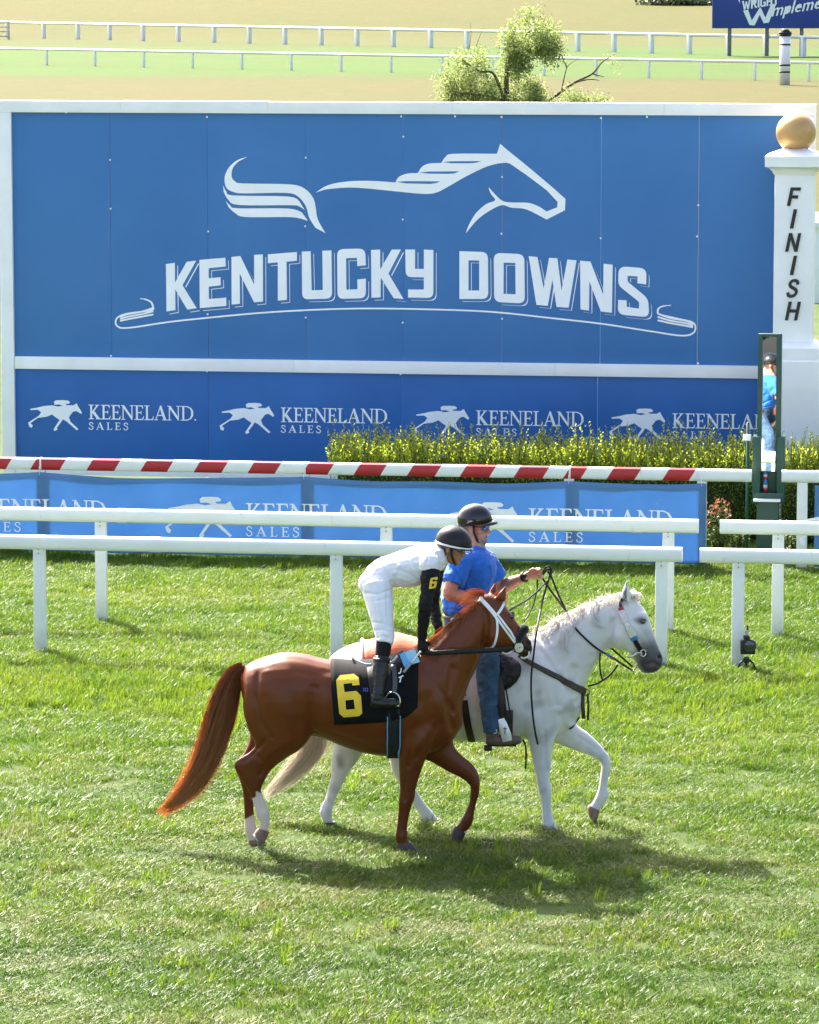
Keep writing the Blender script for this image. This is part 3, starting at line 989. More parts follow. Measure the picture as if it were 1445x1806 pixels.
em = [
 cat([(128,83),(90,95),(55,125),(38,165),(45,205),(75,223),(120,228),(280,226),(330,240),(362,280),(375,325),(400,365)], 4) + cat([(440,386),(424,360),(407,325),(400,280),(390,245),(358,210),(300,192),(110,188),(80,180),(66,160),(72,125),(95,100)], 4),
 cat([(32,195),(45,220),(75,236),(290,240),(335,258)], 4) + cat([(358,295),(335,280),(300,275),(95,274),(52,252),(34,220)], 4),
 cat([(42,257),(60,275),(90,287),(290,288),(345,303)], 4) + cat([(370,337),(330,326),(280,322),(120,322),(80,306),(54,283)], 4),
 cat([(400,225),(450,195),(530,180),(620,178),(716,184)], 4) + cat([(718,184),(732,162),(765,149),(806,147)], 4) + cat([(808,146),(824,122),(852,109),(898,107)], 4) + cat([(902,105),(918,82),(950,70),(1122,70)], 4) + [(1135,30),(1160,52),(1250,125),(1345,205),(1395,250),(1393,295),(1320,332)] + cat([(1320,332),(1240,292),(1180,285),(1140,275),(1085,302),(1040,337),(998,387)], 4) + cat([(998,387),(1012,350),(1040,305),(1080,270),(1115,255),(1098,230),(1090,205),(1115,232),(1145,258),(1185,264),(1245,265),(1285,278),(1320,300)], 4) + [(1362,283),(1364,262),(1320,215),(1240,155)] + cat([(1175,110),(1150,106),(1085,120),(1000,160),(930,200),(880,225),(830,230),(740,222),(600,208),(520,205),(440,212)], 4),
]
def dedupe(poly):
    out = []
    for q in poly:
        if not out or (abs(out[-1][0] - q[0]) + abs(out[-1][1] - q[1])) > 0.5: out.append((q[0], q[1]))
    return out
obj('horse_emblem', flat_print([[[E1(q) for q in dedupe(p_)]] for p_ in em], bmap(0.019)), VINYL, board, False)
slits = [[(722,182),(760,179),(897,180),(880,187),(855,190),(760,188)], [(812,145),(850,141),(972,140),(955,148),(930,150),(850,149)], [(906,103),(940,100),(1060,99),(1040,106),(1015,108),(940,108)]]
obj('emblem_slit', flat_print([[[E1(q) for q in p_]] for p_ in slits], bmap(0.021)), BLUE, board, False)
sxm = (bz(342, 730)[0] - bz(157, 730)[0]) / 357
for px in (157, 496, 840, 1186):
    obj('printed_logo', flat_print(run_logo(sxm, bz(px, 735)[0], bz(157, 739)[1]), bmap(0.019)), VINYL, board, False)

# ================================================================== finish post
PF_ = PB + N * 1.0
fz = lambda px, py: (lambda q: (q.dot(U), q.z))(onplane(px, py, PF_, N) - PF_)
ua, ub_ = fz(1365, 450)[0], fz(1435, 450)[0]
uc = (ua + ub_) / 2; fw = ub_ - ua
FC = PF_ + U * uc - N * (fw / 2)
post = empty('finish_post', FC, 'tall white square post with a gold ball, lettered FINISH', 'post')
FP = mat('finish_post_paint', (0.83, 0.83, 0.79), 0.55, 0.4, var=0.05, vs=2)
z0, z1, zc0, zc1 = fz(1400, 604)[1], fz(1400, 308)[1], fz(1400, 296)[1], fz(1400, 277)[1]
obj('shaft', box(FC + Z * ((z0 + z1) / 2), (fw, fw, z1 - z0 + .02), -YAW, 0.01), FP, post, 40)
# capital: stacked flaring rings
def sqloft(levels):
    V, F = [], []
    for hw, z in levels:
        for sx, sy in ((-1, -1), (1, -1), (1, 1), (-1, 1)):
            V.append(FC + U * (sx * hw) + N * (-sy * hw) + Z * z)
    for i in range(len(levels) - 1):
        for k in range(4):
            F.append((i * 4 + k, i * 4 + (k + 1) % 4, (i + 1) * 4 + (k + 1) % 4, (i + 1) * 4 + k))
    F += [(3, 2, 1, 0), tuple(len(levels) * 4 - 4 + k for k in range(4))]
    return fixn((V, F))
h_ = fw / 2
obj('capital', sqloft([(h_ + .002, z1 - .01), (h_ + .015, z1 + .01), (h_ + .03, z1 + .04), (h_ + .07, zc0), (h_ + .115, zc0 + .015), (h_ + .115, zc1 + .01), (h_ + .08, zc1 + .03), (.15, zc1 + .085), (.10, zc1 + .11)]), FP, post, 30)
GOLD = mat('gold_paint', (0.50, 0.30, 0.11), 0.45, 0.5, metal=0.25, var=0.15, vs=5, bmp=0.2, bs=70)
rb = 34.5 / 143.5
zb = fz(1401, 235)[1]
obj('ball', ell(FC + Z * zb, (rb, rb, rb), None, 40, 24), GOLD, post)
obj('plinth', sqloft([(h_ + .20, 0), (h_ + .20, .18), (h_ + .16, .20), (h_ + .16, z0 - .55), (h_ + .165, z0 - .55), (h_ + .165, z0 - .22), (h_ + .15, z0 - .20), (h_ + .15, z0 - .06), (h_ + .01, z0 + .005)]), FP, post, 30)
SANS = {
 'F': (.62, [[(0,0),(.2,0),(.2,.4),(.55,.4),(.55,.57),(.2,.57),(.2,.83),(.62,.83),(.62,1),(0,1)]]),
 'I': (.2, [[(0,0),(.2,0),(.2,1),(0,1)]]),
 'N': (.72, [[(0,0),(.19,0),(.19,.66),(.53,0),(.72,0),(.72,1),(.53,1),(.53,.36),(.19,1),(0,1)]]),
 'S': (.64, [stroke(cat([(.56,.70),(.50,.86),(.34,.92),(.16,.87),(.10,.72),(.20,.58),(.42,.48),(.55,.35),(.52,.17),(.34,.08),(.15,.12),(.07,.28)], 5), .17)]),
 'H': (.72, [[(0,0),(.19,0),(.19,.42),(.53,.42),(.53,0),(.72,0),(.72,1),(.53,1),(.53,.59),(.19,.59),(.19,1),(0,1)]]),
}
BLACKL = mat('black_sign_letter', (0.012, 0.012, 0.013), 0.4, 0.4, var=0.2)
for ch, y0, y1, xm in (('F', 330.5, 363, 1401), ('I', 369, 403, 1400), ('N', 411, 444, 1399.5), ('I', 451, 485, 1400), ('S', 492, 525, 1399), ('H', 532, 565, 1399)):
    zt, zb_ = fz(xm, y0)[1], fz(xm, y1)[1]; hh = zt - zb_
    um = fz(xm, y0)[0]
    wd, rings = SANS[ch]
    kx = hh * 0.92
    pol = [[(um + (x - wd / 2) * kx + (y - .5) * hh * 0.19, zb_ + y * hh) for x, y in r] for r in rings]
    front = flat_print([pol], lambda u, z: PF_ + U * u + Z * z + N * 0.018)
    bm = bmesh.new()
    vs = [bm.verts.new(v) for v in front[0]]
    for f in front[1]:
        try: bm.faces.new([vs[i] for i in f])
        except ValueError: pass
    e = bmesh.ops.extrude_face_region(bm, geom=list(bm.faces))
    for v in e['geom']:
        if isinstance(v, bmesh.types.BMVert): v.co -= N * 0.0165
    bmesh.ops.recalc_face_normals(bm, faces=bm.faces)
    me = bpy.data.meshes.new('letter'); bm.to_mesh(me); bm.free()
    put('letter', me, BLACKL, post, False)

# ================================================================== mirror on its green post
GREEN = mat('dark_green_paint', (0.010, 0.060, 0.045), 0.35, 0.5, var=0.15, vs=5)
PM = onplane(1356, 900, P_R3 - N * 0.55, N); PM.z = 0
mz = lambda px, py: (lambda q: (q.dot(U), q.z))(onplane(px, py, PM, N) - PM)
def mb(x0, x1, y0, y1, d0, d1, bev=0.004):
    u0, zt = mz(x0, y0); u1, zb_ = mz(x1, y1)
    c = PM + U * ((u0 + u1) / 2) + Z * ((zt + zb_) / 2) + N * ((d0 + d1) / 2)
    return box(c, (u1 - u0, d1 - d0, zt - zb_), -YAW, bev)
mir = empty('finish_mirror', PM, 'tall narrow mirror in a dark green frame on a green post', 'mirror')
obj('post', mb(1336, 1372, 880, 1030, -0.12, 0.10), GREEN, mir, 40)
obj('housing_side', mb(1329, 1341, 768, 886, -0.10, 0.14), GREEN, mir, 40)
obj('housing_side', mb(1372, 1384, 768, 886, -0.10, 0.14), GREEN, mir, 40)
obj('housing_back', mb(1341, 1372, 780, 886, -0.10, 0.0), GREEN, mir, 40)
obj('housing_shelf', mb(1330, 1383, 866, 880, 0.02, 0.15), GREEN, mir, 40)
obj('frame_side', mb(1338, 1343.5, 588, 832, -0.04, 0.06), GREEN, mir, 40)
obj('frame_side', mb(1370.5, 1377, 588, 832, -0.04, 0.06), GREEN, mir, 40)
obj('frame_top', mb(1343.5, 1370.5, 588, 594, -0.04, 0.058), GREEN, mir, 40)
obj('frame_back', mb(1343.5, 1370.5, 594, 832, -0.04, -0.025), GREEN, mir, 40)
gm, gn_, gb_ = newmat('mirror_glass')
gb_.inputs['Base Color'].default_value = (0.92, 0.93, 0.93, 1); gb_.inputs['Metallic'].default_value = 1.0; gb_.inputs['Roughness'].default_value = 0.01
uM, zMt = mz(1357, 594); _, zMb = mz(1357, 830)
Mc = PM + U * uM + Z * ((zMt + zMb) / 2) + N * 0.01
TGT = Vector((0.47, 30.4, 1.75))
nm = ((Vector((0, 0, CAMH)) - Mc).normalized() + (TGT - Mc).normalized()).normalized()
ax = Vector((0, 0, 1)).cross(nm).normalized(); ay = nm.cross(ax)
hw, hh = (mz(1370.5, 700)[0] - mz(1343.5, 700)[0]) / 2 - .001, (zMt - zMb) / 2
gv = []
for d in (0.004, -0.004):
    for a_, b_ in ((-1, -1), (1, -1), (1, 1), (-1, 1)):
        gv.append(Mc + ax * (a_ * hw * 0.985) + ay * (b_ * hh) + nm * d)
obj('mirror_glass', fixn((gv, [(0, 1, 2, 3), (7, 6, 5, 4), (0, 4, 5, 1), (1, 5, 6, 2), (2, 6, 7, 3), (3, 7, 4, 0)])), gm, mir, False)
STR = [mat('stripe_blue', (0.05, 0.22, 0.5), 0.4), mat('stripe_white', (0.75, 0.75, 0.74), 0.4), mat('stripe_red', (0.5, 0.02, 0.03), 0.4)]
for i, (ya, yb_, c) in enumerate(((832, 836, 0), (836, 840, 1), (840, 845, 2), (845, 849, 0), (849, 854, 0), (854, 860, 1), (860, 866, 2))):
    u_, za = mz(1350.5, ya); _, zb_ = mz(1350.5, yb_)
    obj('stripe_band', tube([PM + U * u_ + Z * (za + .0004) + N * 0.035, PM + U * u_ + Z * zb_ + N * 0.035], 0.024 + .0004 * i, 12), STR[c], mir)
obj('shelf_plate', mb(1331, 1378, 876, 881, 0.15, 0.24), VINYL, mir, 40)
# thin green stake beside it
u_, _ = mz(1319, 800)
st = empty('garden_stake', PM + U * u_, 'thin green stake with a small white bracket beside the mirror', 'stake')
obj('pole', tube([PM + U * u_ + Z * -.05, PM + U * u_ + Z * mz(1319, 745)[1]], 0.018, 8), GREEN, st)
ub2, zb2 = mz(1318, 771)
obj('bracket', box(PM + U * ub2 + Z * zb2 + N * 0.03, (0.09, 0.03, 0.07), -YAW, 0.006), VINYL, st, 40)

# ================================================================== hedge and border plants
def leaf_mat(name, stops, trans=0.45, rough=0.4):
    m, n, b = newmat(name)
    P = pos(n)
    at_ = n.nodes.new('ShaderNodeAttribute'); at_.attribute_name = 'leaf'
    sep = n.nodes.new('ShaderNodeSeparateColor'); n.links.new(at_.outputs['Color'], sep.inputs[0])
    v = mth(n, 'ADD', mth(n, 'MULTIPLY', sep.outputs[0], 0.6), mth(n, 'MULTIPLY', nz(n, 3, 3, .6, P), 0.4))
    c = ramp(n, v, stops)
    n.links.new(c, b.inputs['Base Color'])
    b.inputs['Roughness'].default_value = rough
    t = n.nodes.new('ShaderNodeBsdfTranslucent'); n.links.new(c, t.inputs[0])
    x = n.nodes.new('ShaderNodeMixShader'); x.inputs[0].default_value = trans
    n.links.new(b.outputs[0], x.inputs[1]); n.links.new(t.outputs[0], x.inputs[2])
    n.links.new(x.outputs[0], n.nodes['Material Output'].inputs[0])
    return m
def leaves(items):
    """items: (pos, dir, length, width, value) -> folded two-quad leaves"""
    V, F, A = [], [], []
    for p, d, L, wd, val in items:
        d = Vector(d).normalized()
        r = Vector((random.gauss(0, 1), random.gauss(0, 1), random.gauss(0, 1)))
        s = d.cross(r)
        if s.length < 1e-4: continue
        s.normalize()
        nrm = s.cross(d)
        n0 = len(V)
        p = Vector(p)
        V += [p, p + d * (L * .5) + s * wd + nrm * (L * .06), p + d * L, p + d * (L * .5) - s * wd + nrm * (L * .06)]
        F += [(n0, n0 + 1, n0 + 2), (n0, n0 + 2, n0 + 3)]
        A += [(val, 0, 0)] * 4
    return V, F, A
def put_leaves(name, items, m, parent):
    V, F, A = leaves(items)
    me = bpy.data.meshes.new(name); me.from_pydata([tuple(v) for v in V], [], F); me.update()
    vcol(me, 'leaf', np.array(A))
    return put(name, me, m, parent, False)
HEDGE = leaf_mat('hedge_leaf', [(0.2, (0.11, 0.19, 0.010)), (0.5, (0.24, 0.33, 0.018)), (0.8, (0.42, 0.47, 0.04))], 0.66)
HCORE = mat('hedge_dark_core', (0.02, 0.03, 0.008), 0.9, 0.1, var=0.5, vs=9, bmp=0.8, bs=30, bd=0.03)
PH = P_R3 - N * 2.3
hu = lambda px, py=790: (onplane(px, py, PH, N) - PH).dot(U)
STEM = mat('hedge_stem', (0.06, 0.05, 0.02), 0.8, 0.2, var=.3)
def hedge(u0, u1, label, dens=380):
    root = empty('hedge', PH + U * ((u0 + u1) / 2), label, 'hedge', 'clipped hedges behind the rail')
    V, F = [], []
    nu = int((u1 - u0) / 0.08); prof = [(-.42, .05), (-.48, .4), (-.44, .72), (-.2, .86), (.2, .86), (.44, .72), (.48, .4), (.42, .05)]
    for i in range(nu + 1):
        u = u0 + 0.1 + (u1 - u0 - 0.2) * i / nu
        e = min(1, min(i, nu - i) / 3 + .55)
        for d, z in prof:
            k = 1 + 0.12 * noise.noise(Vector((u * 3, d * 4, z * 4)))
            V.append(PH + U * u + N * (d * k * e) + Z * (z * k * (0.8 + .2 * e)))
    k = len(prof)
    for i in range(nu):
        for q in range(k - 1):
            F.append((i * k + q, i * k + q + 1, (i + 1) * k + q + 1, (i + 1) * k + q))
    F += [tuple(range(k)), tuple(nu * k + q for q in range(k))]
    obj('dark_core', fixn((V, F)), HCORE, root)  # dark solid core added inside the hedge to block light
    it = []
    tw = []
    for _ in range(int((u1 - u0) * dens)):
        u = random.uniform(u0, u1); d = random.uniform(-.52, .52)
        base = 0.90 + 0.12 * noise.noise(Vector((u * 2, d * 3, 1))) - 0.35 * max(0, abs(d) - .3)
        h = random.uniform(0.08, 0.27) * (1.6 if random.random() < .16 else 1)
        b0 = PH + U * u + N * d + Z * (base - .12)
        tip = b0 + Vector((random.gauss(0, .035), random.gauss(0, .035), h + .12))
        if h > .22: tw.append(tube([b0, tip], [0.004, 0.0015], 4))
        nl = int(8 + h * 42)
        for q in range(nl):
            t = (q + random.random()) / nl
            a = random.random() * 6.28
            dd = Vector((math.cos(a), math.sin(a), random.uniform(.5, 1.6)))
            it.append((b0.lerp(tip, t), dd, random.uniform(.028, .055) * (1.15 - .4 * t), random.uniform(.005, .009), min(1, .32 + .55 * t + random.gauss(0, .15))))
    for _ in range(int((u1 - u0) * dens * 6)):     # faces
        u = random.uniform(u0, u1); z = random.uniform(.05, .85)
        sgn = random.choice((1, 1, -1))
        d = sgn * random.uniform(.40, .54) * (1 - .25 * max(0, z - .5))
        k = min(1, min(u - u0, u1 - u) / .25 + .5)
        p_ = PH + U * u + N * (d * k) + Z * z
        it.append((p_, N * sgn * random.uniform(.2, 1) + Vector((random.gauss(0, .5), random.gauss(0, .3), random.uniform(.2, 1))), random.uniform(.03, .055), random.uniform(.006, .010), random.uniform(0, .6)))
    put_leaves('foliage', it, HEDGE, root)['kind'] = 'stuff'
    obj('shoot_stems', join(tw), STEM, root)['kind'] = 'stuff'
hedge(hu(586), hu(1352), 'long bushy green hedge between the banner and the blue board')
hedge(hu(1366), hu(1800), 'bushy green hedge right of the mirror post, below the finish post')
FLW = leaf_mat('flower_red', [(0.2, (0.25, 0.07, 0.04)), (0.8, (0.38, 0.16, 0.09))], 0.3)
FLV = leaf_mat('plant_leaf', [(0.2, (0.05, 0.10, 0.015)), (0.8, (0.16, 0.22, 0.05))], 0.4)
def border_plant(px, hgt, wd, label, red):
    c = onplane(px, 990, P_R3 - N * .9, N); c.z = 0
    root = empty('border_plant', c, label, 'plant', 'small plants at the hedge foot')
    it, fl = [], []
    stems = []
    for _ in range(26):
        a = random.random() * 6.28; r = wd * math.sqrt(random.random())
        top = c + Vector((math.cos(a) * r, math.sin(a) * r * .6, hgt * random.uniform(.5, 1)))
        b0 = c + Vector((math.cos(a) * r * .3, math.sin(a) * r * .2, 0))
        stems.append(tube([b0, b0.lerp(top, .5) + Vector((0, 0, .03)), top], [.005, .004, .002], 4))
        for q in range(12):
            t = random.uniform(.25, 1); an = random.random() * 6.28
            it.append((b0.lerp(top, t), Vector((math.cos(an), math.sin(an), .5)), .05, .012, random.random()))
        if red:
            for q in range(4):
                fl.append((top + Vector((random.gauss(0, .02), random.gauss(0, .02), random.gauss(0, .02))), Vector((random.gauss(0, 1), random.gauss(0, 1), 1)), .04, .015, random.random()))
    obj('stems', join(stems), STEM, root)
    put_leaves('foliage', it, FLV, root)['kind'] = 'stuff'
    if fl: put_leaves('flowers', fl, FLW, root)['kind'] = 'stuff'
border_plant(1266, .62, .16, 'small plant with red flowers beside the banner end', True)
border_plant(1302, .38, .2, 'low leafy plant between the red flowers and the mirror post', False)
border_plant(1395, .42, .22, 'low leafy plant just right of the mirror post', False)

# ================================================================== far side of the course
FARW = mat('far_rail_white', (0.78, 0.79, 0.78), 0.5, 0.4, var=0.04)
def far_rail(p0, p1, pxs, ztop, label, rw, pw):
    A, B = ground(*p0), ground(*p1)
    d = (B - A).normalized(); L = (B - A).length
    root = empty('running_rail', A.lerp(B, .5), label, 'rail', 'white rails on the far side')
    e0, e1 = A - d * 40, B + d * 40
    obj('rail', tube([e0 + Z * (ztop - rw), e1 + Z * (ztop - rw)], rw, 8), FARW, root)
    nrm = Vector((-d.y, d.x, 0))
    rz = math.atan2(d.y, d.x)
    for px in pxs:
        dr = ray(px, 100); c = Vector((0, 0, CAMH))
        t = (A - c).dot(nrm) / dr.dot(nrm)
        q = c + dr * t; q.z = 0
        obj('post', box(q + Z * (ztop / 2 - .05), (pw, pw, ztop - .04), rz, .01), FARW, root, 40)
far_rail((0, 113), (1445, 144), [-6, 83, 168, 254, 340, 427, 514, 602, 690, 780, 869, 960, 1052, 1145, 1238, 1332, 1427, 1520], 1.22, 'lower white rail on the far side of the course, behind the tree', .09, .14)
far_rail((0, 66), (1445, 101), [14, 78, 138, 194, 253, 315, 378, 440, 503, 567, 630, 694, 760, 824, 888, 954, 1019, 1083, 1149, 1216, 1285, 1351, 1417, 1484], 1.68, 'upper white rail farther up the slope behind the lower rail', .13, .34)
# pale gate at the left edge
q0 = ground(4, 70)
gt = empty('far_gate', q0, 'pale yellow barred gate at the left end of the upper far rail', 'gate')
GATE = mat('pale_gate_paint', (0.62, 0.58, 0.42), .6, .3)
for k in range(4):
    obj('bar', tube([q0 + Vector((-2.0, .6, .35 + k * .45)), q0 + Vector((.75, .6, .35 + k * .45))], .09, 6), GATE, gt)
obj('post', box(q0 + Vector((.6, .6, .9)), (.22, .22, 1.85), 0, .02), GATE, gt, 40)
# marker pole with black bands
q1 = ground(1384, 150)
mp = empty('marker_pole', q1, 'white marker pole with black bands and a black top', 'pole')
s1 = FPX / (q1.y * CP + CAMH * SP)
hgt = 98 / s1
obj('shaft', tube([q1, q1 + Z * (hgt - .4)], 9.5 / s1, 16), FARW, mp)
for zf in ((150 - 127) / s1, (150 - 115) / s1, (150 - 79) / s1):
    obj('band', tube([q1 + Z * (zf - .05), q1 + Z * (zf + .05)], 9.8 / s1, 16), BLACKL, mp)
obj('cap', join([tube([q1 + Z * (hgt - .42), q1 + Z * (hgt - .3)], [10 / s1, 11.5 / s1], 16), tube([q1 + Z * (hgt - .3), q1 + Z * (hgt - .15)], 11.5 / s1, 16), tube([q1 + Z * (hgt - .15), q1 + Z * hgt], [9 / s1, 6 / s1], 16)]), BLACKL, mp)
# billboard
q2 = ground(1352, 99)
s2 = FPX / (q2.y * CP + CAMH * SP)
bb = empty('billboard', q2, 'dark blue roadside billboard with white lettering on grey posts', 'billboard')
zbot = at(1352, 50, q2.y).z; ztop = zbot + 5.2
x0 = at(1256, 50, q2.y).x
BB = mat('billboard_blue', (0.030, 0.055, 0.27), .5, .4, var=.08, vs=.4)
obj('board', box((x0 + 7, q2.y, (zbot + ztop) / 2), (14, .15, ztop - zbot), 0, .02), BB, bb, 40)
GREYP = mat('grey_timber', (0.20, 0.19, 0.18), .8, .2, var=.2)
for px in (1287, 1353, 1414, 1480, 1545):
    xx = at(px, 75, q2.y).x
    obj('post', box((xx, q2.y + .25, ztop / 2 - .2), (.32, .3, ztop - .3), 0, .02), GREYP, bb, 40)
bp = lambda px, py: (lambda v: (v.x, v.z))(at(px, py, q2.y))
bmap2 = lambda x, z: Vector((x, q2.y - .085, z))
wl = [(1302,-14),(1316,-14),(1331,34),(1344,6),(1352,28),(1368,-14),(1380,-14),(1358,41),(1349,40),(1342,24),(1332,46),(1322,43)]
wl2 = [(1301,-3),(1311,-8),(1326,36),(1341,12),(1350,31),(1366,-6),(1376,-10),(1356,40),(1347,41),(1340,26),(1331,45),(1322,44)]
pol = [[[bp(*q) for q in wl2]]]
IT = {'I': [[(0,0),(.3,0),(.3,.05),(.22,.1),(.22,.9),(.3,.95),(.3,1),(0,1),(0,.95),(.08,.9),(.08,.1),(0,.05)]],
 'm': [[(0,0),(.12,0),(.12,.45),(.2,.55),(.28,.45),(.28,0),(.4,0),(.4,.45),(.48,.55),(.56,.45),(.56,0),(.68,0),(.68,.5),(.56,.66),(.45,.6),(.36,.62),(.26,.66),(.12,.6),(0,.65)]],
 'p': [[(0,-.3),(.12,-.3),(.12,.02),(.26,0),(.4,.12),(.42,.5),(.3,.66),(.12,.6),(0,.65)]],
 'l': [[(0,0),(.13,0),(.13,1),(0,1)]],
 'e': [[(.42,.06),(.22,0),(.06,.1),(0,.33),(.08,.58),(.24,.66),(.4,.56),(.44,.3),(.14,.3),(.18,.13),(.4,.14)]],
 'n': [[(0,0),(.13,0),(.13,.45),(.22,.55),(.3,.45),(.3,0),(.43,0),(.43,.5),(.3,.66),(.13,.6),(0,.65)]],
 't': [[(.08,0),(.26,0),(.26,.1),(.2,.12),(.2,.52),(.3,.52),(.3,.63),(.2,.63),(.2,.88),(.08,.84),(.08,.63),(0,.63),(0,.52),(.08,.52)]]}
ADV = {'I': .36, 'm': .76, 'p': .5, 'l': .2, 'e': .52, 'n': .52, 't': .36}
x = 0
for ch in 'Implement':
    for r in IT[ch]:
        pol.append([[bp(1351 + (x + px_) * 27 + py_ * 6, 31 - (x + px_) * 27 * .17 - py_ * 23) for px_, py_ in r]])
    x += ADV[ch]
for q_ in pol[1:]: obj('letter', flat_print([q_], lambda x, z: Vector((x, q2.y - .105, z))), VINYL, bb, False)
obj('logo', flat_print(pol[:1], bmap2), VINYL, bb, False)
BL = {'W': [[(0,1),(.2,1),(.3,.4),(.42,.9),(.56,.9),(.68,.4),(.78,1),(.98,1),(.78,0),(.6,0),(.49,.5),(.38,0),(.2,0)]],
 'R': [[(0,0),(.2,0),(.2,.4),(.32,.4),(.5,0),(.72,0),(.5,.44),(.66,.56),(.66,.86),(.5,1),(0,1)]], 'I': [[(0,0),(.22,0),(.22,1),(0,1)]],
 'G': [[(.66,.7),(.66,.88),(.5,1),(.16,1),(0,.84),(0,.16),(.16,0),(.66,0),(.66,.52),(.36,.52),(.36,.36),(.46,.36),(.46,.18),(.2,.18),(.2,.82),(.46,.82),(.46,.7)]],
 'H': [[(0,0),(.2,0),(.2,.4),(.48,.4),(.48,0),(.68,0),(.68,1),(.48,1),(.48,.6),(.2,.6),(.2,1),(0,1)]], 'T': [[(.22,0),(.44,0),(.44,.8),(.66,.8),(.66,1),(0,1),(0,.8),(.22,.8)]]}
BA = {'W': 1.04, 'R': .78, 'I': .3, 'G': .74, 'H': .76, 'T': .74}
x = 0; pol = []
for ch in 'WRIGHT':
    for r in BL[ch]:
        pol.append([[bp(1309 + (x + a_) * 15, 18 - (x + a_) * 15 * .17 - b_ * 16) for a_, b_ in r]])
    x += BA[ch]
obj('plate', flat_print([[[bp(*q) for q in ((1305,20),(1384,4),(1384,-22),(1305,-2))]]], lambda x, z: Vector((x, q2.y - .095, z))), BB, bb, False)
for q_ in pol: obj('letter', flat_print([q_], lambda x, z: Vector((x, q2.y - .108, z))), VINYL, bb, False)
# white shed seen at the right edge behind the finish post
q3 = at(1436, 470, 80)
sh = empty('shed', Vector((q3.x + 1.6, 81.6, 0)), 'white low shed at the right edge behind the finish post', 'shed')
zt3 = at(1436, 402, 80).z
obj('wall', box((q3.x + 1.6, 81.6, zt3 / 2), (3.2, 3.2, zt3), 0, .02), BFRAME, sh, 40)
obj('roof', box((q3.x + 1.6, 81.6, zt3 + .06), (3.35, 3.35, .12), 0, .02), BFRAME, sh, 40)
obj('door', box((q3.x + 1.9, 79.985, .95), (.9, .04, 1.9), 0, .01), GREYP, sh, 40)

# ---- tree behind the board, with one bare limb
TLEAF = leaf_mat('tree_leaf', [(0.2, (0.11, 0.16, 0.035)), (0.5, (0.22, 0.28, 0.08)), (0.8, (0.36, 0.41, 0.15))], 0.55, 0.5)
BARK = mat('bark', (0.085, 0.065, 0.048), .9, .2, var=.35, vs=8, bmp=.6, bs=25, bd=.02)
TY = 92.0
tp = lambda px, py, dy=0: at(px, py, TY + dy)
T0 = tp(905, 300); T0.z = 0
tree = empty('tree', T0, 'pale green willowy tree with a bare limb behind the blue board', 'tree')
limbs = [([(905,470,0),(903,330,0),(900,240,0),(895,180,0),(893,140,0),(897,105,0),(910,80,.1),(935,55,.2)], (.17,.03)),
 ([(897,200,0),(880,150,-.2),(868,128,-.3),(845,125,-.4),(815,105,-.5)], (.07,.015)),
 ([(903,230,0),(950,190,.3),(990,162,.4),(1015,145,.4),(1045,130,.4),(1062,110,.4),(1085,95,.4)], (.08,.01)),
 ([(1015,145,.4),(1040,140,.3),(1058,142,.3)], (.035,.008)), ([(1045,130,.4),(1055,133,.4),(1066,135,.4)], (.03,.006)),
 ([(990,162,.4),(997,130,.5),(1003,115,.5),(1022,102,.5)], (.028,.005)), ([(1000,120,.5),(992,100,.5),(985,95,.5),(965,88,.4),(935,94,.3)], (.022,.012)),
 ([(828,85,-.3),(831,60,-.3),(830,38,-.3)], (.012,.003)), ([(840,82,-.3),(848,60,-.3),(853,48,-.3)], (.012,.003)),
 ([(897,105,0),(900,90,.2),(915,75,.4),(960,60,.5),(980,75,.6)], (.05,.01)), ([(895,180,0),(860,170,-.3),(820,165,-.5),(795,160,-.6)], (.05,.01))]
tv = []
for pts_, (r0, r1) in limbs:
    P3 = [tp(*q) for q in pts_]
    P3 = cat(P3, 4)
    r0 *= .62; r1 *= .7
    tv.append(tube(P3, [r0 + (r1 - r0) * i / (len(P3) - 1) for i in range(len(P3))], 8))
tk = obj('trunk', remesh(tv, .012, 2) if False else join(tv), BARK, tree)
it = []
blobs = [(935,52,48,42,.7,1500),(960,72,30,34,.5,500),(905,70,26,38,.5,450),(826,118,40,42,.6,950),(800,150,34,36,.6,700),(860,160,46,38,.7,900),(912,150,44,40,.7,1000),(905,118,28,32,.5,450),(950,168,34,24,.5,420),(1008,172,46,18,.5,420),(1045,172,30,14,.4,220),(880,200,90,40,1.0,1500),(980,205,90,26,.9,900),(1080,94,10,5,.1,18),(870,230,90,50,1.1,900)]
s3 = FPX / (TY * 1.0)
for bx, by, rx, ry, dp, cnt in blobs:
    cnt = int(cnt * 3.2)
    c = tp(bx, by)
    subs = []
    for _ in range(max(5, cnt // 30)):          # twigs hanging from the blob
        while True:
            v = Vector((random.uniform(-1, 1), random.uniform(-1, 1), random.uniform(-1, 1)))
            if v.length < 1: break
        v = v * (0.65 + .35 * v.length)
        q_ = c + Vector((v.x * rx / s3 * 1.08, v.y * dp, v.z * ry / s3 * 1.08))
        if noise.noise(q_ * 1.9) < -.08 and len(subs) > 3: continue
        subs.append(q_)
    for q in range(cnt):
        s_ = random.choice(subs)
        t = random.random()
        p_ = s_ + Vector((random.gauss(0, .085) + .05 * t, random.gauss(0, .085), -.34 * t + random.gauss(0, .06)))
        d = Vector((random.gauss(0, .6), random.gauss(0, .6), random.uniform(-1.2, .25)))
        it.append((p_, d, random.uniform(.055, .10), random.uniform(.011, .018), random.random()))
put_leaves('crown', it, TLEAF, tree)
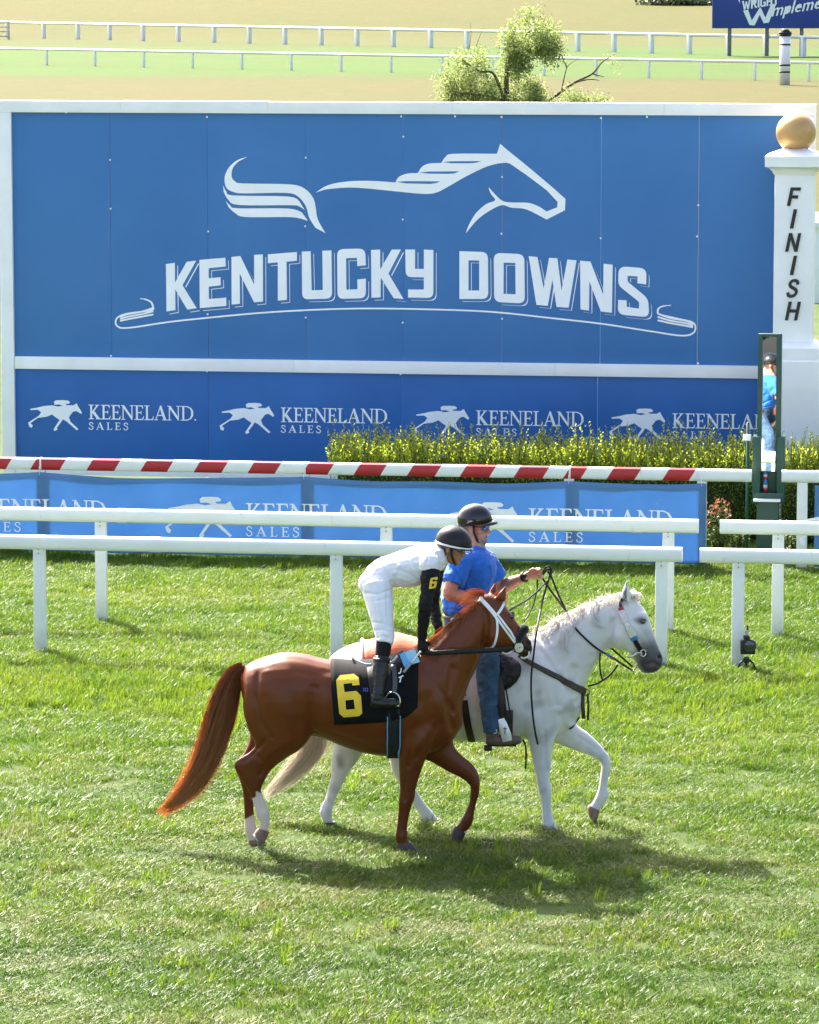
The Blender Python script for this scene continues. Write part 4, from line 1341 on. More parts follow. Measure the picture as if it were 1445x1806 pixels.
# dark leafy clumps put where tree shade lies on the hill, top right edge
DK = leaf_mat('hill_shade_leaf', [(0.2, (0.03, 0.05, 0.015)), (0.8, (0.08, 0.10, 0.04))], .3)
for px, py, r_, lab in ((1185, -6, 2.4, 'dark bush in place of tree shade on the hill above the right of the board, left one'), (1228, 2, 2.0, 'dark bush in place of tree shade on the hill touching the billboard corner')):
    yq = 492.0
    c = at(px, py, yq); c.z = hill(c.x, yq)
    root = empty('shade_bush', c, lab, 'shade_bush', 'stand-ins for tree shade on the far hill')
    it = []
    for _ in range(900):
        v = Vector((random.gauss(0, 1), random.gauss(0, 1), random.gauss(0, 1))).normalized() * random.uniform(.4, 1)
        it.append((c + Vector((v.x * r_ * 1.9, v.y * r_, abs(v.z) * r_ * .55)), Vector((random.gauss(0, 1), random.gauss(0, 1), random.gauss(0, 1))), .45, .18, random.random()))
    obj('trunk', tube([c - Z * .3, c + Z * r_ * .4], [.2, .1], 6), BARK, root)
    put_leaves('crown', it, DK, root)

# ================================================================== HORSES
def coat_mat(name, rough, spec, gloss=0.0, sheen=0.2, fine=0.12, bumpk=0.12):
    """coat colour comes from the 'coat' attribute (markings), with hair-fine grain and large soft variation"""
    m, n, b = newmat(name)
    P = pos(n)
    a = n.nodes.new('ShaderNodeAttribute'); a.attribute_name = 'coat'
    g1 = nz(n, 5, 4, .6, P)
    g2 = nz(n, 160, 3, .7, mapping(n, P, (1, 1, .35)))
    c = mixc(n, mth(n, 'MULTIPLY', mth(n, 'SUBTRACT', g1, .3), .35), a.outputs['Color'], mixc(n, 1.0, a.outputs['Color'], (.72, .66, .62), 'MULTIPLY'))
    c = mixc(n, mth(n, 'MULTIPLY', g2, fine), c, mixc(n, 1.0, c, (1.5, 1.5, 1.5), 'MULTIPLY'))
    n.links.new(c, b.inputs['Base Color'])
    b.inputs['Roughness'].default_value = rough
    b.inputs['Specular IOR Level'].default_value = spec
    b.inputs['Sheen Weight'].default_value = sheen
    b.inputs['Sheen Roughness'].default_value = .4
    b.inputs['Coat Weight'].default_value = gloss
    b.inputs['Coat Roughness'].default_value = .2
    g3 = nz(n, 22, 4, .6, P)
    bump(n, b, mth(n, 'ADD', mth(n, 'MULTIPLY', g2, .25), g3), bumpk * 2.2, .006)
    mr = n.nodes.new('ShaderNodeMapRange'); mr.inputs['To Min'].default_value = rough - .08; mr.inputs['To Max'].default_value = rough + .10
    n.links.new(g1, mr.inputs['Value']); n.links.new(mr.outputs[0], b.inputs['Roughness'])
    return m
def hair_mat(name, root, tip, trans=.35, rough=.4, spec=.5):
    m, n, b = newmat(name)
    a = n.nodes.new('ShaderNodeAttribute'); a.attribute_name = 'leaf'
    sep = n.nodes.new('ShaderNodeSeparateColor'); n.links.new(a.outputs['Color'], sep.inputs[0])
    c = mixc(n, sep.outputs[1], root, tip)
    c = mixc(n, mth(n, 'MULTIPLY', sep.outputs[0], .7), c, mixc(n, 1.0, c, (.6, .55, .52), 'MULTIPLY'))
    n.links.new(c, b.inputs['Base Color'])
    b.inputs['Roughness'].default_value = rough
    b.inputs['Specular IOR Level'].default_value = spec
    t = n.nodes.new('ShaderNodeBsdfTranslucent'); n.links.new(c, t.inputs[0])
    x = n.nodes.new('ShaderNodeMixShader'); x.inputs[0].default_value = trans
    n.links.new(b.outputs[0], x.inputs[1]); n.links.new(t.outputs[0], x.inputs[2])
    n.links.new(x.outputs[0], n.nodes['Material Output'].inputs[0])
    return m
def strands(curves, w0=.0022, name='mane', m=None, parent=None, tipcol=True):
    """curves: lists of 3D points -> thin three-sided hairs tapering to the tip"""
    V, F, A = [], [], []
    for pts in curves:
        n = len(pts); n0 = len(V); val = random.random(); w_ = w0 * random.uniform(.6, 1.3)
        for i, p in enumerate(pts):
            t = i / (n - 1)
            d = (pts[min(i + 1, n - 1)] - pts[max(i - 1, 0)])
            a, b_ = frame_for(d)
            r = w_ * (1 - .8 * t)
            for k in range(3):
                an = 2.094 * k
                V.append(p + a * (r * math.cos(an)) + b_ * (r * math.sin(an))); A.append((val, t, 0))
        for i in range(n - 1):
            for k in range(3):
                k2 = (k + 1) % 3
                F.append((n0 + i * 3 + k, n0 + i * 3 + k2, n0 + (i + 1) * 3 + k2, n0 + (i + 1) * 3 + k))
    me = bpy.data.meshes.new(name); me.from_pydata([tuple(v) for v in V], [], F); me.update()
    vcol(me, 'leaf', np.array(A))
    return put(name, me, m, parent, True)

CH_Y = 29.65
PN_Y, PN_K = 30.47, -0.10 / 232
def CH(px, py, yo=0.0): return at(px, py, CH_Y + yo)
def PN(px, py, yo=0.0): return at(px, py, PN_Y + PN_K * (px - 780) + yo)

# ---------------------------------------------------------------- chestnut racehorse
ch = empty('chestnut_horse', ground(590, 1500), 'chestnut racehorse with white hind socks, nearest the camera', 'horse')
parts = []
torso = [(427,1186,431,1240,.10,0),(437,1172,440,1278,.20,0),(464,1160,470,1298,.265,0),(500,1151,508,1304,.29,0),(532,1153,545,1298,.288,0),(560,1160,572,1302,.28,0),(592,1166,600,1314,.285,0),(640,1168,645,1328,.295,0),(690,1162,690,1334,.285,0),(728,1148,732,1331,.255,0),(762,1136,768,1326,.225,0),(790,1150,797,1308,.175,0),(806,1195,811,1288,.10,0)]
parts.append(loft([(*s, -.12) for s in torso], CH, 4, 24, 2.15))
neck = [(728,1150,800,1300,.19,0),(758,1132,812,1272,.185,0),(783,1110,817,1238,.155,0),(806,1090,828,1205,.125,0),(828,1071,842,1176,.105,0),(848,1054,852,1150,.092,0),(866,1047,862,1130,.085,0)]
parts.append(loft(neck, CH, 4, 20, 2.0))
head = [(858,1047,848,1084,.075,0),(876,1050,854,1112,.092,0),(889,1063,862,1134,.098,0),(899,1078,870,1143,.092,0),(909,1092,884,1146,.075,0),(919,1106,901,1148,.058,0),(929,1119,913,1153,.050,0),(936,1130,922,1158,.052,0),(939,1141,928,1160,.042,0)]
parts.append(loft(head, CH, 4, 18, 2.1))
parts.append(ell(CH(873,1120,0), (.10, .095, .115)))               # jowl
# near foreleg (standing)
nf = [(690,1270,778,1262,.10,-.13),(697,1300,768,1300,.095,-.135),(703,1325,757,1325,.080,-.13),(703,1345,749,1345,.068,-.125),(704,1368,741,1368,.056,-.12),(705,1392,734,1392,.050,-.12),(703,1409,732,1409,.047,-.12),(703,1420,727,1420,.042,-.12),(702,1440,722,1440,.034,-.12),(700,1458,719,1458,.034,-.12),(697,1473,719,1473,.040,-.12),(698,1483,721,1482,.036,-.12),(702,1490,726,1488,.038,-.12)]
parts.append(loft(nf, CH, 4, 14, 2.1))
# far foreleg (lifted)
ff = [(730,1270,805,1285,.08,.12),(740,1330,800,1312,.075,.12),(765,1346,813,1330,.062,.12),(792,1362,832,1346,.052,.12),(815,1373,843,1361,.046,.12),(829,1386,847,1378,.044,.12),(829,1398,846,1398,.040,.12),(828,1412,841,1416,.032,.12),(822,1428,837,1433,.032,.12),(815,1441,835,1448,.038,.12),(809,1451,828,1462,.034,.12),(803,1459,819,1468,.036,.12)]
parts.append(loft(ff, CH, 4, 14, 2.1))
# near hind (flexed)
nh = [(432,1205,545,1180,.10,-.15),(428,1245,556,1245,.125,-.15),(437,1285,552,1292,.115,-.145),(450,1312,532,1320,.088,-.14),(440,1326,506,1337,.066,-.13),(423,1337,487,1351,.053,-.125),(412,1349,476,1363,.046,-.12),(421,1368,466,1380,.043,-.12),(434,1388,461,1393,.036,-.12),(442,1404,464,1402,.031,-.12),(448,1422,470,1417,.031,-.12),(452,1438,476,1432,.038,-.12),(457,1450,476,1448,.034,-.12),(457,1462,474,1464,.034,-.12)]
parts.append(loft(nh, CH, 4, 16, 2.1))
# far hind (standing)
fh = [(440,1220,540,1200,.10,.14),(438,1265,548,1265,.11,.14),(440,1300,520,1312,.085,.13),(428,1330,486,1345,.055,.12),(413,1348,458,1364,.046,.12),(422,1374,450,1380,.042,.12),(428,1395,448,1398,.034,.12),(430,1420,448,1422,.031,.12),(431,1445,450,1446,.032,.12),(431,1464,454,1462,.039,.12),(435,1477,457,1472,.035,.12),(440,1485,463,1480,.037,.12)]
parts.append(loft(fh, CH, 4, 16, 2.1))
parts.append(ell(CH(500,1232,-.13), (.26, .17, .27)))
parts.append(ell(CH(500,1232,.13), (.26, .17, .27)))
parts.append(ell(CH(755,1235,-.10), (.17, .14, .27), Matrix.Rotation(R(-12), 3, 'Y')))
parts.append(ell(CH(755,1235,.10), (.17, .14, .27), Matrix.Rotation(R(-12), 3, 'Y')))
# ears
def ear(PF, tip, b0, b1, yo, tw=.02):
    return loft([(b0[0], b0[1], b1[0], b1[1], .028, yo), ((b0[0] * .6 + tip[0] * .4) - 2, b0[1] * .6 + tip[1] * .4, (b1[0] * .6 + tip[0] * .4) + 2, b1[1] * .6 + tip[1] * .4, .026, yo + tw * .5), (b0[0] * .25 + tip[0] * .75 - .5, b0[1] * .25 + tip[1] * .75, b1[0] * .25 + tip[0] * .75 + .5, b1[1] * .25 + tip[1] * .75, .014, yo + tw), (tip[0] - 1, tip[1] + 1, tip[0] + 1, tip[1], .005, yo + tw)], PF, 3, 10, 2.0, False)
parts.append(ear(CH, (893,1031), (874,1054), (890,1062), -.055))
parts.append(ear(CH, (874,1025), (860,1050), (876,1056), .06))
me = remesh(parts, .0105, 9)
sculpt(me, [
 ([(720,1150),(745,1190),(775,1240)], .012, 18), ([(798,1180),(790,1240),(800,1285)], -.014, 8),
 ([(760,1290),(730,1320)], .010, 14), ([(775,1275),(745,1318),(735,1335)], -.008, 5),
 ([(556,1215),(553,1260),(552,1292)], -.018, 11),
 ([(455,1190),(452,1230),(462,1275),(478,1300)], -.010, 5), ([(470,1180),(492,1230),(505,1270)], .012, 18),
 ([(446,1330),(470,1345),(460,1365)], -.007, 5),
 ([(848,1152),(856,1128),(858,1100),(855,1078)], -.014, 5), ([(872,1120)], .010, 14),
 ([(900,1108),(922,1140)], -.006, 5), ([(888,1100),(912,1128)], .005, 4), ([(903,1082)], .012, 7), ([(898,1093),(892,1086)], -.006, 4),
 ([(600,1240),(640,1250),(690,1245)], .008, 26), ([(700,1180),(706,1240),(700,1300)], -.007, 9),
 ([(823,1190),(800,1240)], -.006, 6), ([(714,1380),(714,1410)], -.006, 3), ([(711,1430),(709,1470)], -.006, 3), ([(458,1400),(463,1430)], -.004, 2.5),
 ([(932,1133)], -.010, 3), ([(925,1146),(938,1147)], -.007, 2),
 ([(742,1165),(768,1205),(800,1252)], -.009, 5), ([(732,1262)], .012, 16), ([(728,1300),(722,1352)], -.007, 4), ([(745,1300),(735,1350)], .006, 5),
 ([(850,1155),(828,1205),(802,1258)], -.009, 4), ([(822,1095),(785,1135),(752,1168)], .009, 9), ([(800,1150),(775,1185)], -.006, 7), ([(468,1308),(432,1342)], -.007, 3.5), ([(500,1310),(470,1335)], .007, 8),
 ([(600,1180),(560,1190),(520,1182)], -.005, 8), ([(585,1290),(640,1312),(690,1318)], -.004, 5), ([(716,1415),(712,1460)], .004, 2), ([(704,1415),(702,1462)], .004, 2), ([(835,1362),(838,1385)], .005, 4),
], CH_Y)
for q in range(5):
    x_ = 610 + q * 24
    sculpt(me, [([(x_, 1200), (x_ - 12, 1290)], .0016, 6)], CH_Y)
px, py, co = vpx(me)
base = np.array((.118, .0305, .0080))
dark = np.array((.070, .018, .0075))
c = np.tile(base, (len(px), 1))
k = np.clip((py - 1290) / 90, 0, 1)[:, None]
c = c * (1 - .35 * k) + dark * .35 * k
kb = np.clip(1 - np.abs(py - 1318) / 40, 0, 1) * (py > 1270) * (px > 560) * (px < 690)
c = c * (1 - .25 * kb[:, None]) + np.array((.095, .034, .014)) * .25 * kb[:, None]
muz = np.clip(1.25 - np.hypot(px - 934, py - 1144) / 24, 0, 1)[:, None]
c = c * (1 - muz) + np.array((.016, .010, .009)) * muz
eye = np.clip(1 - np.hypot(px - 903, py - 1085) / 9, 0, 1)[:, None]
c = c * (1 - eye * .6) + np.array((.03, .015, .01)) * eye * .6
nearhind = (co[:, 1] < CH_Y) & (px < 480) & (px > 425) & (py > 1395 + (px < 452) * 10 + .4 * np.abs(px - 452))
farhind = (co[:, 1] > CH_Y) & (px < 480) & (px > 420) & (py > 1434 + (452 - px) * .55)
sock = (nearhind | farhind)[:, None]
c = np.where(sock, np.array((.60, .48, .42)), c)
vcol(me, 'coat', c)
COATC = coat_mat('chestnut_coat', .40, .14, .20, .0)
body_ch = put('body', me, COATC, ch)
bvh_ch = bvh_of(me)
# hooves
def hoof(PF, secs, col, parent, name='hoof'):
    return obj(name, loft(secs, PF, 3, 16, 2.3, False), col, parent, 40)
HOOFD = mat('dark_hoof', (.045, .03, .026), .45, .4, var=.3, vs=30)
HOOFP = mat('pale_hoof', (.20, .12, .085), .5, .4, var=.3, vs=30)
SHOE = mat('worn_steel', (.42, .42, .42), .3, .5, metal=1.0, var=.2, vs=40)
hoof(CH, [(700,1486,725,1485,.040,-.12),(699,1494,731,1492,.048,-.12),(700,1502,738,1501,.056,-.12)], HOOFD, ch)
hoof(CH, [(802,1456,822,1469,.040,.12),(797,1464,818,1478,.046,.12),(796,1474,812,1488,.050,.12)], HOOFD, ch)
o = hoof(CH, [(456,1460,475,1466,.038,-.12),(450,1466,472,1477,.043,-.12),(447,1474,462,1492,.048,-.12)], HOOFP, ch)
hoof(CH, [(438,1482,464,1477,.040,.12),(440,1490,470,1487,.048,.12),(441,1501,476,1499,.054,.12)], HOOFP, ch)
sh_ = [CH(449 + 3.2 * math.cos(a) * 0, 0) for a in ()]
ring = []
for i in range(17):
    a = math.pi * 2 * i / 16
    t_ = math.cos(a); s_ = math.sin(a)
    ring.append(CH(453.5 + 7.0 * t_ * .72, 1482.5 + 10.0 * t_, -.12 + .045 * s_))
obj('horseshoe', tube(ring, .007, 6), SHOE, o)
# eyes
EYE = mat('horse_eye', (.012, .008, .006), .08, .6, var=.1, coat=1.0)
def eyeball(PF, px, py, bvh, parent, r=.017):
    p = PF(px, py)
    for sgn in (-1, 1):
        o_ = Vector((p.x, p.y + sgn * .6, p.z)); h = bvh.ray_cast(o_, Vector((0, -sgn, 0)))
        if h[0] is not None:
            obj('eye', ell(h[0] - Vector((0, -sgn * .005, 0)), (r * 1.15, r * .7, r)), EYE, parent)
            obj('eyelid', tube([h[0] + Vector((r * 1.35 * math.cos(t), sgn * .002, r * .3 + r * .75 * math.sin(t))) for t in np.linspace(.2, 2.94, 7)], .004, 6), body_ch.data.materials[0] if parent is ch else COATG, parent)
obj_nostril = mat('nostril_skin', (.010, .006, .006), .6, .3)
eyeball(CH, 903, 1086, bvh_ch, ch)
def on_surf(PF, bvh, px, py, out=0.0, side=-1, fallback=0.0):
    """point on the camera-facing side of a body at a photo position"""
    p = PF(px, py)
    o_ = Vector((p.x, p.y + side * .8, p.z))
    h = bvh.ray_cast(o_, Vector((0, -side, 0)))
    if h[0] is None:
        q = bvh.find_nearest(p)
        nn = (p - q[0]); nn = nn.normalized() if nn.length > 1e-5 else Vector((0, side, 0))
        return p + Vector((0, side * fallback, 0)), Vector((0, side, 0))
    return h[0] + h[1] * out, h[1]
h0, _ = on_surf(CH, bvh_ch, 934, 1134)
obj('nostril', ell(h0, (.013, .006, .018)), obj_nostril, ch)
h0, _ = on_surf(CH, bvh_ch, 934, 1134, 0, 1)
obj('nostril', ell(h0, (.013, .006, .018)), obj_nostril, ch)
# tail
def tail(PF, spine, widths, name, m, parent, nst, coreM, jitter=.03, seg=14, depth=.6, w0=.0022, spread_tip=1.0, corek=.75):
    sp = [Vector(p) for p in cat([PF(*q) for q in spine], 4)]
    wd = [x[0] for x in cat([(x,) for x in widths], 4)]
    core = tube(sp, [max(x * corek * max(0, 1 - (i / (len(wd) - 1)) * 1.15) ** .6, .0015) for i, x in enumerate(wd)], 12, flat=(depth, 1))
    tl = obj(name, core, coreM, parent)
    curves = []
    for _ in range(nst):
        a = random.random() * 6.283; r = math.sqrt(random.random())
        ph = random.random() * 6.28; e = random.triangular(.6, 1.06, 1.0); loose = random.random() ** 3 * 2.5; st = random.uniform(0, .22) if random.random() < .85 else random.uniform(.2, .5)
        pts = []
        for i in range(seg):
            t = st + (e - st) * i / (seg - 1)
            f = min(t, 1) * (len(sp) - 1); j = min(int(f), len(sp) - 2)
            p = sp[j].lerp(sp[j + 1], f - j); d = (sp[j + 1] - sp[j])
            if t > 1: p = p + d.normalized() * (t - 1) * 1.2
            u, v = frame_for(d)
            ww = wd[j] + (wd[j + 1] - wd[j]) * (f - j)
            rr = ww * r * (1.12 + .35 * t * loose)
            wv = jitter * t * math.sin(ph + t * 5)
            pts.append(p + u * (math.cos(a) * rr * depth + wv * .4) + v * (math.sin(a) * rr + wv))
        curves.append(pts)
    strands(curves, w0, 'hair', m, tl)
    return tl
TAILC = hair_mat('chestnut_tail_hair', (.32, .085, .022), (.88, .46, .19), .6)
TCORE = mat('chestnut_tail_core', (.075, .022, .010), .6, .3, var=.5, vs=40, bmp=.5, bs=90)
tail(CH, [(432,1176,0),(414,1190,0),(402,1220,0),(391,1256,0),(378,1300,0),(362,1342,0),(342,1378,0),(320,1404,0),(290,1430,0)], [.042,.058,.074,.084,.080,.074,.060,.042,.010], 'tail', TAILC, ch, 1300, TCORE, .036, 14, .62, .0024, corek=.5)
# mane and forelock
MANEC = hair_mat('chestnut_mane_hair', (.42, .12, .03), (.70, .32, .11), .6)
crest = cat([(742,1139),(766,1126),(786,1110),(807,1092),(829,1073),(846,1059)], 8)
curves = []
for _ in range(800):
    f = random.random(); q = crest[min(int(f * (len(crest) - 1)), len(crest) - 1)]
    p0 = CH(q[0] + random.gauss(0, 1.5), q[1] + 1 + random.gauss(0, 1), random.gauss(-.005, .012))
    L = random.uniform(.06, .14); side = -1 if random.random() < .75 else 1
    pts = []
    dx = random.gauss(-.5, .3); up = random.uniform(-.05, .10)
    for i in range(7):
        t = i / 6
        pts.append(p0 + Vector((dx * L * t, side * L * (.22 * t + .22 * math.sin(min(t * 2, 1.57))) + random.gauss(0, .001), L * (up * math.sin(t * 2.2) - .62 * t * t))))
    curves.append(pts)
for _ in range(70):     # wisps blown back from the poll
    q = CH(852 + random.gauss(0, 5), 1050 + random.gauss(0, 3), random.gauss(-.02, .02))
    L = random.uniform(.10, .22); lift = random.gauss(-.12, .15)
    curves.append([q + Vector((-L * t, random.gauss(0, .004) - .02 * t, L * (.16 * math.sin(t * 4 + .5) + lift * t))) for t in np.linspace(0, 1, 8)])
strands(curves, .002, 'mane', MANEC, ch)
curves = []
for _ in range(160):
    q = CH(879 + random.gauss(0, 4), 1050 + random.gauss(0, 2), random.gauss(0, .03))
    L = random.uniform(.06, .13)
    curves.append([q + Vector((L * .45 * t + random.gauss(0, .002), random.gauss(0, .002), .02 * math.sin(t * 3) - L * .6 * t * t)) for t in np.linspace(0, 1, 6)])
strands(curves, .002, 'forelock', MANEC, ch)

# ---------------------------------------------------------------- grey lead pony
pn = empty('grey_horse', ground(790, 1475), 'white grey lead pony carrying the rider in blue', 'horse')
parts = []
torso = [(574,1182,578,1225,.09,0),(581,1162,586,1262,.19,0),(600,1146,608,1284,.26,0),(632,1134,640,1290,.29,0),(664,1138,668,1288,.285,0),(705,1146,708,1292,.285,0),(760,1154,760,1300,.30,0),(820,1160,820,1307,.305,0),(870,1156,870,1308,.30,0),(905,1140,908,1304,.275,0),(940,1124,948,1300,.245,0),(975,1130,985,1294,.205,0),(1002,1165,1008,1278,.15,0),(1018,1195,1020,1255,.08,0)]
parts.append(loft([(*s, -.12) for s in torso], PN, 4, 24, 2.15))
neck = [(905,1146,1010,1288,.18,0),(935,1126,1024,1258,.19,0),(965,1110,1030,1222,.165,0),(992,1096,1040,1192,.14,0),(1018,1083,1054,1168,.12,0),(1044,1069,1066,1150,.105,0),(1070,1058,1080,1142,.095,0),(1090,1055,1090,1130,.085,0)]
parts.append(loft(neck, PN, 4, 20, 2.0))
head = [(1096,1056,1078,1104,.085,0),(1114,1055,1076,1128,.102,0),(1128,1063,1082,1141,.110,0),(1140,1079,1096,1145,.103,0),(1148,1098,1108,1150,.088,0),(1154,1118,1116,1160,.070,0),(1160,1136,1122,1171,.058,0),(1166,1150,1127,1180,.054,0),(1170,1161,1134,1187,.052,0),(1168,1172,1146,1187,.042,0)]
parts.append(loft(head, PN, 4, 18, 2.1))
parts.append(ell(PN(1090,1118,0), (.11, .108, .115)))
nf = [(905,1250,1000,1245,.10,-.13),(918,1278,990,1278,.095,-.135),(930,1304,979,1304,.080,-.13),(936,1325,975,1325,.066,-.125),(941,1350,972,1350,.056,-.12),(946,1376,970,1376,.050,-.12),(949,1392,973,1391,.049,-.12),(953,1408,973,1408,.042,-.12),(955,1426,973,1426,.036,-.12),(956,1443,976,1441,.036,-.12),(957,1456,981,1453,.042,-.12),(963,1465,985,1461,.039,-.12),(968,1470,990,1466,.041,-.12)]
parts.append(loft(nf, PN, 4, 14, 2.1))
ff = [(945,1270,1015,1262,.085,.12),(975,1306,1018,1278,.075,.12),(1000,1318,1036,1291,.062,.12),(1024,1327,1053,1307,.052,.12),(1046,1335,1068,1324,.046,.12),(1060,1345,1077,1339,.045,.12),(1060,1358,1077,1358,.041,.12),(1058,1376,1073,1376,.034,.12),(1055,1392,1072,1392,.034,.12),(1050,1405,1075,1403,.041,.12),(1044,1416,1065,1420,.036,.12),(1038,1422,1057,1430,.038,.12)]
parts.append(loft(ff, PN, 4, 14, 2.1))
nh = [(585,1190,690,1180,.10,-.15),(586,1235,694,1235,.12,-.15),(592,1275,680,1284,.10,-.145),(590,1305,660,1310,.076,-.14),(587,1328,640,1330,.060,-.13),(585,1345,625,1350,.050,-.125),(585,1362,615,1364,.044,-.12),(579,1388,602,1390,.036,-.12),(571,1412,591,1413,.034,-.12),(563,1432,587,1430,.042,-.12),(570,1446,586,1443,.036,-.12),(575,1454,590,1452,.038,-.12)]
parts.append(loft(nh, PN, 4, 16, 2.1))
fh = [(600,1190,700,1180,.10,.14),(620,1235,720,1235,.11,.14),(650,1280,732,1280,.09,.135),(672,1310,730,1312,.065,.13),(686,1335,722,1335,.050,.12),(690,1356,720,1350,.045,.12),(700,1376,724,1370,.038,.12),(716,1400,735,1393,.034,.12),(733,1426,750,1416,.034,.12),(744,1444,764,1432,.041,.12),(754,1456,774,1446,.038,.12)]
parts.append(loft(fh, PN, 4, 16, 2.1))
for s in (-1, 1):
    parts.append(ell(PN(645,1215,.13 * s), (.24, .17, .25)))
    parts.append(ell(PN(955,1225,.10 * s), (.17, .14, .25), Matrix.Rotation(R(-10), 3, 'Y')))
parts.append(ear(PN, (1106,1018), (1094,1060), (1114,1062), -.06, .01))
parts.append(ear(PN, (1118,1034), (1110,1058), (1126,1062), .06, .02))
me = remesh(parts, .0105, 9)
sculpt(me, [
 ([(930,1140),(955,1190),(985,1235)], .012, 18), ([(1012,1180),(1005,1230),(1012,1270)], -.016, 8),
 ([(985,1262),(962,1300)], -.010, 6), ([(930,1262),(950,1290)], .010, 14),
 ([(1070,1146),(1078,1125),(1080,1095)], -.014, 5), ([(1092,1120)], .012, 14),
 ([(1120,1105),(1142,1140)], .006, 4), ([(1112,1118),(1135,1155)], -.006, 5), ([(1133,1091)], .010, 7), ([(1128,1101),(1120,1095)], -.007, 4), ([(1137,1083),(1128,1083)], .008, 4),
 ([(1163,1158)], -.012, 3.5), ([(1140,1172),(1152,1168),(1164,1175)], -.010, 2.2),
 ([(1040,1180),(1025,1215)], -.008, 7), ([(960,1385),(960,1398)], -.004, 3), ([(965,1410),(966,1450)], -.006, 3), ([(577,1392),(570,1425)], -.005, 3),
 ([(1068,1345),(1068,1355)], .004, 5),
 ([(955,1150),(985,1190),(1012,1225)], -.009, 5), ([(945,1262)], .010, 15), ([(960,1290),(962,1345)], -.007, 4), ([(1060,1160),(1040,1195),(1018,1240)], -.009, 4), ([(1040,1085),(1000,1118),(965,1150)], .008, 9), ([(1015,1140),(990,1172)], -.006, 7), ([(1000,1240),(1012,1215)], .010, 9), ([(1020,1300),(1055,1322)], -.005, 3),
], PN_Y)
px, py, co = vpx(me)
c = np.tile(np.array((.60, .595, .585)), (len(px), 1))
def blend(c, k, col):
    k = np.clip(k, 0, 1)[:, None]
    return c * (1 - k) + np.array(col) * k
def nzv(s, o=0.0):
    return np.array([noise.noise(Vector((q[0] * s + o, q[1] * s, q[2] * s))) for q in co])
n1 = nzv(4.0); n2 = nzv(14.0, 3)
c = blend(c, .25 + .5 * n1, (.48, .48, .48))
n3 = nzv(9.0, 7)
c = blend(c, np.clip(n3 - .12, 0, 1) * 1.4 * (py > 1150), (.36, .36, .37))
c = blend(c, 1.75 - np.hypot((px - 1153) / 27, (py - 1168) / 25), (.035, .033, .036))
c = blend(c, 1.0 - np.hypot(px - 1150, py - 1144) / 34, (.085, .085, .10))
c = blend(c, 1.05 - np.hypot((px - 1131) / 15, (py - 1094) / 9), (.045, .042, .047))
c = blend(c, .50 - np.hypot(px - 1140, py - 1115) / 36, (.22, .22, .24))
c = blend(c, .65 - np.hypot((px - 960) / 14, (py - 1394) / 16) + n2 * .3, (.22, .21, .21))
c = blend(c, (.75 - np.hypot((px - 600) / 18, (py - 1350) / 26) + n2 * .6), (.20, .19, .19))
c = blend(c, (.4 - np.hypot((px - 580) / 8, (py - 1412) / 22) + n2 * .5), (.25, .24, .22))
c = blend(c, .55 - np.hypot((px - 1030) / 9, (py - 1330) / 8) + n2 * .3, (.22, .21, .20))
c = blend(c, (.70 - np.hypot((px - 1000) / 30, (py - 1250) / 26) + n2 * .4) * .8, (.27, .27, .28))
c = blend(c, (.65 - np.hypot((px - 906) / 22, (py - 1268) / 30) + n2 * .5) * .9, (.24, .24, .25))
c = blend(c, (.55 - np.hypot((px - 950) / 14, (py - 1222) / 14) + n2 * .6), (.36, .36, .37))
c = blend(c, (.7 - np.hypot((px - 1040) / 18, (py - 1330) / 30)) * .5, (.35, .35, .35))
c = blend(c, (py - 1440) / 60 * .5, (.42, .38, .33))
c = blend(c, .9 - np.hypot((px - 1150) / 9, (py - 1174) / 6), (.16, .06, .05))
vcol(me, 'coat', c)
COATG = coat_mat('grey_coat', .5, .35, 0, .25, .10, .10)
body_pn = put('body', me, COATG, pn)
bvh_pn = bvh_of(me)
hoof(PN, [(966,1466,989,1462,.042,-.12),(967,1472,995,1469,.050,-.12),(969,1481,1001,1478,.057,-.12)], HOOFD, pn)
hoof(PN, [(1039,1419,1058,1429,.041,.12),(1036,1425,1056,1438,.047,.12),(1039,1440,1051,1454,.050,.12)], HOOFP, pn)
hoof(PN, [(573,1450,592,1449,.040,-.12),(573,1457,596,1456,.047,-.12),(574,1466,602,1464,.052,-.12)], HOOFD, pn)
hoof(PN, [(753,1450,776,1443,.040,.12),(757,1458,784,1450,.047,.12),(762,1466,791,1461,.052,.12)], HOOFD, pn)
eyeball(PN, 1133, 1093, bvh_pn, pn, .018)
for s in (-1, 1):
    h0, _ = on_surf(PN, bvh_pn, 1163, 1158, 0, s)
    obj('nostril', ell(h0, (.014, .006, .019)), obj_nostril, pn)
h0, nn_ = on_surf(PN, bvh_pn, 1103, 1042, 0)
obj('ear_hollow', loft([(1099,1056,1105,1058,.006,0),(1098,1044,1105,1046,.006,0),(1101,1032,1105,1034,.004,0),(1104,1025,1105.5,1026,.002,0)], lambda a_, b_, y_: (on_surf(PN, bvh_pn, a_, b_, .0)[0]), 3, 8, 2), mat('ear_inside', (.17, .15, .15), .8, .2), pn)
TAILG = hair_mat('cream_tail_hair', (.86, .74, .55), (.92, .88, .80), .5)
GCORE = mat('cream_tail_core', (.80, .70, .52), .6, .3, var=.15, vs=40, bmp=.5, bs=90, trans=.5)
tail(PN, [(582,1172,0),(570,1200,0),(563,1240,0),(558,1280,0),(552,1312,0),(538,1338,0),(516,1362,0),(494,1382,0),(470,1402,0)], [.035,.05,.065,.08,.085,.07,.055,.038,.004], 'tail', TAILG, pn, 520, GCORE, .03, 14, .6, .0026, corek=.4)
curves = []
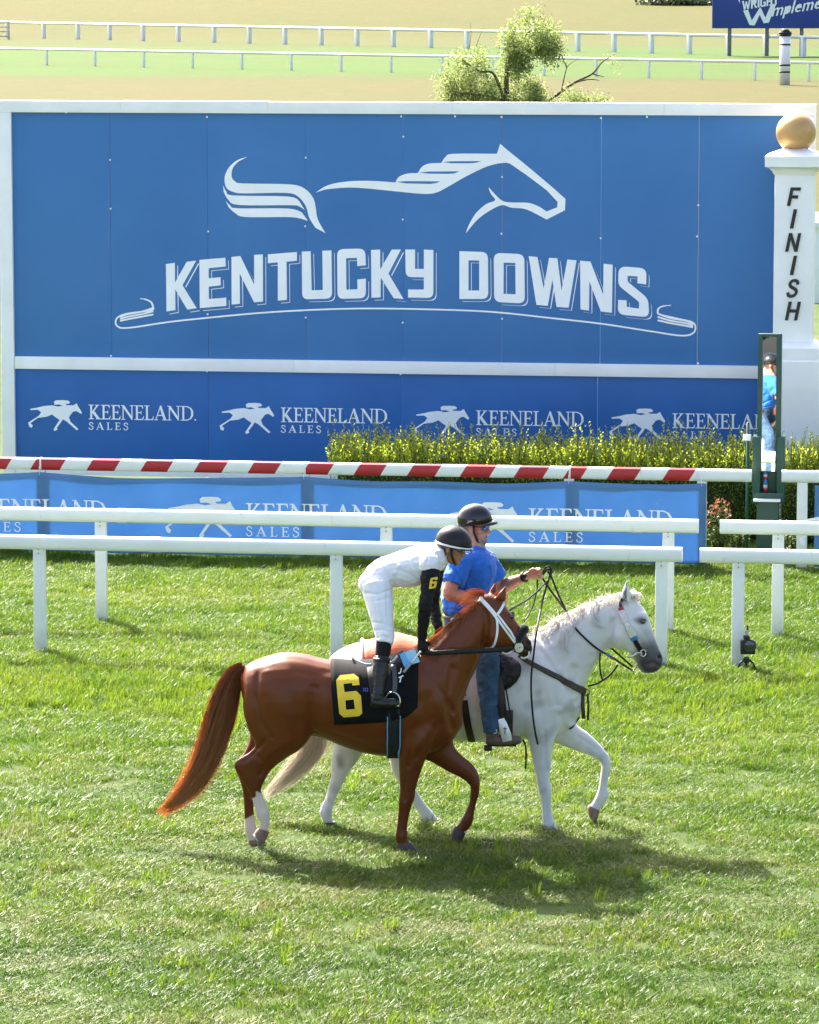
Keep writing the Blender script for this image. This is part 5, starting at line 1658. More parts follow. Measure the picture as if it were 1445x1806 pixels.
for _ in range(70):     # loose strands
    p0 = PN(570 + random.gauss(0, 8), 1290 + random.gauss(0, 10), random.gauss(0, .03))
    p1 = PN(random.uniform(500, 585), random.uniform(1325, 1375), random.gauss(0, .05))
    m_ = p0.lerp(p1, .5) + Vector((random.uniform(.0, .06), 0, -.03))
    curves.append([Vector(q) for q in cat([p0, m_, p1], 5)])
strands(curves, .0018, 'tail_wisps', TAILG, pn)
MANEG = hair_mat('white_mane_hair', (.88, .86, .84), (.92, .90, .88), .7)
crest = cat([(905,1142),(936,1122),(964,1106),(990,1093),(1016,1080),(1042,1066),(1070,1056),(1092,1051),(1108,1050)], 8)
curves = []
for _ in range(520):
    f = random.random(); q = crest[min(int(f * (len(crest) - 1)), len(crest) - 1)]
    p0 = PN(q[0] + random.gauss(0, 2), q[1] + 1.5 + random.gauss(0, 1), random.gauss(-.005, .015))
    L = random.uniform(.06, .17); side = -1 if random.random() < .8 else 1
    dx = random.gauss(-.15, .4); up = random.uniform(.05, .25)
    ph = random.random() * 6.28
    pts = []
    for i in range(8):
        t = i / 7
        pts.append(p0 + Vector((dx * L * t + .002 * math.sin(ph + t * 6), side * (L * (.25 * t + .3 * math.sin(min(t * 2, 1.57)))), .012 + L * (up * math.sin(t * 2.2) - .6 * t * t))))
    curves.append(pts)
for _ in range(60):      # flyaways
    f = random.uniform(.1, .8); q = crest[min(int(f * (len(crest) - 1)), len(crest) - 1)]
    p0 = PN(q[0], q[1], 0); L = random.uniform(.05, .13); a = random.uniform(1.2, 2.9)
    curves.append([p0 + Vector((L * math.cos(a) * t, random.gauss(0, .002), L * math.sin(a) * t - .03 * t * t)) for t in np.linspace(0, 1, 6)])
def lock(pxs, nst, wd):
    for _ in range(nst):
        ox, oy = random.gauss(0, wd), random.gauss(0, wd)
        k = random.uniform(.75, 1)
        pts = []
        cc = cat(pxs, 4)
        for i, q in enumerate(cc[:max(4, int(len(cc) * k))]):
            s_, n_ = on_surf(PN, bvh_pn, q[0] + ox * (.4 + .6 * math.sin(3.14 * i / len(cc))), q[1] + oy, .012 + random.random() * .008)
            pts.append(s_)
        curves.append(pts)
mane_top = curves; curves = []
lock([(1006,1084),(1002,1100),(993,1115),(990,1130),(995,1148)], 40, 2.2)
lock([(1010,1085),(1008,1100),(1000,1118),(998,1138),(1006,1152)], 36, 2.0)
lock([(1048,1066),(1044,1078),(1046,1092),(1055,1101),(1072,1104)], 40, 2.0)
lock([(1056,1064),(1052,1076),(1054,1088),(1062,1096)], 26, 1.6)
lock([(985,1098),(978,1108),(968,1118),(955,1128)], 36, 2.5)
lock([(1030,1075),(1020,1088),(1014,1098),(1016,1112)], 30, 2.5)
MANEL = hair_mat('white_mane_lock_hair', (.86, .84, .82), (.90, .88, .86), .12)
mn = strands(mane_top, .0026, 'mane', MANEG, pn)
strands(curves, .0024, 'mane_locks', MANEL, mn)
curves = []
for _ in range(180):
    q = PN(1110 + random.gauss(0, 5), 1052 + random.gauss(0, 2.5), random.gauss(0, .035))
    L = random.uniform(.05, .11)
    curves.append([q + Vector((L * .75 * t, random.gauss(0, .003), .035 * math.sin(t * 3) - L * .35 * t * t)) for t in np.linspace(0, 1, 6)])
strands(curves, .0021, 'forelock', MANEG, pn)

# ================================================================== TACK AND RIDERS: helpers
def on_surf(PF, bvh, px, py, out=0.0, side=-1, fallback=0.0):
    p = PF(px, py)
    h = bvh.ray_cast(Vector((p.x, p.y + side * .8, p.z)), Vector((0, -side, 0)))
    if h[0] is None:
        q = bvh.find_nearest(p + Vector((0, side * .02, 0)))
        d = q[1]
        return q[0] + d * out, d
    return h[0] + h[1] * out, h[1]
def ribbon(P, Nn, wd, th):
    V, F = [], []
    n = len(P)
    for i in range(n):
        t = (P[min(i + 1, n - 1)] - P[max(i - 1, 0)]).normalized()
        nn = Nn[i] - t * Nn[i].dot(t); nn.normalize()
        s = t.cross(nn)
        w_ = (wd[i] if isinstance(wd, (list, tuple)) else wd) / 2
        V += [P[i] + s * w_ + nn * th * .5, P[i] + s * w_ * .8 + nn * th, P[i] - s * w_ * .8 + nn * th, P[i] - s * w_ + nn * th * .5, P[i] - s * w_ - nn * th * .2, P[i] + s * w_ - nn * th * .2]
    for i in range(n - 1):
        for k in range(6):
            F.append((i * 6 + k, i * 6 + (k + 1) % 6, (i + 1) * 6 + (k + 1) % 6, (i + 1) * 6 + k))
    F += [tuple(range(6)), tuple((n - 1) * 6 + k for k in range(6))]
    return fixn((V, F))
def strap(name, PF, bvh, pxs, wd, th, m, parent, out=.004, n=6, side=-1):
    q = cat(pxs, n)
    P, Nn = [], []
    for a in q:
        p, nn = on_surf(PF, bvh, a[0], a[1], out, side)
        P.append(p); Nn.append(nn)
    # soften jumps between neighbouring samples
    for _ in range(2):
        P = [P[0]] + [(P[i - 1] + P[i] * 2 + P[i + 1]) / 4 for i in range(1, len(P) - 1)] + [P[-1]]
        Nn = [Nn[0]] + [(Nn[i - 1] + Nn[i] * 2 + Nn[i + 1]).normalized() for i in range(1, len(Nn) - 1)] + [Nn[-1]]
    return obj(name, ribbon(P, Nn, wd, th), m, parent, 40)
def rope(name, pts, r, m, parent=None, n=6, seg=6, flat=None):
    return obj(name, tube([Vector(p) for p in cat(pts, n)], r, seg, flat=flat), m, parent)
def ring(name, c, r, t, m, parent, nrm=Vector((0, -1, 0)), k=1.0):
    a, b_ = frame_for(nrm, Vector((1, 0, 0)))
    return obj(name, tube([c + a * (r * math.cos(x) * k) + b_ * (r * math.sin(x)) for x in np.linspace(0, 6.2832, 19)], t, 6), m, parent)
LBLACK = mat('black_leather', (.007, .0065, .0065), .48, .28, var=.35, vs=25, bmp=.2, bs=90)
LBROWN = mat('dark_brown_leather', (.020, .012, .009), .5, .3, var=.4, vs=14, bmp=.3, bs=60)
LGREY = mat('worn_brown_leather', (.050, .036, .028), .6, .3, var=.3, vs=12, bmp=.2, bs=60)
WVIN = mat('white_bridle_vinyl', (.74, .75, .78), .35, .5, var=.04)
METAL = mat('bit_metal', (.55, .54, .50), .25, .5, metal=1.0, var=.15, vs=30)
BONE = mat('pale_bit_ring', (.62, .59, .47), .35, .5, var=.1)
FLEECE = mat('black_fleece', (.010, .010, .011), .95, .1, var=.4, vs=60, bmp=1.0, bs=120, bd=.01, sheen=.3)
CLOTHK = mat('black_saddle_cloth', (.006, .006, .007), .85, .15, var=.3, vs=14, bmp=.3, bs=160)
YEL = mat('yellow_number', (.72, .50, .035), .6, .3, var=.06, vs=20)

# ---------------------------------------------------------------- saddle cloth with number 6
axis_c = lambda px: CH(px, 1235)
def cloth_cols(PF, bvh, cols, axis_y, out, topang, rows=10):
    """cols: (px_top, px_bot, y_top, y_bot) along the horse; returns grid from near hem over the back to the far hem"""
    G = []
    for xt, xb, yt, yb in cols:
        col = []
        for i in range(rows):
            t = i / (rows - 1)
            col.append(on_surf(PF, bvh, xb + (xt - xb) * t, yb + (yt - yb) * t, out)[0])
        ax_ = PF(xt, axis_y)
        for a in topang:
            d = Vector((0, -math.cos(R(a)), math.sin(R(a))))
            h = bvh.ray_cast(ax_ + d * 1.2, -d)
            col.append((h[0] if h[0] is not None else ax_ + d * .3) + d * out)
        for i in range(rows - 1, -1, -1):
            t = i / (rows - 1)
            col.append(on_surf(PF, bvh, xb + (xt - xb) * t, yb + (yt - yb) * t, out, 1)[0])
        G.append(col)
    return G
def grid_obj(name, G, m, parent, thick=.006):
    V, F = [], []
    k = len(G[0])
    for c in G: V += c
    for i in range(len(G) - 1):
        for j in range(k - 1):
            F.append((i * k + j, i * k + j + 1, (i + 1) * k + j + 1, (i + 1) * k + j))
    o = obj(name, fixn((V, F)), m, parent)
    s = o.modifiers.new('thick', 'SOLIDIFY'); s.thickness = thick; s.offset = 0
    return o
sc_root = empty('saddle_cloth', CH(660, 1166), 'black saddle cloth with a yellow number six', 'saddle cloth')
cols = []
for i in range(19):
    t = i / 18
    xt = 584 + (738 - 584) * t
    yb = 1265 - 9 * t if t < .62 else 1259 - 9 * ((t - .62) / .38) - 14 * max(0, (t - .86) / .14)
    cols.append((xt, 592 + (736 - 592) * t, 1182 - 2 * t, yb))
G = cloth_cols(CH, bvh_ch, cols, 1235, .014, (62, 72, 82, 90, 98, 108, 118))
scl_o = grid_obj('cloth', G, CLOTHK, sc_root)
bvh_sc = BVHTree.FromPolygons(*(lambda me: ([v.co for v in me.vertices], [tuple(p.vertices) for p in me.polygons]))(scl_o.data))
def sc_map(out):
    def f(x, y):
        p = CH(x, y)
        h = bvh_sc.ray_cast(Vector((p.x, p.y - .9, p.z)), Vector((0, 1, 0)))
        q = h[0] if h[0] is not None else on_surf(CH, bvh_ch, x, y, .014)[0]
        return q + Vector((0, -out, 0))
    return f
z6 = lambda pts: [(570 + a / 7.605, 1110 + b / 7.605) for a, b in pts]
six = [z6([(185,600),(235,545),(420,530),(485,575),(495,658),(400,665),(398,635),(280,645),(298,745),(455,730),(515,790),(532,1020),(490,1058),(290,1080),(228,1030)]), z6([(308,850),(420,838),(436,962),(318,974)])]
obj('number', flat_print([six], sc_map(.007), 3), YEL, sc_root, False)
PURP = mat('purple_print', (.06, .05, .35), .6)
obj('letter', flat_print([[stroke([(708.2,1170.5),(707,1176.5),(705.2,1178.6),(702.8,1178.4)], 2.0)]], sc_map(.007), 1), VINYL, sc_root, False)
obj('letter', flat_print([[[(703.2,1184.6),(711.6,1180.9),(712.2,1182.8),(708.8,1184.3),(706.6,1193),(704.4,1192.6),(706.6,1185.2),(703.6,1186.6)]]], sc_map(.007), 1), VINYL, sc_root, False)
obj('print', flat_print([[stroke([(641,1201),(647,1207)], 1.6)], [stroke([(649,1201),(649.4,1207.5)], 1.6)]], sc_map(.008), 1), PURP, sc_root, False)
obj('print', flat_print([[stroke([(647,1201),(641.5,1207)], 1.6)]], sc_map(.0095), 1), PURP, sc_root, False)
# girth with light blue edging
gr_ = empty('girth', CH(694, 1332), 'black girth strap with light blue edges under the chestnut horse', 'girth')
GB = mat('girth_black', (.012, .016, .020), .7, .3, var=.3, vs=30, bmp=.3, bs=120)
LBL = mat('light_blue_edging', (.10, .30, .50), .5)
def girth_ring(PF, bvh, px, yax, wd, out, a0, a1, nm, m, parent, th=.008):
    P, Nn = [], []
    for a in np.linspace(a0, a1, 40):
        ax_ = PF(px, yax)
        d = Vector((0, -math.cos(R(a)), math.sin(R(a))))
        h = bvh.ray_cast(ax_ + d * 1.2, -d)
        if h[0] is None or (h[0] - ax_).length > .43: continue
        P.append(h[0] + h[1] * out); Nn.append(h[1])
    return obj(nm, ribbon(P, Nn, wd, th), m, parent, 40)
girth_ring(CH, bvh_ch, 695, 1245, .10, .006, 6, -186, 'band', GB, gr_)
girth_ring(CH, bvh_ch, 683.5, 1245, .010, .010, -4, -176, 'edging', LBL, gr_)
girth_ring(CH, bvh_ch, 706, 1245, .010, .010, -4, -176, 'edging', LBL, gr_)
# light blue folded pad at the withers and the whip
pad = empty('folded_pad', CH(722, 1160), 'light blue folded pad at the front of the black saddle cloth', 'pad')
LB = mat('light_blue_cloth', (.13, .42, .78), .6, .3, var=.06, vs=20, bmp=.2, bs=80)
LB2 = mat('pale_blue_cloth', (.33, .60, .82), .6, .3, var=.05, vs=20, bmp=.2, bs=80)
pv = [sc_map(.012)(*q) for q in ()] + [CH(*q, -.225) for q in ((705,1155),(713,1150),(723,1172),(714,1178))] + [CH(*q, -.26) for q in ((705,1154),(713,1149),(723,1171),(714,1177))]
BXF = [(0, 1, 2, 3), (7, 6, 5, 4), (0, 4, 5, 1), (1, 5, 6, 2), (2, 6, 7, 3), (3, 7, 4, 0)]
obj('fold', fixn((pv, BXF)), LB, pad, False)
pv = [CH(*q, -.20) for q in ((712.5,1151),(732,1147),(741,1168),(722,1174))] + [CH(*q, -.245) for q in ((712.5,1150),(732,1146),(741,1167),(722,1173))]
obj('fold', fixn((pv, BXF)), LB2, pad, False)
wh = empty('whip', sc_map(.05)(715, 1182), 'grey handled riding whip tilted over the light blue pad', 'whip')
rope('handle', [CH(712, 1186, -.31), CH(726, 1169, -.28)], .010, mat('whip_grey', (.22, .24, .27), .5), wh, 4)
rope('tip', [CH(726, 1169, -.28), CH(742, 1148, -.26)], .007, WVIN, wh, 4)
# racing saddle
rs = empty('racing_saddle', CH(665, 1165), 'small black racing saddle under the jockey', 'saddle')
seat = loft([(622,1157,620,1160,.06,0),(634,1166,632,1178,.12,0),(655,1166,655,1182,.16,0),(680,1160,682,1182,.15,0),(700,1152,703,1176,.10,0),(708,1146,712,1160,.04,0)], CH, 4, 16, 2.2)
obj('seat', seat, LBLACK, rs)
SILV = mat('grey_saddle_trim', (.34, .36, .40), .45, .4)
rope('seat_trim', [CH(620,1155,-.10), CH(630,1165,-.17), CH(643,1171,-.21), CH(655,1172,-.22)], .009, SILV, rs)
rope('seat_trim', [CH(686,1170,-.20), CH(694,1166,-.18), CH(701,1158,-.13)], .011, SILV, rs)
strap('flap', CH, bvh_sc, [(668,1172),(671,1190),(674,1210)], .17, .012, LBLACK, rs, .012)
for k, sgn in enumerate((-1, 1)):
    p0 = CH(694, 1172, .27 * sgn); p1 = CH(697, 1205, .36 * sgn); p2 = CH(695, 1222, .37 * sgn)
    obj('stirrup_leather', ribbon([Vector(q) for q in cat([p0, p1, p2], 5)], [Vector((0, sgn, 0))] * 11, .035, .006), mat('dark_grey_leather', (.05, .052, .056), .5) if k == 0 else LBLACK, rs)
    c_ = CH(693, 1236, .37 * sgn)
    a_ = [c_ + Vector((.055 * math.cos(x), .0 + .02 * math.cos(x) * sgn, .065 * math.sin(x))) for x in np.linspace(-.5, 3.64, 13)]
    obj('stirrup_iron', tube(a_, .006, 6), METAL, rs)
    obj('stirrup_tread', box(c_ - Vector((0, 0, .034)), (.10, .04, .012), 0, .004), METAL, rs, 40)

# chestnut bridle
br = empty('racing_bridle', CH(880, 1085), 'white racing bridle with a black fleece noseband on the chestnut horse', 'bridle')
strap('crown_strap', CH, bvh_ch, [(846,1050),(851,1057),(860,1066),(868,1075),(875,1084)], .030, .007, WVIN, br)
strap('cheek_strap', CH, bvh_ch, [(872,1081),(885,1099),(897,1116),(908,1131)], .017, .007, WVIN, br)
strap('cheek_strap', CH, bvh_ch, [(876,1079),(889,1097),(901,1114),(910,1128)], .015, .009, WVIN, br, .006)
strap('throat_latch', CH, bvh_ch, [(872,1082),(876,1090),(877,1105),(875,1120),(871,1134),(865,1141),(857,1142)], .017, .007, WVIN, br)
strap('brow_band', CH, bvh_ch, [(876,1081),(881,1075),(886,1067),(889,1060)], .020, .008, WVIN, br)
fl = []
for t in np.linspace(0, 1, 9):
    x_, y_ = 914 + 11 * t, 1125 - 18 * t
    p_, n_ = on_surf(CH, bvh_ch, x_, y_, .012)
    fl.append(ell(p_, (.030, .028, .030), None, 10, 8))
for yo in (-.04, 0, .04):
    fl.append(ell(CH(925, 1110, yo), (.034, .035, .036), None, 10, 8))
fl_me = remesh(fl, .005, 2)
wrinkle(fl_me, .004, 70)
put('fleece_noseband', fl_me, FLEECE, br)
strap('nose_strap', CH, bvh_ch, [(914,1125),(905,1138),(897,1146)], .02, .008, LBLACK, br)
p_, n_ = on_surf(CH, bvh_ch, 915, 1139, .016)
ring('bit_ring', p_, .031, .009, BONE, br, Vector((.25, -1, 0)), .85)
ring('bit_ring', p_ + Vector((.005, -.006, 0)), .016, .010, BONE, br, Vector((.25, -1, 0)), .85)
p_, n_ = on_surf(CH, bvh_ch, 897, 1146, .02)
rope('bit_guard', [CH(884,1146,-.08), CH(889,1152,-.09), CH(898,1152,-.09), CH(906,1146,-.08)], .007, BONE, br)
rope('bit_guard', [CH(934,1149,-.05), CH(932,1157,-.06), CH(924,1161,-.06), CH(919,1159,-.05)], .007, BONE, br)
for sgn in (-1, 1):
    pts_ = [CH(905, 1143, .09 * sgn), CH(880, 1146, .14 * sgn), CH(840, 1148, .19 * sgn), CH(800, 1150, .21 * sgn), CH(765, 1152, .2 * sgn), CH(749, 1150, .12 * sgn)]
    rr = [Vector(q) for q in cat(pts_, 4)]
    obj('rein', ribbon(rr, [Vector((0, sgn, 0))] * len(rr), .036 if sgn < 0 else .03, .006), LBLACK, br)

# ================================================================== people
SKIN = None
def skin_mat(name):
    m, n, b = newmat(name)
    a = n.nodes.new('ShaderNodeAttribute'); a.attribute_name = 'coat'
    P = pos(n)
    c = mixc(n, mth(n, 'MULTIPLY', nz(n, 45, 4, .6, P), .3), a.outputs['Color'], mixc(n, 1.0, a.outputs['Color'], (.75, .62, .58), 'MULTIPLY'))
    n.links.new(c, b.inputs['Base Color'])
    b.inputs['Roughness'].default_value = .48
    b.inputs['Specular IOR Level'].default_value = .4
    b.inputs['Subsurface Weight'].default_value = .12
    b.inputs['Subsurface Radius'].default_value = (.012, .005, .003)
    b.inputs['Subsurface Scale'].default_value = .5
    bump(n, b, nz(n, 220, 3, .6, P), .12, .002)
    return m
SKIN = skin_mat('skin')
def axes(f, u):
    f = Vector(f).normalized(); u = Vector(u); u = (u - f * u.dot(f)).normalized()
    s = u.cross(f)          # left of the face
    return f, s, u
def E3(c, off, r, ax):
    f, s, u = ax
    M = Matrix((f, s, u)).transposed()
    return ell(c + f * off[0] + s * off[1] + u * off[2], r, M, 16, 12)
def head_parts(c, ax, k=1.0):
    f, s, u = ax
    P = [E3(c, (-.008 * k, 0, .03 * k), (.098 * k, .078 * k, .105 * k), ax), E3(c, (.028 * k, 0, -.055 * k), (.066 * k, .060 * k, .072 * k), ax),
         E3(c, (.068 * k, 0, -.103 * k), (.025 * k, .030 * k, .022 * k), ax), E3(c, (.078 * k, 0, .022 * k), (.020 * k, .056 * k, .014 * k), ax),
         E3(c, (.088 * k, 0, -.066 * k), (.015 * k, .027 * k, .0075 * k), ax), E3(c, (.086 * k, 0, -.080 * k), (.014 * k, .023 * k, .0075 * k), ax)]
    P.append(tube([c + f * .085 * k + u * .012 * k, c + f * .103 * k - u * .014 * k, c + f * .116 * k - u * .034 * k, c + f * .098 * k - u * .044 * k], [.011 * k, .013 * k, .016 * k, .012 * k], 10))
    for q in (-1, 1):
        P.append(E3(c, (-.006 * k, .080 * k * q, -.012 * k), (.020 * k, .010 * k, .034 * k), ax))
        P.append(E3(c, (.060 * k, .042 * k * q, -.025 * k), (.026 * k, .022 * k, .018 * k), ax))
        P.append(E3(c, (.100 * k, .012 * k * q, -.036 * k), (.010 * k, .008 * k, .008 * k), ax))
    return P
def fist(w_, f, s, n, k=1.0):
    """closed hand: wrist w_, f towards the knuckles, s towards the thumb, n = back of the hand; five separate fingers"""
    f, s, n = Vector(f).normalized(), Vector(s).normalized(), Vector(n).normalized()
    P = [tube([w_ - f * .01 * k, w_ + f * .02 * k, w_ + f * .055 * k, w_ + f * .088 * k], [.026 * k, .030 * k, .036 * k, .034 * k], 12, ref=n, flat=(.55, 1.12))]
    for i, (o, L) in enumerate(((.031, .92), (.011, 1.05), (-.010, 1.0), (-.030, .84))):
        k0 = w_ + f * (.082 * k) + s * (o * k)
        k1 = k0 + (f * .62 - n * .72) * (.040 * L * k)
        k2 = k1 + (-f * .55 - n * .80) * (.027 * L * k)
        k3 = k2 + (-f * .95 + n * .15) * (.022 * L * k)
        P.append(tube([k0 - f * .02 * k, k0, k0.lerp(k1, .5), k1, k1.lerp(k2, .5), k2, k3], [r * k for r in (.0095, .0105, .0092, .0098, .0086, .0088, .0072)], 8))
    t0 = w_ + f * .025 * k + s * .030 * k - n * .008 * k
    t1 = t0 + (f * .75 + s * .45 - n * .35) * .036 * k
    t2 = t1 + (f * .75 - s * .35 - n * .55) * .032 * k
    P.append(tube([t0, t0.lerp(t1, .5), t1, t1.lerp(t2, .5), t2], [r * k for r in (.016, .013, .0115, .011, .0085)], 8))
    return P
def limb(P, rad, seg=12):
    n = 5
    q = cat([(*p, r) for p, r in zip(P, rad)], n)
    return tube([Vector(a[:3]) for a in q], [a[3] for a in q], seg)
def grow(parts, k):
    return parts
def dome(c, ax, r, cut, u_=32, v_=20):
    f, s, u = ax
    V, F = ell((0, 0, 0), (1, 1, 1), None, u_, v_)
    out = []
    for v in V:
        z = max(v.z, cut / r[2])
        if v.z < cut / r[2]:
            k = .93
            out.append(c + f * (v.x * r[0] * k * math.sqrt(max(0, 1 - z * z)) / max(.05, math.hypot(v.x, v.y)) * min(1, math.hypot(v.x, v.y) * 1.0)) + s * (v.y * r[1] * k * math.sqrt(max(0, 1 - z * z)) / max(.05, math.hypot(v.x, v.y)) * min(1, math.hypot(v.x, v.y))) + u * (z * r[2]))
        else:
            out.append(c + f * v.x * r[0] + s * v.y * r[1] + u * v.z * r[2])
    return out, F
def ring_band(c, ax, r, z, hgt, grow_=1.012, a0=0, a1=6.2832, th=.004, tilt=0.0, n=40):
    f, s, u = ax
    V, F = [], []
    an = np.linspace(a0, a1, n)
    for a in an:
        for dz, g in ((-hgt / 2, 1.0), (-hgt / 2, grow_), (hgt / 2, grow_), (hgt / 2, 1.0)):
            zz = z + dz + tilt * math.cos(a)
            k = math.sqrt(max(.0, 1 - (min(abs(zz), r[2] * .99) / r[2]) ** 2)) * g
            V.append(c + f * (r[0] * k * math.cos(a)) + s * (r[1] * k * math.sin(a)) + u * zz)
    for i in range(n - 1):
        for q in range(4):
            F.append((i * 4 + q, i * 4 + (q + 1) % 4, (i + 1) * 4 + (q + 1) % 4, (i + 1) * 4 + q))
    F += [(0, 1, 2, 3), tuple((n - 1) * 4 + q for q in range(4))]
    return fixn((V, F))

# ---------------------------------------------------------------- jockey
jk = empty('person', CH(680, 1166), 'jockey in white silks and black sleeves standing in the stirrups', 'person')
JH = CH(796, 965, -.01)
JAX = axes((.96, -.22, -.20), (.18, 0, 1))
jtorso = [(640,1016,676,1052,.155,0),(650,1000,684,1042,.16,0),(666,988,694,1034,.15,0),(690,979,708,1034,.145,0),(716,970,727,1034,.158,0),(741,962,748,1028,.178,0),(762,958,769,1016,.165,0),(776,961,783,1000,.115,0)]
def jt(k): # scaled copy of the torso sections
    out = []
    for a, b_, c_, d_, w_, y_ in jtorso:
        mx, my = (a + c_) / 2, (b_ + d_) / 2
        out.append((mx + (a - mx) * k, my + (b_ - my) * k, mx + (c_ - mx) * k, my + (d_ - my) * k, w_ * k, y_))
    return out
jn_sh, jn_el, jn_wr = CH(761,1006,-.17), CH(750,1068,-.25), CH(744,1128,-.15)
jf_sh, jf_el, jf_wr = CH(766,1000,.17), CH(764,1066,.24), CH(774,1110,.11)
jn_hip, jn_kn, jn_an = CH(664,1030,-.09), CH(678,1120,-.24), CH(667,1226,-.36)
jf_hip, jf_kn, jf_an = CH(664,1030,.09), CH(680,1120,.24), CH(669,1226,.36)
hn = dict(f=(.12, .25, -.96), s=(.97, -.05, .12), n=(-.02, -.97, -.25))
hf = dict(f=(.15, -.25, -.95), s=(.97, .05, .12), n=(-.02, .97, -.25))
bp_ = head_parts(JH, JAX, .97)
bp_.append(limb([CH(768,990,0), CH(780,980,0), JH + JAX[2] * -.06 - JAX[0] * .015], [.075, .058, .055]))
bp_.append(loft(jt(.88), CH, 3, 16, 2.1))
for sh_, el_, wr_, h_ in ((jn_sh, jn_el, jn_wr, hn), (jf_sh, jf_el, jf_wr, hf)):
    bp_.append(limb([sh_, sh_.lerp(el_, .5), el_, el_.lerp(wr_, .4), wr_], [.046, .042, .034, .034, .024]))
    bp_ += fist(wr_, k=.92, **h_)
for hp_, kn_, an_ in ((jn_hip, jn_kn, jn_an), (jf_hip, jf_kn, jf_an)):
    bp_.append(limb([hp_, hp_.lerp(kn_, .5), kn_, kn_.lerp(an_, .35), an_], [.082, .068, .048, .046, .030]))
    bp_.append(limb([an_ + Vector((-.03, 0, -.03)), an_ + Vector((.04, 0, -.06)), an_ + Vector((.13, 0, -.055))], [.034, .034, .024]))
me = remesh(bp_, .0055, 3)
px, py, co = vpx(me)
vcol(me, 'coat', np.tile(np.array((.30, .145, .075)), (len(px), 1)))
put('body', me, SKIN, jk)
def cloth_mat(name, col, rough=.75, weave=200, trans=0.0, sheen=.15, var=.06):
    return mat(name, col, rough, .3, var=var, vs=9, bmp=.15, bs=weave, bd=.002, sheen=sheen, trans=trans)
SILK = cloth_mat('white_silk', (.66, .67, .71), .5)
BREE = cloth_mat('white_breeches', (.70, .71, .76), .55)
SLK = cloth_mat('black_sleeve_fabric', (.005, .005, .005), .8, sheen=.0)
me = remesh([loft(jt(1.0)[1:], CH, 4, 20, 2.15)] + [limb([CH(757,985,y_ * .55), CH(757,992,y_), CH(757,1006,y_ * 1.12)], [.075, .072, .064]) for y_ in (-.16, .16)], .006, 5)
wrinkle(me, .006, 6, (.6, 1, 1.9), 2.0)
wrinkle(me, .0014, 19, (.8, 1, 1.3), 5.0)
sculpt(me, [([(742,1028),(722,1012),(700,1004)], -.005, 2.2), ([(744,1022),(730,1000),(722,985)], -.004, 2.5), ([(696,1032),(684,1012),(676,990)], -.006, 2.4), ([(706,1032),(694,1014)], -.005, 2), ([(735,1030),(712,1022)], .004, 3), ([(752,965),(756,985),(752,1000)], -.004, 2.2), ([(690,1020),(704,998)], .004, 3)], CH_Y)
jersey = put('jersey', me, SILK, jk)
bvh_j = bvh_of(me)
me = remesh([limb([CH(768,992,0), CH(776,985,0), CH(785,980,0)], [.085, .071, .064])], .006, 3)
put('collar', me, SILK, jk)
for sgn, sh_, el_, wr_, h_ in ((-1, jn_sh, jn_el, jn_wr, hn), (1, jf_sh, jf_el, jf_wr, hf)):
    up_ = sh_.copy()
    me = remesh([limb([up_ + Vector((0, 0, .005)), sh_.lerp(el_, .25), sh_.lerp(el_, .6), el_, el_.lerp(wr_, .45), wr_.lerp(el_, .03)], [.070, .068, .050, .047, .041, .032])], .006, 3)
    wrinkle(me, .006, 14, (1, 1, 1.5), 8 + sgn)
    so = put('sleeve', me, SLK, jk)
    if sgn < 0:
        bvh_s = bvh_of(me)
        def slmap(x, y):
            p = CH(x, y)
            h = bvh_s.ray_cast(Vector((p.x, p.y - 1.2, p.z)), Vector((0, 1, 0)))
            q = h[0] if h[0] is not None else bvh_s.find_nearest(CH(x, y, -.25))[0]
            return q + Vector((0, -.012, 0))
        g6 = lambda a, b_: (756 + a * 13 + b_ * 3.2, 1029 - b_ * 19 - a * 1.5)
        s6 = [[g6(*q) for q in ((.12,1),(.9,1),(1,.9),(1,.72),(.68,.72),(.68,.82),(.36,.82),(.36,.62),(.88,.62),(1,.52),(1,.1),(.88,0),(.12,0),(0,.1),(0,.9))], [g6(*q) for q in ((.36,.18),(.66,.18),(.66,.44),(.36,.44))]]
        obj('sleeve_number', flat_print([s6], slmap, 1), YEL, so, False)
    me = remesh(fist(wr_, k=1.0, **h_) + [limb([wr_.lerp(el_, .12), wr_], [.031, .028])], .004, 2)
    put('glove', me, LBLACK, jk)
me = remesh([loft(jt(1.02)[:3], CH, 4, 20, 2.15)] + [limb([hp_, hp_.lerp(kn_, .3), hp_.lerp(kn_, .65), kn_, kn_.lerp(an_, .12)], [.115, .104, .084, .066, .062]) for hp_, kn_, an_ in ((jn_hip, jn_kn, jn_an), (jf_hip, jf_kn, jf_an))] + [ell(CH(655,1030,y_), (.095, .09, .10)) for y_ in (-.07, .07)], .006, 5)
wrinkle(me, .0050, 7, (1.5, 1, .7), 4.0, lambda c_: .4 + 1.2 * max(0, min(1, (1.72 - c_.z) / .2)))
wrinkle(me, .0007, 26, (1, 1, 1.2), 1.0)
sculpt(me, [([(690,1040),(668,1048),(645,1046)], -.006, 2.4), ([(688,1054),(664,1060)], -.005, 2.2), ([(690,1106),(672,1098),(655,1098)], -.004, 1.8), ([(694,1116),(674,1110),(660,1112)], -.005, 1.8), ([(695,1127),(676,1122),(664,1126)], -.005, 1.8), ([(664,1060),(672,1095)], .004, 3), ([(682,1050),(684,1100)], -.004, 1.6)], CH_Y)
put('breeches', me, BREE, jk)
BOOT = mat('black_boot_leather', (.006, .006, .007), .3, .4, var=.4, vs=18, bmp=.35, bs=28, bd=.01)
SOCK = mat('black_stocking', (.008, .008, .009), .8, .2, var=.2, vs=40, bmp=.3, bs=200)
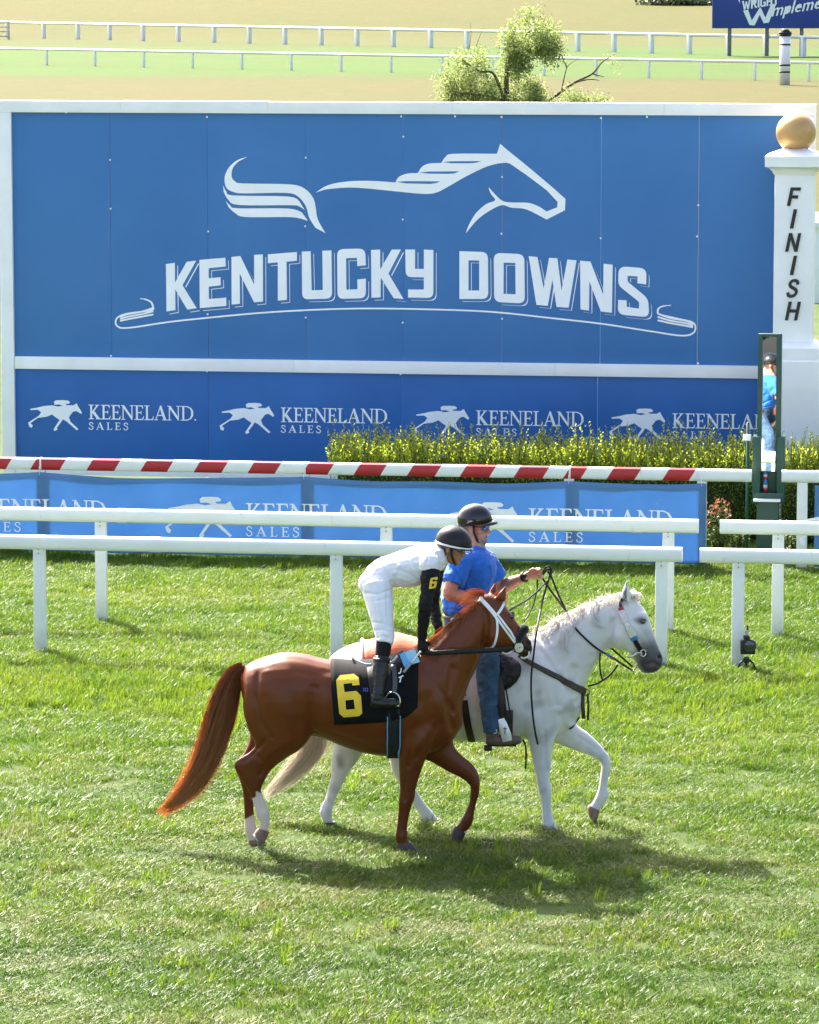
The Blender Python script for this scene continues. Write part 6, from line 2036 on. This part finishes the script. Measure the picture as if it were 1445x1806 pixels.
for sgn, hp_, kn_, an_ in ((-1, jn_hip, jn_kn, jn_an), (1, jf_hip, jf_kn, jf_an)):
    t1 = kn_.lerp(an_, .15); t2 = kn_.lerp(an_, .42)
    put('stocking', remesh([limb([kn_.lerp(an_, .03), t1, t2], [.056, .056, .052])], .006, 2), SOCK, jk)
    bt = [limb([kn_.lerp(an_, .36), kn_.lerp(an_, .55), kn_.lerp(an_, .8), an_], [.058, .060, .050, .046]),
          limb([an_ + Vector((-.05, 0, -.045)), an_ + Vector((-.01, 0, -.055)), an_ + Vector((.06, 0, -.062)), an_ + Vector((.12, 0, -.062)), an_ + Vector((.165, 0, -.066))], [.038, .046, .042, .038, .024]),
          ell(an_ + Vector((-.005, 0, -.02)), (.055, .045, .05))]
    me = remesh(bt, .0055, 3)
    zc_ = an_.z - .098
    for v in me.vertices:
        if v.co.z < zc_ + .012: v.co.z = zc_ + .012 + (v.co.z - zc_ - .012) * .25
    wrinkle(me, .0018, 15, (1, 1, 1.4), 3)
    bo = put('boot', me, BOOT, jk)
    obj('boot_strap', tube([t2 + Vector((.057 * math.cos(a), .057 * math.sin(a), .0)) for a in np.linspace(0, 6.2832, 17)], .016, 6, ref=Vector((0, 0, 1)), flat=(1.6, .45)), LBLACK, bo)
HELK = mat('black_helmet_cover', (.008, .008, .009), .42, .3, var=.2, vs=12, bmp=.1, bs=40)
JR = (.137, .112, .118)
hc = JH + JAX[2] * .046 + JAX[0] * .010
hel = obj('helmet', dome(hc, JAX, JR, -.045), HELK, jk)
obj('helmet_band', ring_band(hc, JAX, JR, -.026, .015, 1.03), WVIN, hel)
obj('helmet_peak', loft([(0,0,0,1,.06,0)] * 2, lambda a, b_, c_: hc, 1, 6) if False else ring_band(hc, JAX, (JR[0] * 1.13, JR[1] * .98, JR[2]), -.034, .010, 1.04, -1.0, 1.0), HELK, hel)
for a in (2.2, -.75):
    pts_ = [hc + JAX[0] * (JR[0] * 1.012 * math.cos(t) * math.cos(a)) + JAX[1] * (JR[1] * 1.012 * math.cos(t) * math.sin(a)) + JAX[2] * (JR[2] * 1.012 * math.sin(t)) for t in np.linspace(-.2, 1.57, 9)]
    obj('helmet_seam', tube(pts_, .0022, 5), FLEECE, hel)
GOG = mat('goggle_lens', (.02, .022, .026), .10, .6, var=.1, coat=1.0)
gog = obj('goggles', E3(JH, (.076, 0, -.002), (.034, .066, .030), JAX), GOG, jk)
obj('goggle_strap', ring_band(hc, JAX, (JR[0] * 1.01, JR[1] * 1.01, JR[2]), -.005, .020, 1.02, -1.0, 1.0), LBLACK, gog)
obj('chin_strap', ribbon([JH + JAX[1] * (.082 * q) + JAX[0] * xx + JAX[2] * zz for q, xx, zz in ((-1, .02, .0), (-.93, .03, -.05), (-.6, .055, -.10), (0, .06, -.124), (.6, .055, -.10), (.93, .03, -.05), (1, .02, 0))], [JAX[1] * -1] * 2 + [JAX[2] * -1] * 3 + [JAX[1]] * 2, .018, .004), LBLACK, hel)
hr = []
for _ in range(420):
    a = random.uniform(1.6, 4.7)
    p_ = JH + JAX[0] * (.092 * math.cos(a) - .01) + JAX[1] * (.076 * math.sin(a)) + JAX[2] * random.uniform(-.055, 0)
    o_ = (p_ - JH); o_.z = 0
    hr.append([p_ + o_.normalized() * .003, p_ + o_.normalized() * .006 - JAX[2] * .012, p_ + o_.normalized() * .004 - JAX[2] * .025])
strands(hr, .0016, 'hair', hair_mat('dark_hair', (.02, .014, .010), (.03, .02, .015), .1), jk)
GRP = mat('grey_back_number', (.36, .36, .40), .6)
def jmap(x, y, out=.004):
    # laid on top of the back: x along the spine (px), y across (m)
    p = CH(x, 990, y)
    h = bvh_j.ray_cast(Vector((p.x, p.y, p.z + 1)), Vector((0, 0, -1)))
    return (h[0] if h[0] is not None else p) + Vector((0, 0, out))
o0 = [(734 + 14 * math.cos(a), -.02 + .075 * math.sin(a)) for a in np.linspace(0, 6.28, 20)[:-1]]
i0 = [(733 + 6 * math.cos(a), -.02 + .035 * math.sin(a)) for a in np.linspace(0, 6.28, 20)[:-1]]
Vb, Fb = [], []
for i in range(19):
    Vb += [jmap(*o0[i]), jmap(*i0[i])]
for i in range(19):
    j = (i + 1) % 19
    Fb.append((2 * i, 2 * j, 2 * j + 1, 2 * i + 1))
obj('back_number', fixn((Vb, Fb)), GRP, jersey)

# ---------------------------------------------------------------- western tack on the pony
ob = empty('saddle_blanket', PN(715, 1130), 'orange saddle blanket with pale edge on the grey pony', 'blanket')
ORG = mat('orange_blanket', (.40, .085, .026), .7, .3, var=.10, vs=10, bmp=.4, bs=50, bd=.006, sheen=.2)
PALE = mat('pale_blanket_edge', (.62, .58, .55), .7, .3)
axp = 1225
def pony_cols(x0, x1, n, yb, out):
    return [(x0 + (x1 - x0) * i / (n - 1), x0 + 10 + (x1 - x0 - 6) * i / (n - 1), 1190, yb) for i in range(n)]
G = cloth_cols(PN, bvh_pn, pony_cols(640, 818, 20, 1215, 0), axp, .018, (50, 60, 70, 80, 90, 100, 110, 120, 130), 6)
for i, c_ in enumerate(G):
    t = i / 19
    s_ = max(0, min(1, t / .38)); lift = .135 * s_ * s_ * (3 - 2 * s_) - .05 * t
    for p_ in c_:
        k = max(0, min(1, (p_.z - 1.15) / .25))
        p_.z += lift * k
grid_obj('blanket', G, ORG, ob, .014)
for j in (0,):
    P_ = [p_ + Vector((-.004, 0, .006)) for p_ in G[0]]
    obj('edge_binding', tube(P_, .013, 6), PALE, ob)
ws = empty('western_saddle', PN(850, 1140), 'dark brown western saddle on the grey pony', 'saddle')
st_ = loft([(770,1112,768,1150,.05,0),(782,1104,780,1150,.20,0),(800,1120,798,1160,.24,0),(830,1126,830,1165,.25,0),(858,1118,860,1165,.24,0),(876,1098,882,1160,.18,0),(892,1104,898,1155,.10,0)], PN, 4, 18, 2.2)
put('seat', remesh([st_], .009, 3), LBROWN, ws)
obj('horn', join([tube([PN(884,1110,0), PN(890,1092,0), PN(893,1084,0)], [.030, .022, .020], 10), ell(PN(894,1083,0), (.045, .045, .014), Matrix.Rotation(R(15), 3, 'Y'))]), LBROWN, ws)
sk = [loft([(868,1152,905,1160,.03,-.27),(868,1180,918,1172,.05,-.31),(872,1200,916,1195,.05,-.33),(878,1214,900,1212,.03,-.335)], PN, 4, 14, 2.4)]
me = remesh(sk, .007, 3); wrinkle(me, .006, 14, (1, 1, 1), 3)
put('saddle_bag', me, LBLACK, ws)
for sgn in (-1, 1):
    pts_ = [PN(866, 1150, .30 * sgn), PN(876, 1195, .37 * sgn), PN(884, 1235, .41 * sgn), PN(889, 1268, .41 * sgn)]
    rr = [Vector(q) for q in cat(pts_, 5)]
    obj('fender', ribbon(rr, [Vector((0, sgn, 0))] * len(rr), [.11 - .004 * i for i in range(len(rr))], .012), LBROWN, ws)
    c_ = PN(890, 1287, .42 * sgn)
    sv = ribbon([c_ + Vector((-.025, 0, .085)), c_ + Vector((-.01, sgn * .01, .03)), c_ + Vector((.012, sgn * .01, -.04)), c_ + Vector((.022, 0, -.085))], [Vector((0, sgn, 0))] * 4, [.055, .07, .08, .07], .012)
    so = obj('stirrup', sv, mat('stirrup_plate', (.60, .61, .62), .35, .5, metal=.4, var=.1), ws, 40)
    q_ = c_ + Vector((.003, sgn * .026, 0))
    obj('cross_mark', join([box(q_, (.006, .002, .06)), box(q_ + Vector((0, sgn * .0005, .012)), (.030, .002, .006))]), BLACKL, so, False)
    for dx in (-.01, .02):
        rope('saddle_string', [PN(888, 1215, .38 * sgn) + Vector((dx, 0, 0)), PN(893, 1245, .42 * sgn) + Vector((dx, 0, 0)), PN(895, 1275, .425 * sgn) + Vector((dx * 1.5, 0, 0))], .007, LBLACK, ws, 4)
girth_ring(PN, bvh_pn, 893, 1230, .09, .006, -10, -170, 'front_cinch', LGREY, ws)
strap('rear_cinch', PN, bvh_pn, [(818,1222),(824,1262),(832,1298)], .055, .010, LBROWN, ws, .012)
rope('cinch_string', [PN(922,1304,-.10), PN(927,1315,-.11), PN(928,1335,-.11), PN(927,1356,-.11)], .008, LBLACK, ws, 4)
# breast collar
bc = empty('breast_collar', PN(1000, 1200), 'worn brown leather breast collar across the grey pony chest', 'breast collar')
q = cat([(916,1150),(940,1163),(970,1180),(1000,1198),(1022,1212),(1034,1222)], 6)
P_, Nn_ = [], []
for a in q:
    p_, n_ = on_surf(PN, bvh_pn, a[0], a[1], .008); P_.append(p_); Nn_.append(n_)
obj('band', ribbon(P_, Nn_, [.030 + .032 * i / len(P_) for i in range(len(P_))], .012), LGREY, bc, 40)
tp_, _ = on_surf(PN, bvh_pn, 1034, 1220, .012)
ring('ring', tp_ + Vector((.01, -.02, 0)), .024, .006, mat('brass_ring', (.30, .16, .08), .4, .5, metal=.7), bc)
obj('tie_strap', ribbon([tp_ + Vector((-.02, -.03, -.01)), tp_ + Vector((-.018, -.04, -.12)), tp_ + Vector((-.012, -.03, -.20))], [Vector((0, -1, 0))] * 3, .030, .008), LGREY, bc)
obj('tie_strap', ribbon([tp_ + Vector((.018, -.03, -.01)), tp_ + Vector((.024, -.04, -.11)), tp_ + Vector((.022, -.03, -.21))], [Vector((0, -1, 0))] * 3, .018, .007), LGREY, bc)
strap('chest_strap', PN, bvh_pn, [(1030,1266),(1018,1274),(1004,1282)], .018, .006, LBLACK, bc)
# pony bridle
pb = empty('western_bridle', PN(1108, 1105), 'beaded western bridle with silver curb bit on the grey pony', 'bridle')
BEADW = mat('white_beads', (.60, .57, .55), .5, .4, var=.25, vs=90, bmp=.6, bs=160, bd=.004)
BEADR = mat('red_beads', (.35, .03, .04), .5, .4, var=.2, vs=90)
BEADB = mat('blue_beads', (.03, .20, .50), .5, .4, var=.2, vs=90)
strap('crown_strap', PN, bvh_pn, [(1098,1053),(1095,1060),(1094,1068)], .022, .008, LBLACK, pb)
strap('bead_band', PN, bvh_pn, [(1094,1069),(1096,1074)], .040, .016, BEADR, pb, .004, 3)
strap('bead_cover', PN, bvh_pn, [(1096,1074),(1099,1085),(1104,1095)], .050, .020, BEADW, pb, .004, 4)
strap('bead_band', PN, bvh_pn, [(1104,1095),(1106,1100)], .036, .016, WVIN, pb, .004, 3)
strap('bead_cover', PN, bvh_pn, [(1106,1100),(1111,1109),(1116,1118)], .054, .020, BEADW, pb, .004, 4)
strap('bead_band', PN, bvh_pn, [(1116,1118),(1119,1124)], .054, .020, BEADB, pb, .004, 3)
strap('cheek_strap', PN, bvh_pn, [(1118,1123),(1122,1132),(1127,1140),(1133,1149)], .036, .014, LBLACK, pb, .004)
a0, _ = on_surf(PN, bvh_pn, 1132, 1148, .02)
ring('bit_ring', a0 + Vector((.008, 0, 0)), .026, .006, METAL, pb, Vector((.2, -1, 0)), .8)
off_ = a0.y - (PN_Y + PN_K * (1132 - 780))
rope('bit_shank', [PN(1133,1152,off_), PN(1124,1152,off_), PN(1117,1157,off_), PN(1107,1158,off_)], .011, METAL, pb, 5, 6, (.5, 1))
rope('curb_chain', [PN(1124,1170,-.05), PN(1121,1176,-.05), PN(1118,1183,-.05), PN(1113,1183,-.06), PN(1108,1178,-.06)], .006, METAL, pb, 5)
rope('tie_down', [PN(1037,1210,-.04), PN(1052,1206,-.05), PN(1066,1198,-.06), PN(1080,1186,-.06), PN(1090,1172,-.06)], .008, LBLACK, pb)
rope('tie_down', [PN(1059,1152,-.09), PN(1058,1170,-.08), PN(1060,1190,-.07), PN(1064,1200,-.06)], .007, LBLACK, pb)
obj('bead_band', tube([PN(1078,1159,-.09), PN(1083,1162,-.09)], .013, 8), BEADR, pb)
obj('bead_band', tube([PN(1070,1153,-.092), PN(1076,1157.5,-.091)], .013, 8), BEADB, pb)

# ---------------------------------------------------------------- outrider in blue
orr = empty('person', PN(810, 1120), 'rider in blue t-shirt, jeans and black helmet on the grey pony', 'person')
OH = PN(838, 929, 0)
OAX = axes((.95, -.30, -.02), (-.04, 0, 1))
otorso = [(784,1096,846,1098,.165,0),(782,1072,852,1070,.168,0),(782,1042,862,1042,.180,0),(786,1014,872,1014,.200,0),(797,992,872,992,.205,0),(812,976,864,977,.165,0),(824,968,855,970,.105,0)]
def ot(k):
    out = []
    for a, b_, c_, d_, w_, y_ in otorso:
        mx, my = (a + c_) / 2, (b_ + d_) / 2
        out.append((mx + (a - mx) * k, b_, mx + (c_ - mx) * k, d_, w_ * k, y_))
    return out
rn_sh, rn_el, rn_wr = PN(812,992,-.21), PN(792,1046,-.30), PN(842,1060,-.16)
rf_sh, rf_el, rf_wr = PN(858,992,.19), PN(884,1036,.24), PN(931,1015,.10)
rn_hip, rn_kn, rn_an = PN(808,1102,-.14), PN(858,1158,-.37), PN(868,1292,-.39)
rf_hip, rf_kn, rf_an = PN(808,1102,.14), PN(858,1158,.37), PN(868,1292,.39)
on_h = dict(f=(.92, .35, .05), s=(.1, .1, .98), n=(-.3, -.9, .15))
of_h = dict(f=(.96, -.05, .28), s=(-.25, -.25, .93), n=(.05, .97, .2))
bp_ = head_parts(OH, OAX, 1.0)
bp_.append(limb([PN(840,976,0), PN(841,962,0), OH - OAX[2] * .06 - OAX[0] * .012], [.075, .066, .062]))
bp_.append(loft(ot(.90), PN, 3, 16, 2.1))
for sh_, el_, wr_, h_ in ((rn_sh, rn_el, rn_wr, on_h), (rf_sh, rf_el, rf_wr, of_h)):
    bp_.append(limb([sh_, sh_.lerp(el_, .5), el_, el_.lerp(wr_, .35), el_.lerp(wr_, .75), wr_], [.062, .057, .050, .052, .036, .030]))
    bp_ += fist(wr_, k=1.05, **h_)
for hp_, kn_, an_ in ((rn_hip, rn_kn, rn_an), (rf_hip, rf_kn, rf_an)):
    bp_.append(limb([hp_, hp_.lerp(kn_, .5), kn_, kn_.lerp(an_, .35), an_], [.090, .078, .058, .056, .034]))
    bp_.append(limb([an_ + Vector((-.03, 0, -.04)), an_ + Vector((.05, 0, -.06)), an_ + Vector((.15, 0, -.055))], [.036, .036, .026]))
me = remesh(bp_, .0052, 3)
px, py, co = vpx(me)
c = np.tile(np.array((.42, .19, .125)), (len(px), 1))
rel = co - np.array(OH)
lf = rel @ np.array(OAX[0]); ls = rel @ np.array(OAX[1]); lu = rel @ np.array(OAX[2])
isH = (np.abs(lu) < .2) & (np.hypot(lf, ls) < .14)
nn = np.array([noise.noise(Vector(tuple(q * 90))) for q in rel])
beard = isH & (lu < -.048) & (lf > .03) & ((lu < -.088) | (np.abs(ls) > .018) | (lu > -.06)) & (lf + nn * .02 > .045)
c = np.where(beard[:, None], np.array((.36, .24, .19)), c)
lips = isH & (np.abs(lu + .073) < .012) & (lf > .075) & (np.abs(ls) < .024)
c = np.where(lips[:, None], np.array((.34, .12, .10)), c)
red = isH & (lf > .085) & (lu > -.045) & (lu < 0)
c = np.where(red[:, None], np.array((.46, .18, .12)), c)
vcol(me, 'coat', c)
body_or = put('body', me, SKIN, orr)
TEE = cloth_mat('blue_cotton', (.010, .105, .44), .8, 240, sheen=.12, var=.10)
tee = [loft(ot(1.04)[1:], PN, 4, 20, 2.2)]
for sh_, el_ in ((rn_sh, rn_el), (rf_sh, rf_el)):
    tee.append(limb([sh_ + (PN(838,985,0) - sh_) * .35, sh_ + Vector((0, 0, -.002)), sh_.lerp(el_, .35), sh_.lerp(el_, .66)], [.085, .084, .083, .084]))
me = remesh(tee, .006, 5)
wrinkle(me, .011, 5.5, (1.3, 1, 1.1), 6.0)
wrinkle(me, .003, 17, (1, 1, 1.2), 2.0)
sculpt(me, [([(806,1008),(818,1036),(822,1068)], -.008, 3), ([(868,1018),(848,1040),(826,1052)], -.008, 3), ([(786,1058),(812,1066),(840,1064)], -.007, 2.6), ([(788,1074),(815,1078)], -.006, 2.4), ([(800,990),(806,1010),(800,1030)], -.006, 2.6), ([(862,1000),(845,1020)], -.006, 2.6), ([(790,1018),(802,1028)], .005, 3)], PN_Y)
shirt = put('t_shirt', me, TEE, orr)
obj('neck_band', tube([PN(840,969,0) + Vector((.072 * math.cos(a), .086 * math.sin(a), -.02 * math.cos(a) + .004)) for a in np.linspace(0, 6.2832, 25)], .009, 6), TEE, shirt)
obj('undershirt', tube([PN(841,968,0) + Vector((.068 * math.cos(a), .074 * math.sin(a), -.022 * math.cos(a) + .008)) for a in np.linspace(-1.2, 1.2, 12)], .007, 6), SILK, orr)
JEAN = mat('blue_denim', (.032, .068, .120), .85, .25, var=.35, vs=9, bmp=.3, bs=260, bd=.002)
jl = [loft([(783,1118,840,1120,.17,0), *ot(1.0)[:2]], PN, 4, 18, 2.2)]
for hp_, kn_, an_ in ((rn_hip, rn_kn, rn_an), (rf_hip, rf_kn, rf_an)):
    jl.append(limb([hp_, hp_.lerp(kn_, .5), kn_, kn_.lerp(an_, .3), kn_.lerp(an_, .7), an_ + Vector((.005, 0, .01))], [.118, .104, .088, .084, .070, .066]))
me = remesh(jl, .006, 4)
wrinkle(me, .006, 8, (1, 1, 1.1), 3.0)
wrinkle(me, .003, 26, (1, 1, .8), 9.0)
jeans = put('jeans', me, JEAN, orr)
obj('belt', tube([PN(810,1086,0) + Vector((.120 * math.cos(a), .178 * math.sin(a), 0)) for a in np.linspace(0, 6.2832, 33)], .016, 6, ref=Vector((0, 0, 1)), flat=(1.1, .5)), LBROWN, jeans)
BBT = mat('dusty_brown_boot', (.10, .07, .05), .6, .35, var=.3, vs=14, bmp=.3, bs=40)
for an_ in (rn_an, rf_an):
    bt = [limb([an_ + Vector((0, 0, .06)), an_, an_ + Vector((.0, 0, -.03))], [.05, .048, .048]),
          limb([an_ + Vector((-.045, 0, -.055)), an_ + Vector((.03, 0, -.058)), an_ + Vector((.12, 0, -.062)), an_ + Vector((.20, 0, -.058)), an_ + Vector((.225, 0, -.055))], [.038, .044, .042, .032, .016])]
    me = remesh(bt, .006, 3)
    bo = put('boot', me, BBT, orr)
    obj('sole', box(an_ + Vector((.085, 0, -.098)), (.20, .066, .010), 0, .005), LBROWN, bo, 40)
    obj('heel', box(an_ + Vector((-.03, 0, -.118)), (.06, .07, .036), 0, .006), LBROWN, bo, 40)
    q_ = an_ + Vector((.02, math.copysign(.062, an_.y - PN_Y), .02))
    ring('buckle', q_, .016, .004, METAL, bo, Vector((0, 1, 0)))
HELG = mat('glossy_helmet_shell', (.008, .009, .012), .14, .4, var=.3, vs=4, coat=.25)
OR_ = (.136, .116, .118)
hc = OH + OAX[2] * .060 - OAX[0] * .004
OBX = axes((.95, -.30, .16), (-.2, 0, 1))
hel = obj('helmet', dome(hc, OBX, OR_, -.034), HELG, orr)
pk = []
V, F = [], []
for i in range(15):
    a = -1.0 + 2.0 * i / 14
    for r_, dz in ((.97, -.030), (1.0, -.022), (1.30 - .10 * abs(a), -.050), (1.29 - .10 * abs(a), -.058)):
        V.append(hc + OBX[0] * (OR_[0] * r_ * math.cos(a)) + OBX[1] * (OR_[1] * r_ * math.sin(a) * (1.0 if r_ < 1.1 else .86)) + OBX[2] * dz)
for i in range(14):
    for q in range(4):
        F.append((i * 4 + q, i * 4 + (q + 1) % 4, (i + 1) * 4 + (q + 1) % 4, (i + 1) * 4 + q))
F += [(0, 1, 2, 3), (56, 57, 58, 59)]
obj('helmet_peak', fixn((V, F)), HELG, hel)
obj('helmet_trim', ring_band(hc, OBX, (OR_[0] * 1.0, OR_[1], OR_[2]), -.028, .012, 1.03, 0, 6.2832), LBLACK, hel)
obj('chin_strap', ribbon([OH + OAX[1] * (.086 * q) + OAX[0] * xx + OAX[2] * zz for q, xx, zz in ((-1, .015, .02), (-.98, .018, -.03), (-.80, .035, -.085), (-.45, .045, -.122), (0, .05, -.132), (.45, .045, -.122), (.80, .035, -.085), (.98, .018, -.03), (1, .015, .02))], [OAX[1] * -1] * 3 + [OAX[2] * -1] * 3 + [OAX[1]] * 3, .018, .004), LBLACK, hel)
LENS = mat('blue_mirror_lens', (.05, .22, .75), .08, .6, metal=.85, var=.15, vs=20)
sg = obj('sunglasses', tube([OH + OAX[1] * (.080 * q) + OAX[0] * xx + OAX[2] * .012 for q, xx in ((-1, 0), (-1.0, .05), (-.85, .083), (-.3, .102), (0, .106), (.3, .102), (.85, .083), (1.0, .05), (1, 0))], .0035, 6), LBLACK, orr)
for q in (-1, 1):
    obj('lens', E3(OH, (.090, .036 * q, -.001), (.014, .030, .020), OAX), LENS, sg)
wt = rf_wr + (rf_el - rf_wr).normalized() * .035
dw = (rf_wr - rf_el).normalized(); a_, b_ = frame_for(dw)
wa = obj('wristwatch', tube([wt + a_ * (.037 * math.cos(t)) + b_ * (.037 * math.sin(t)) for t in np.linspace(0, 6.2832, 21)], .012, 6, ref=dw, flat=(1.3, .45)), LBLACK, orr)
obj('watch_face', box(wt - Vector((0, .036, -.012)), (.032, .012, .030), .0, .004), LBLACK, wa, 40)
hr = []
for _ in range(260):
    a = random.uniform(1.7, 4.6)
    p_ = OH + OAX[0] * (.094 * math.cos(a) - .01) + OAX[1] * (.078 * math.sin(a)) + OAX[2] * random.uniform(-.04, .02)
    o_ = (p_ - OH); o_.z = 0
    hr.append([p_ + o_.normalized() * .002, p_ + o_.normalized() * .005 - OAX[2] * .010, p_ + o_.normalized() * .004 - OAX[2] * .020])
strands(hr, .0016, 'hair', hair_mat('grey_hair', (.16, .13, .11), (.20, .17, .15), .1), orr)
hr = []
bv_o = bvh_of(body_or.data)
for _ in range(260):
    q_ = OH + OAX[0] * random.uniform(.05, .1) + OAX[1] * random.gauss(0, .022) + OAX[2] * random.uniform(-.115, -.095)
    s_ = bv_o.find_nearest(q_)
    hr.append([s_[0], s_[0] + s_[1] * .004 - OAX[2] * .006, s_[0] + s_[1] * .004 - OAX[2] * .014])
strands(hr, .0012, 'beard', hair_mat('grey_beard', (.36, .31, .27), (.46, .41, .37), .1), orr)

# ---------------------------------------------------------------- reins and lead line held in the raised hand
HD = rf_wr + Vector(of_h['f']).normalized() * .085
hx = lambda px, py, y_: at(px, py, y_)
hy = HD.y
lead = empty('lead_line', hx(962, 1010, hy), 'black lead line from the raised hand to the chestnut bridle', 'lead line')
rope('strap', [hx(957,1012,hy - .02), hx(963,1001,hy - .03), hx(970,1000,hy - .04), hx(973,1008,hy - .05), hx(969,1020,hy - .08), hx(955,1036,hy - .2), hx(930,1058,hy - .45), hx(903,1074,CH_Y + .12), hx(890,1082,CH_Y + .11)], .0075, LBLACK, lead, 8, 6, (.5, 1))
rope('tail_end', [hx(958,1013,hy - .03), hx(966,1004,hy - .05), hx(971,1006,hy - .06), hx(969,1018,hy - .08), hx(958,1056,hy - .14), hx(947,1112,PN_Y - .40), hx(942,1150,PN_Y - .42), hx(937,1200,PN_Y - .44), hx(939,1250,PN_Y - .45), hx(944,1290,PN_Y - .45), hx(949,1313,PN_Y - .45)], .0085, LBLACK, lead, 8, 6, (.5, 1))
rope('loose_end', [hx(948,1022,hy), hx(948,1034,hy - .02), hx(945,1052,hy - .03), hx(938,1074,hy - .1), hx(925,1096,hy - .3)], .006, LBLACK, lead, 6)
rn = empty('reins', hx(960, 1018, hy), 'black reins from the raised hand to the grey pony bit', 'reins')
s1_, _ = on_surf(PN, bvh_pn, 1014, 1104, .012); s2_, _ = on_surf(PN, bvh_pn, 1036, 1126, .014); s3_, _ = on_surf(PN, bvh_pn, 1056, 1143, .014)
rope('rein', [hx(966,1008,hy - .02), hx(972,1016,hy - .03), hx(986,1050,PN_Y - .06), hx(1003,1086,PN_Y - .07), s1_, s2_, s3_, PN(1076,1157,-.09), PN(1096,1170,-.07), PN(1116,1183,-.06)], .0085, LBLACK, rn, 7, 6, (.6, 1))
rope('rein', [hx(957,1020,hy), hx(972,1042,PN_Y + .02), hx(990,1066,PN_Y + .05), hx(1004,1086,PN_Y + .08), PN(1030,1100,.16), PN(1075,1140,.12), PN(1116,1176,.07)], .009, LBLACK, rn, 7, 6, (.6, 1))

# ---------------------------------------------------------------- small remote camera standing beside the rail post
c0 = ground(1318, 1184)
rc = empty('remote_camera', c0, 'small black remote camera on a low stand beside a rail post', 'camera')
CK = mat('black_camera_plastic', (.010, .010, .011), .45, .5, var=.2, vs=40)
sR = 187.0
cy = c0.y
cpt = lambda px, py, dy=0: at(px, py, cy + dy)
obj('body', box(cpt(1319, 1141, .02), (.14, .09, .13), 0, .012), CK, rc, 40)
obj('prism', box(cpt(1317, 1124, .02), (.06, .07, .04), 0, .012), CK, rc, 40)
ln = tube([cpt(1323, 1139, -.02), cpt(1323, 1139, -.12), cpt(1323, 1139, -.18)], [.05, .052, .06], 20)
lo = obj('lens', ln, CK, rc, 40)
obj('glass', ell(cpt(1323, 1139, -.178), (.045, .012, .045)), GOG, lo)
obj('antenna', tube([cpt(1318, 1122), cpt(1318.5, 1103)], [.012, .009], 8), CK, rc)
obj('clamp', box(cpt(1317, 1116), (.035, .03, .05), 0, .006), SILV, rc, 40)
obj('base', box(cpt(1317, 1164), (.05, .05, .06), 0, .008), CK, rc, 40)
for dx in (-.07, .06, .0):
    obj('leg', tube([cpt(1317, 1160), cpt(1317, 1160) + Vector((dx, .03 - abs(dx), -.05)), Vector((c0.x + dx * 1.5, c0.y + .05 - abs(dx), 0.0))], [.014, .011, .010], 6), CK, rc)
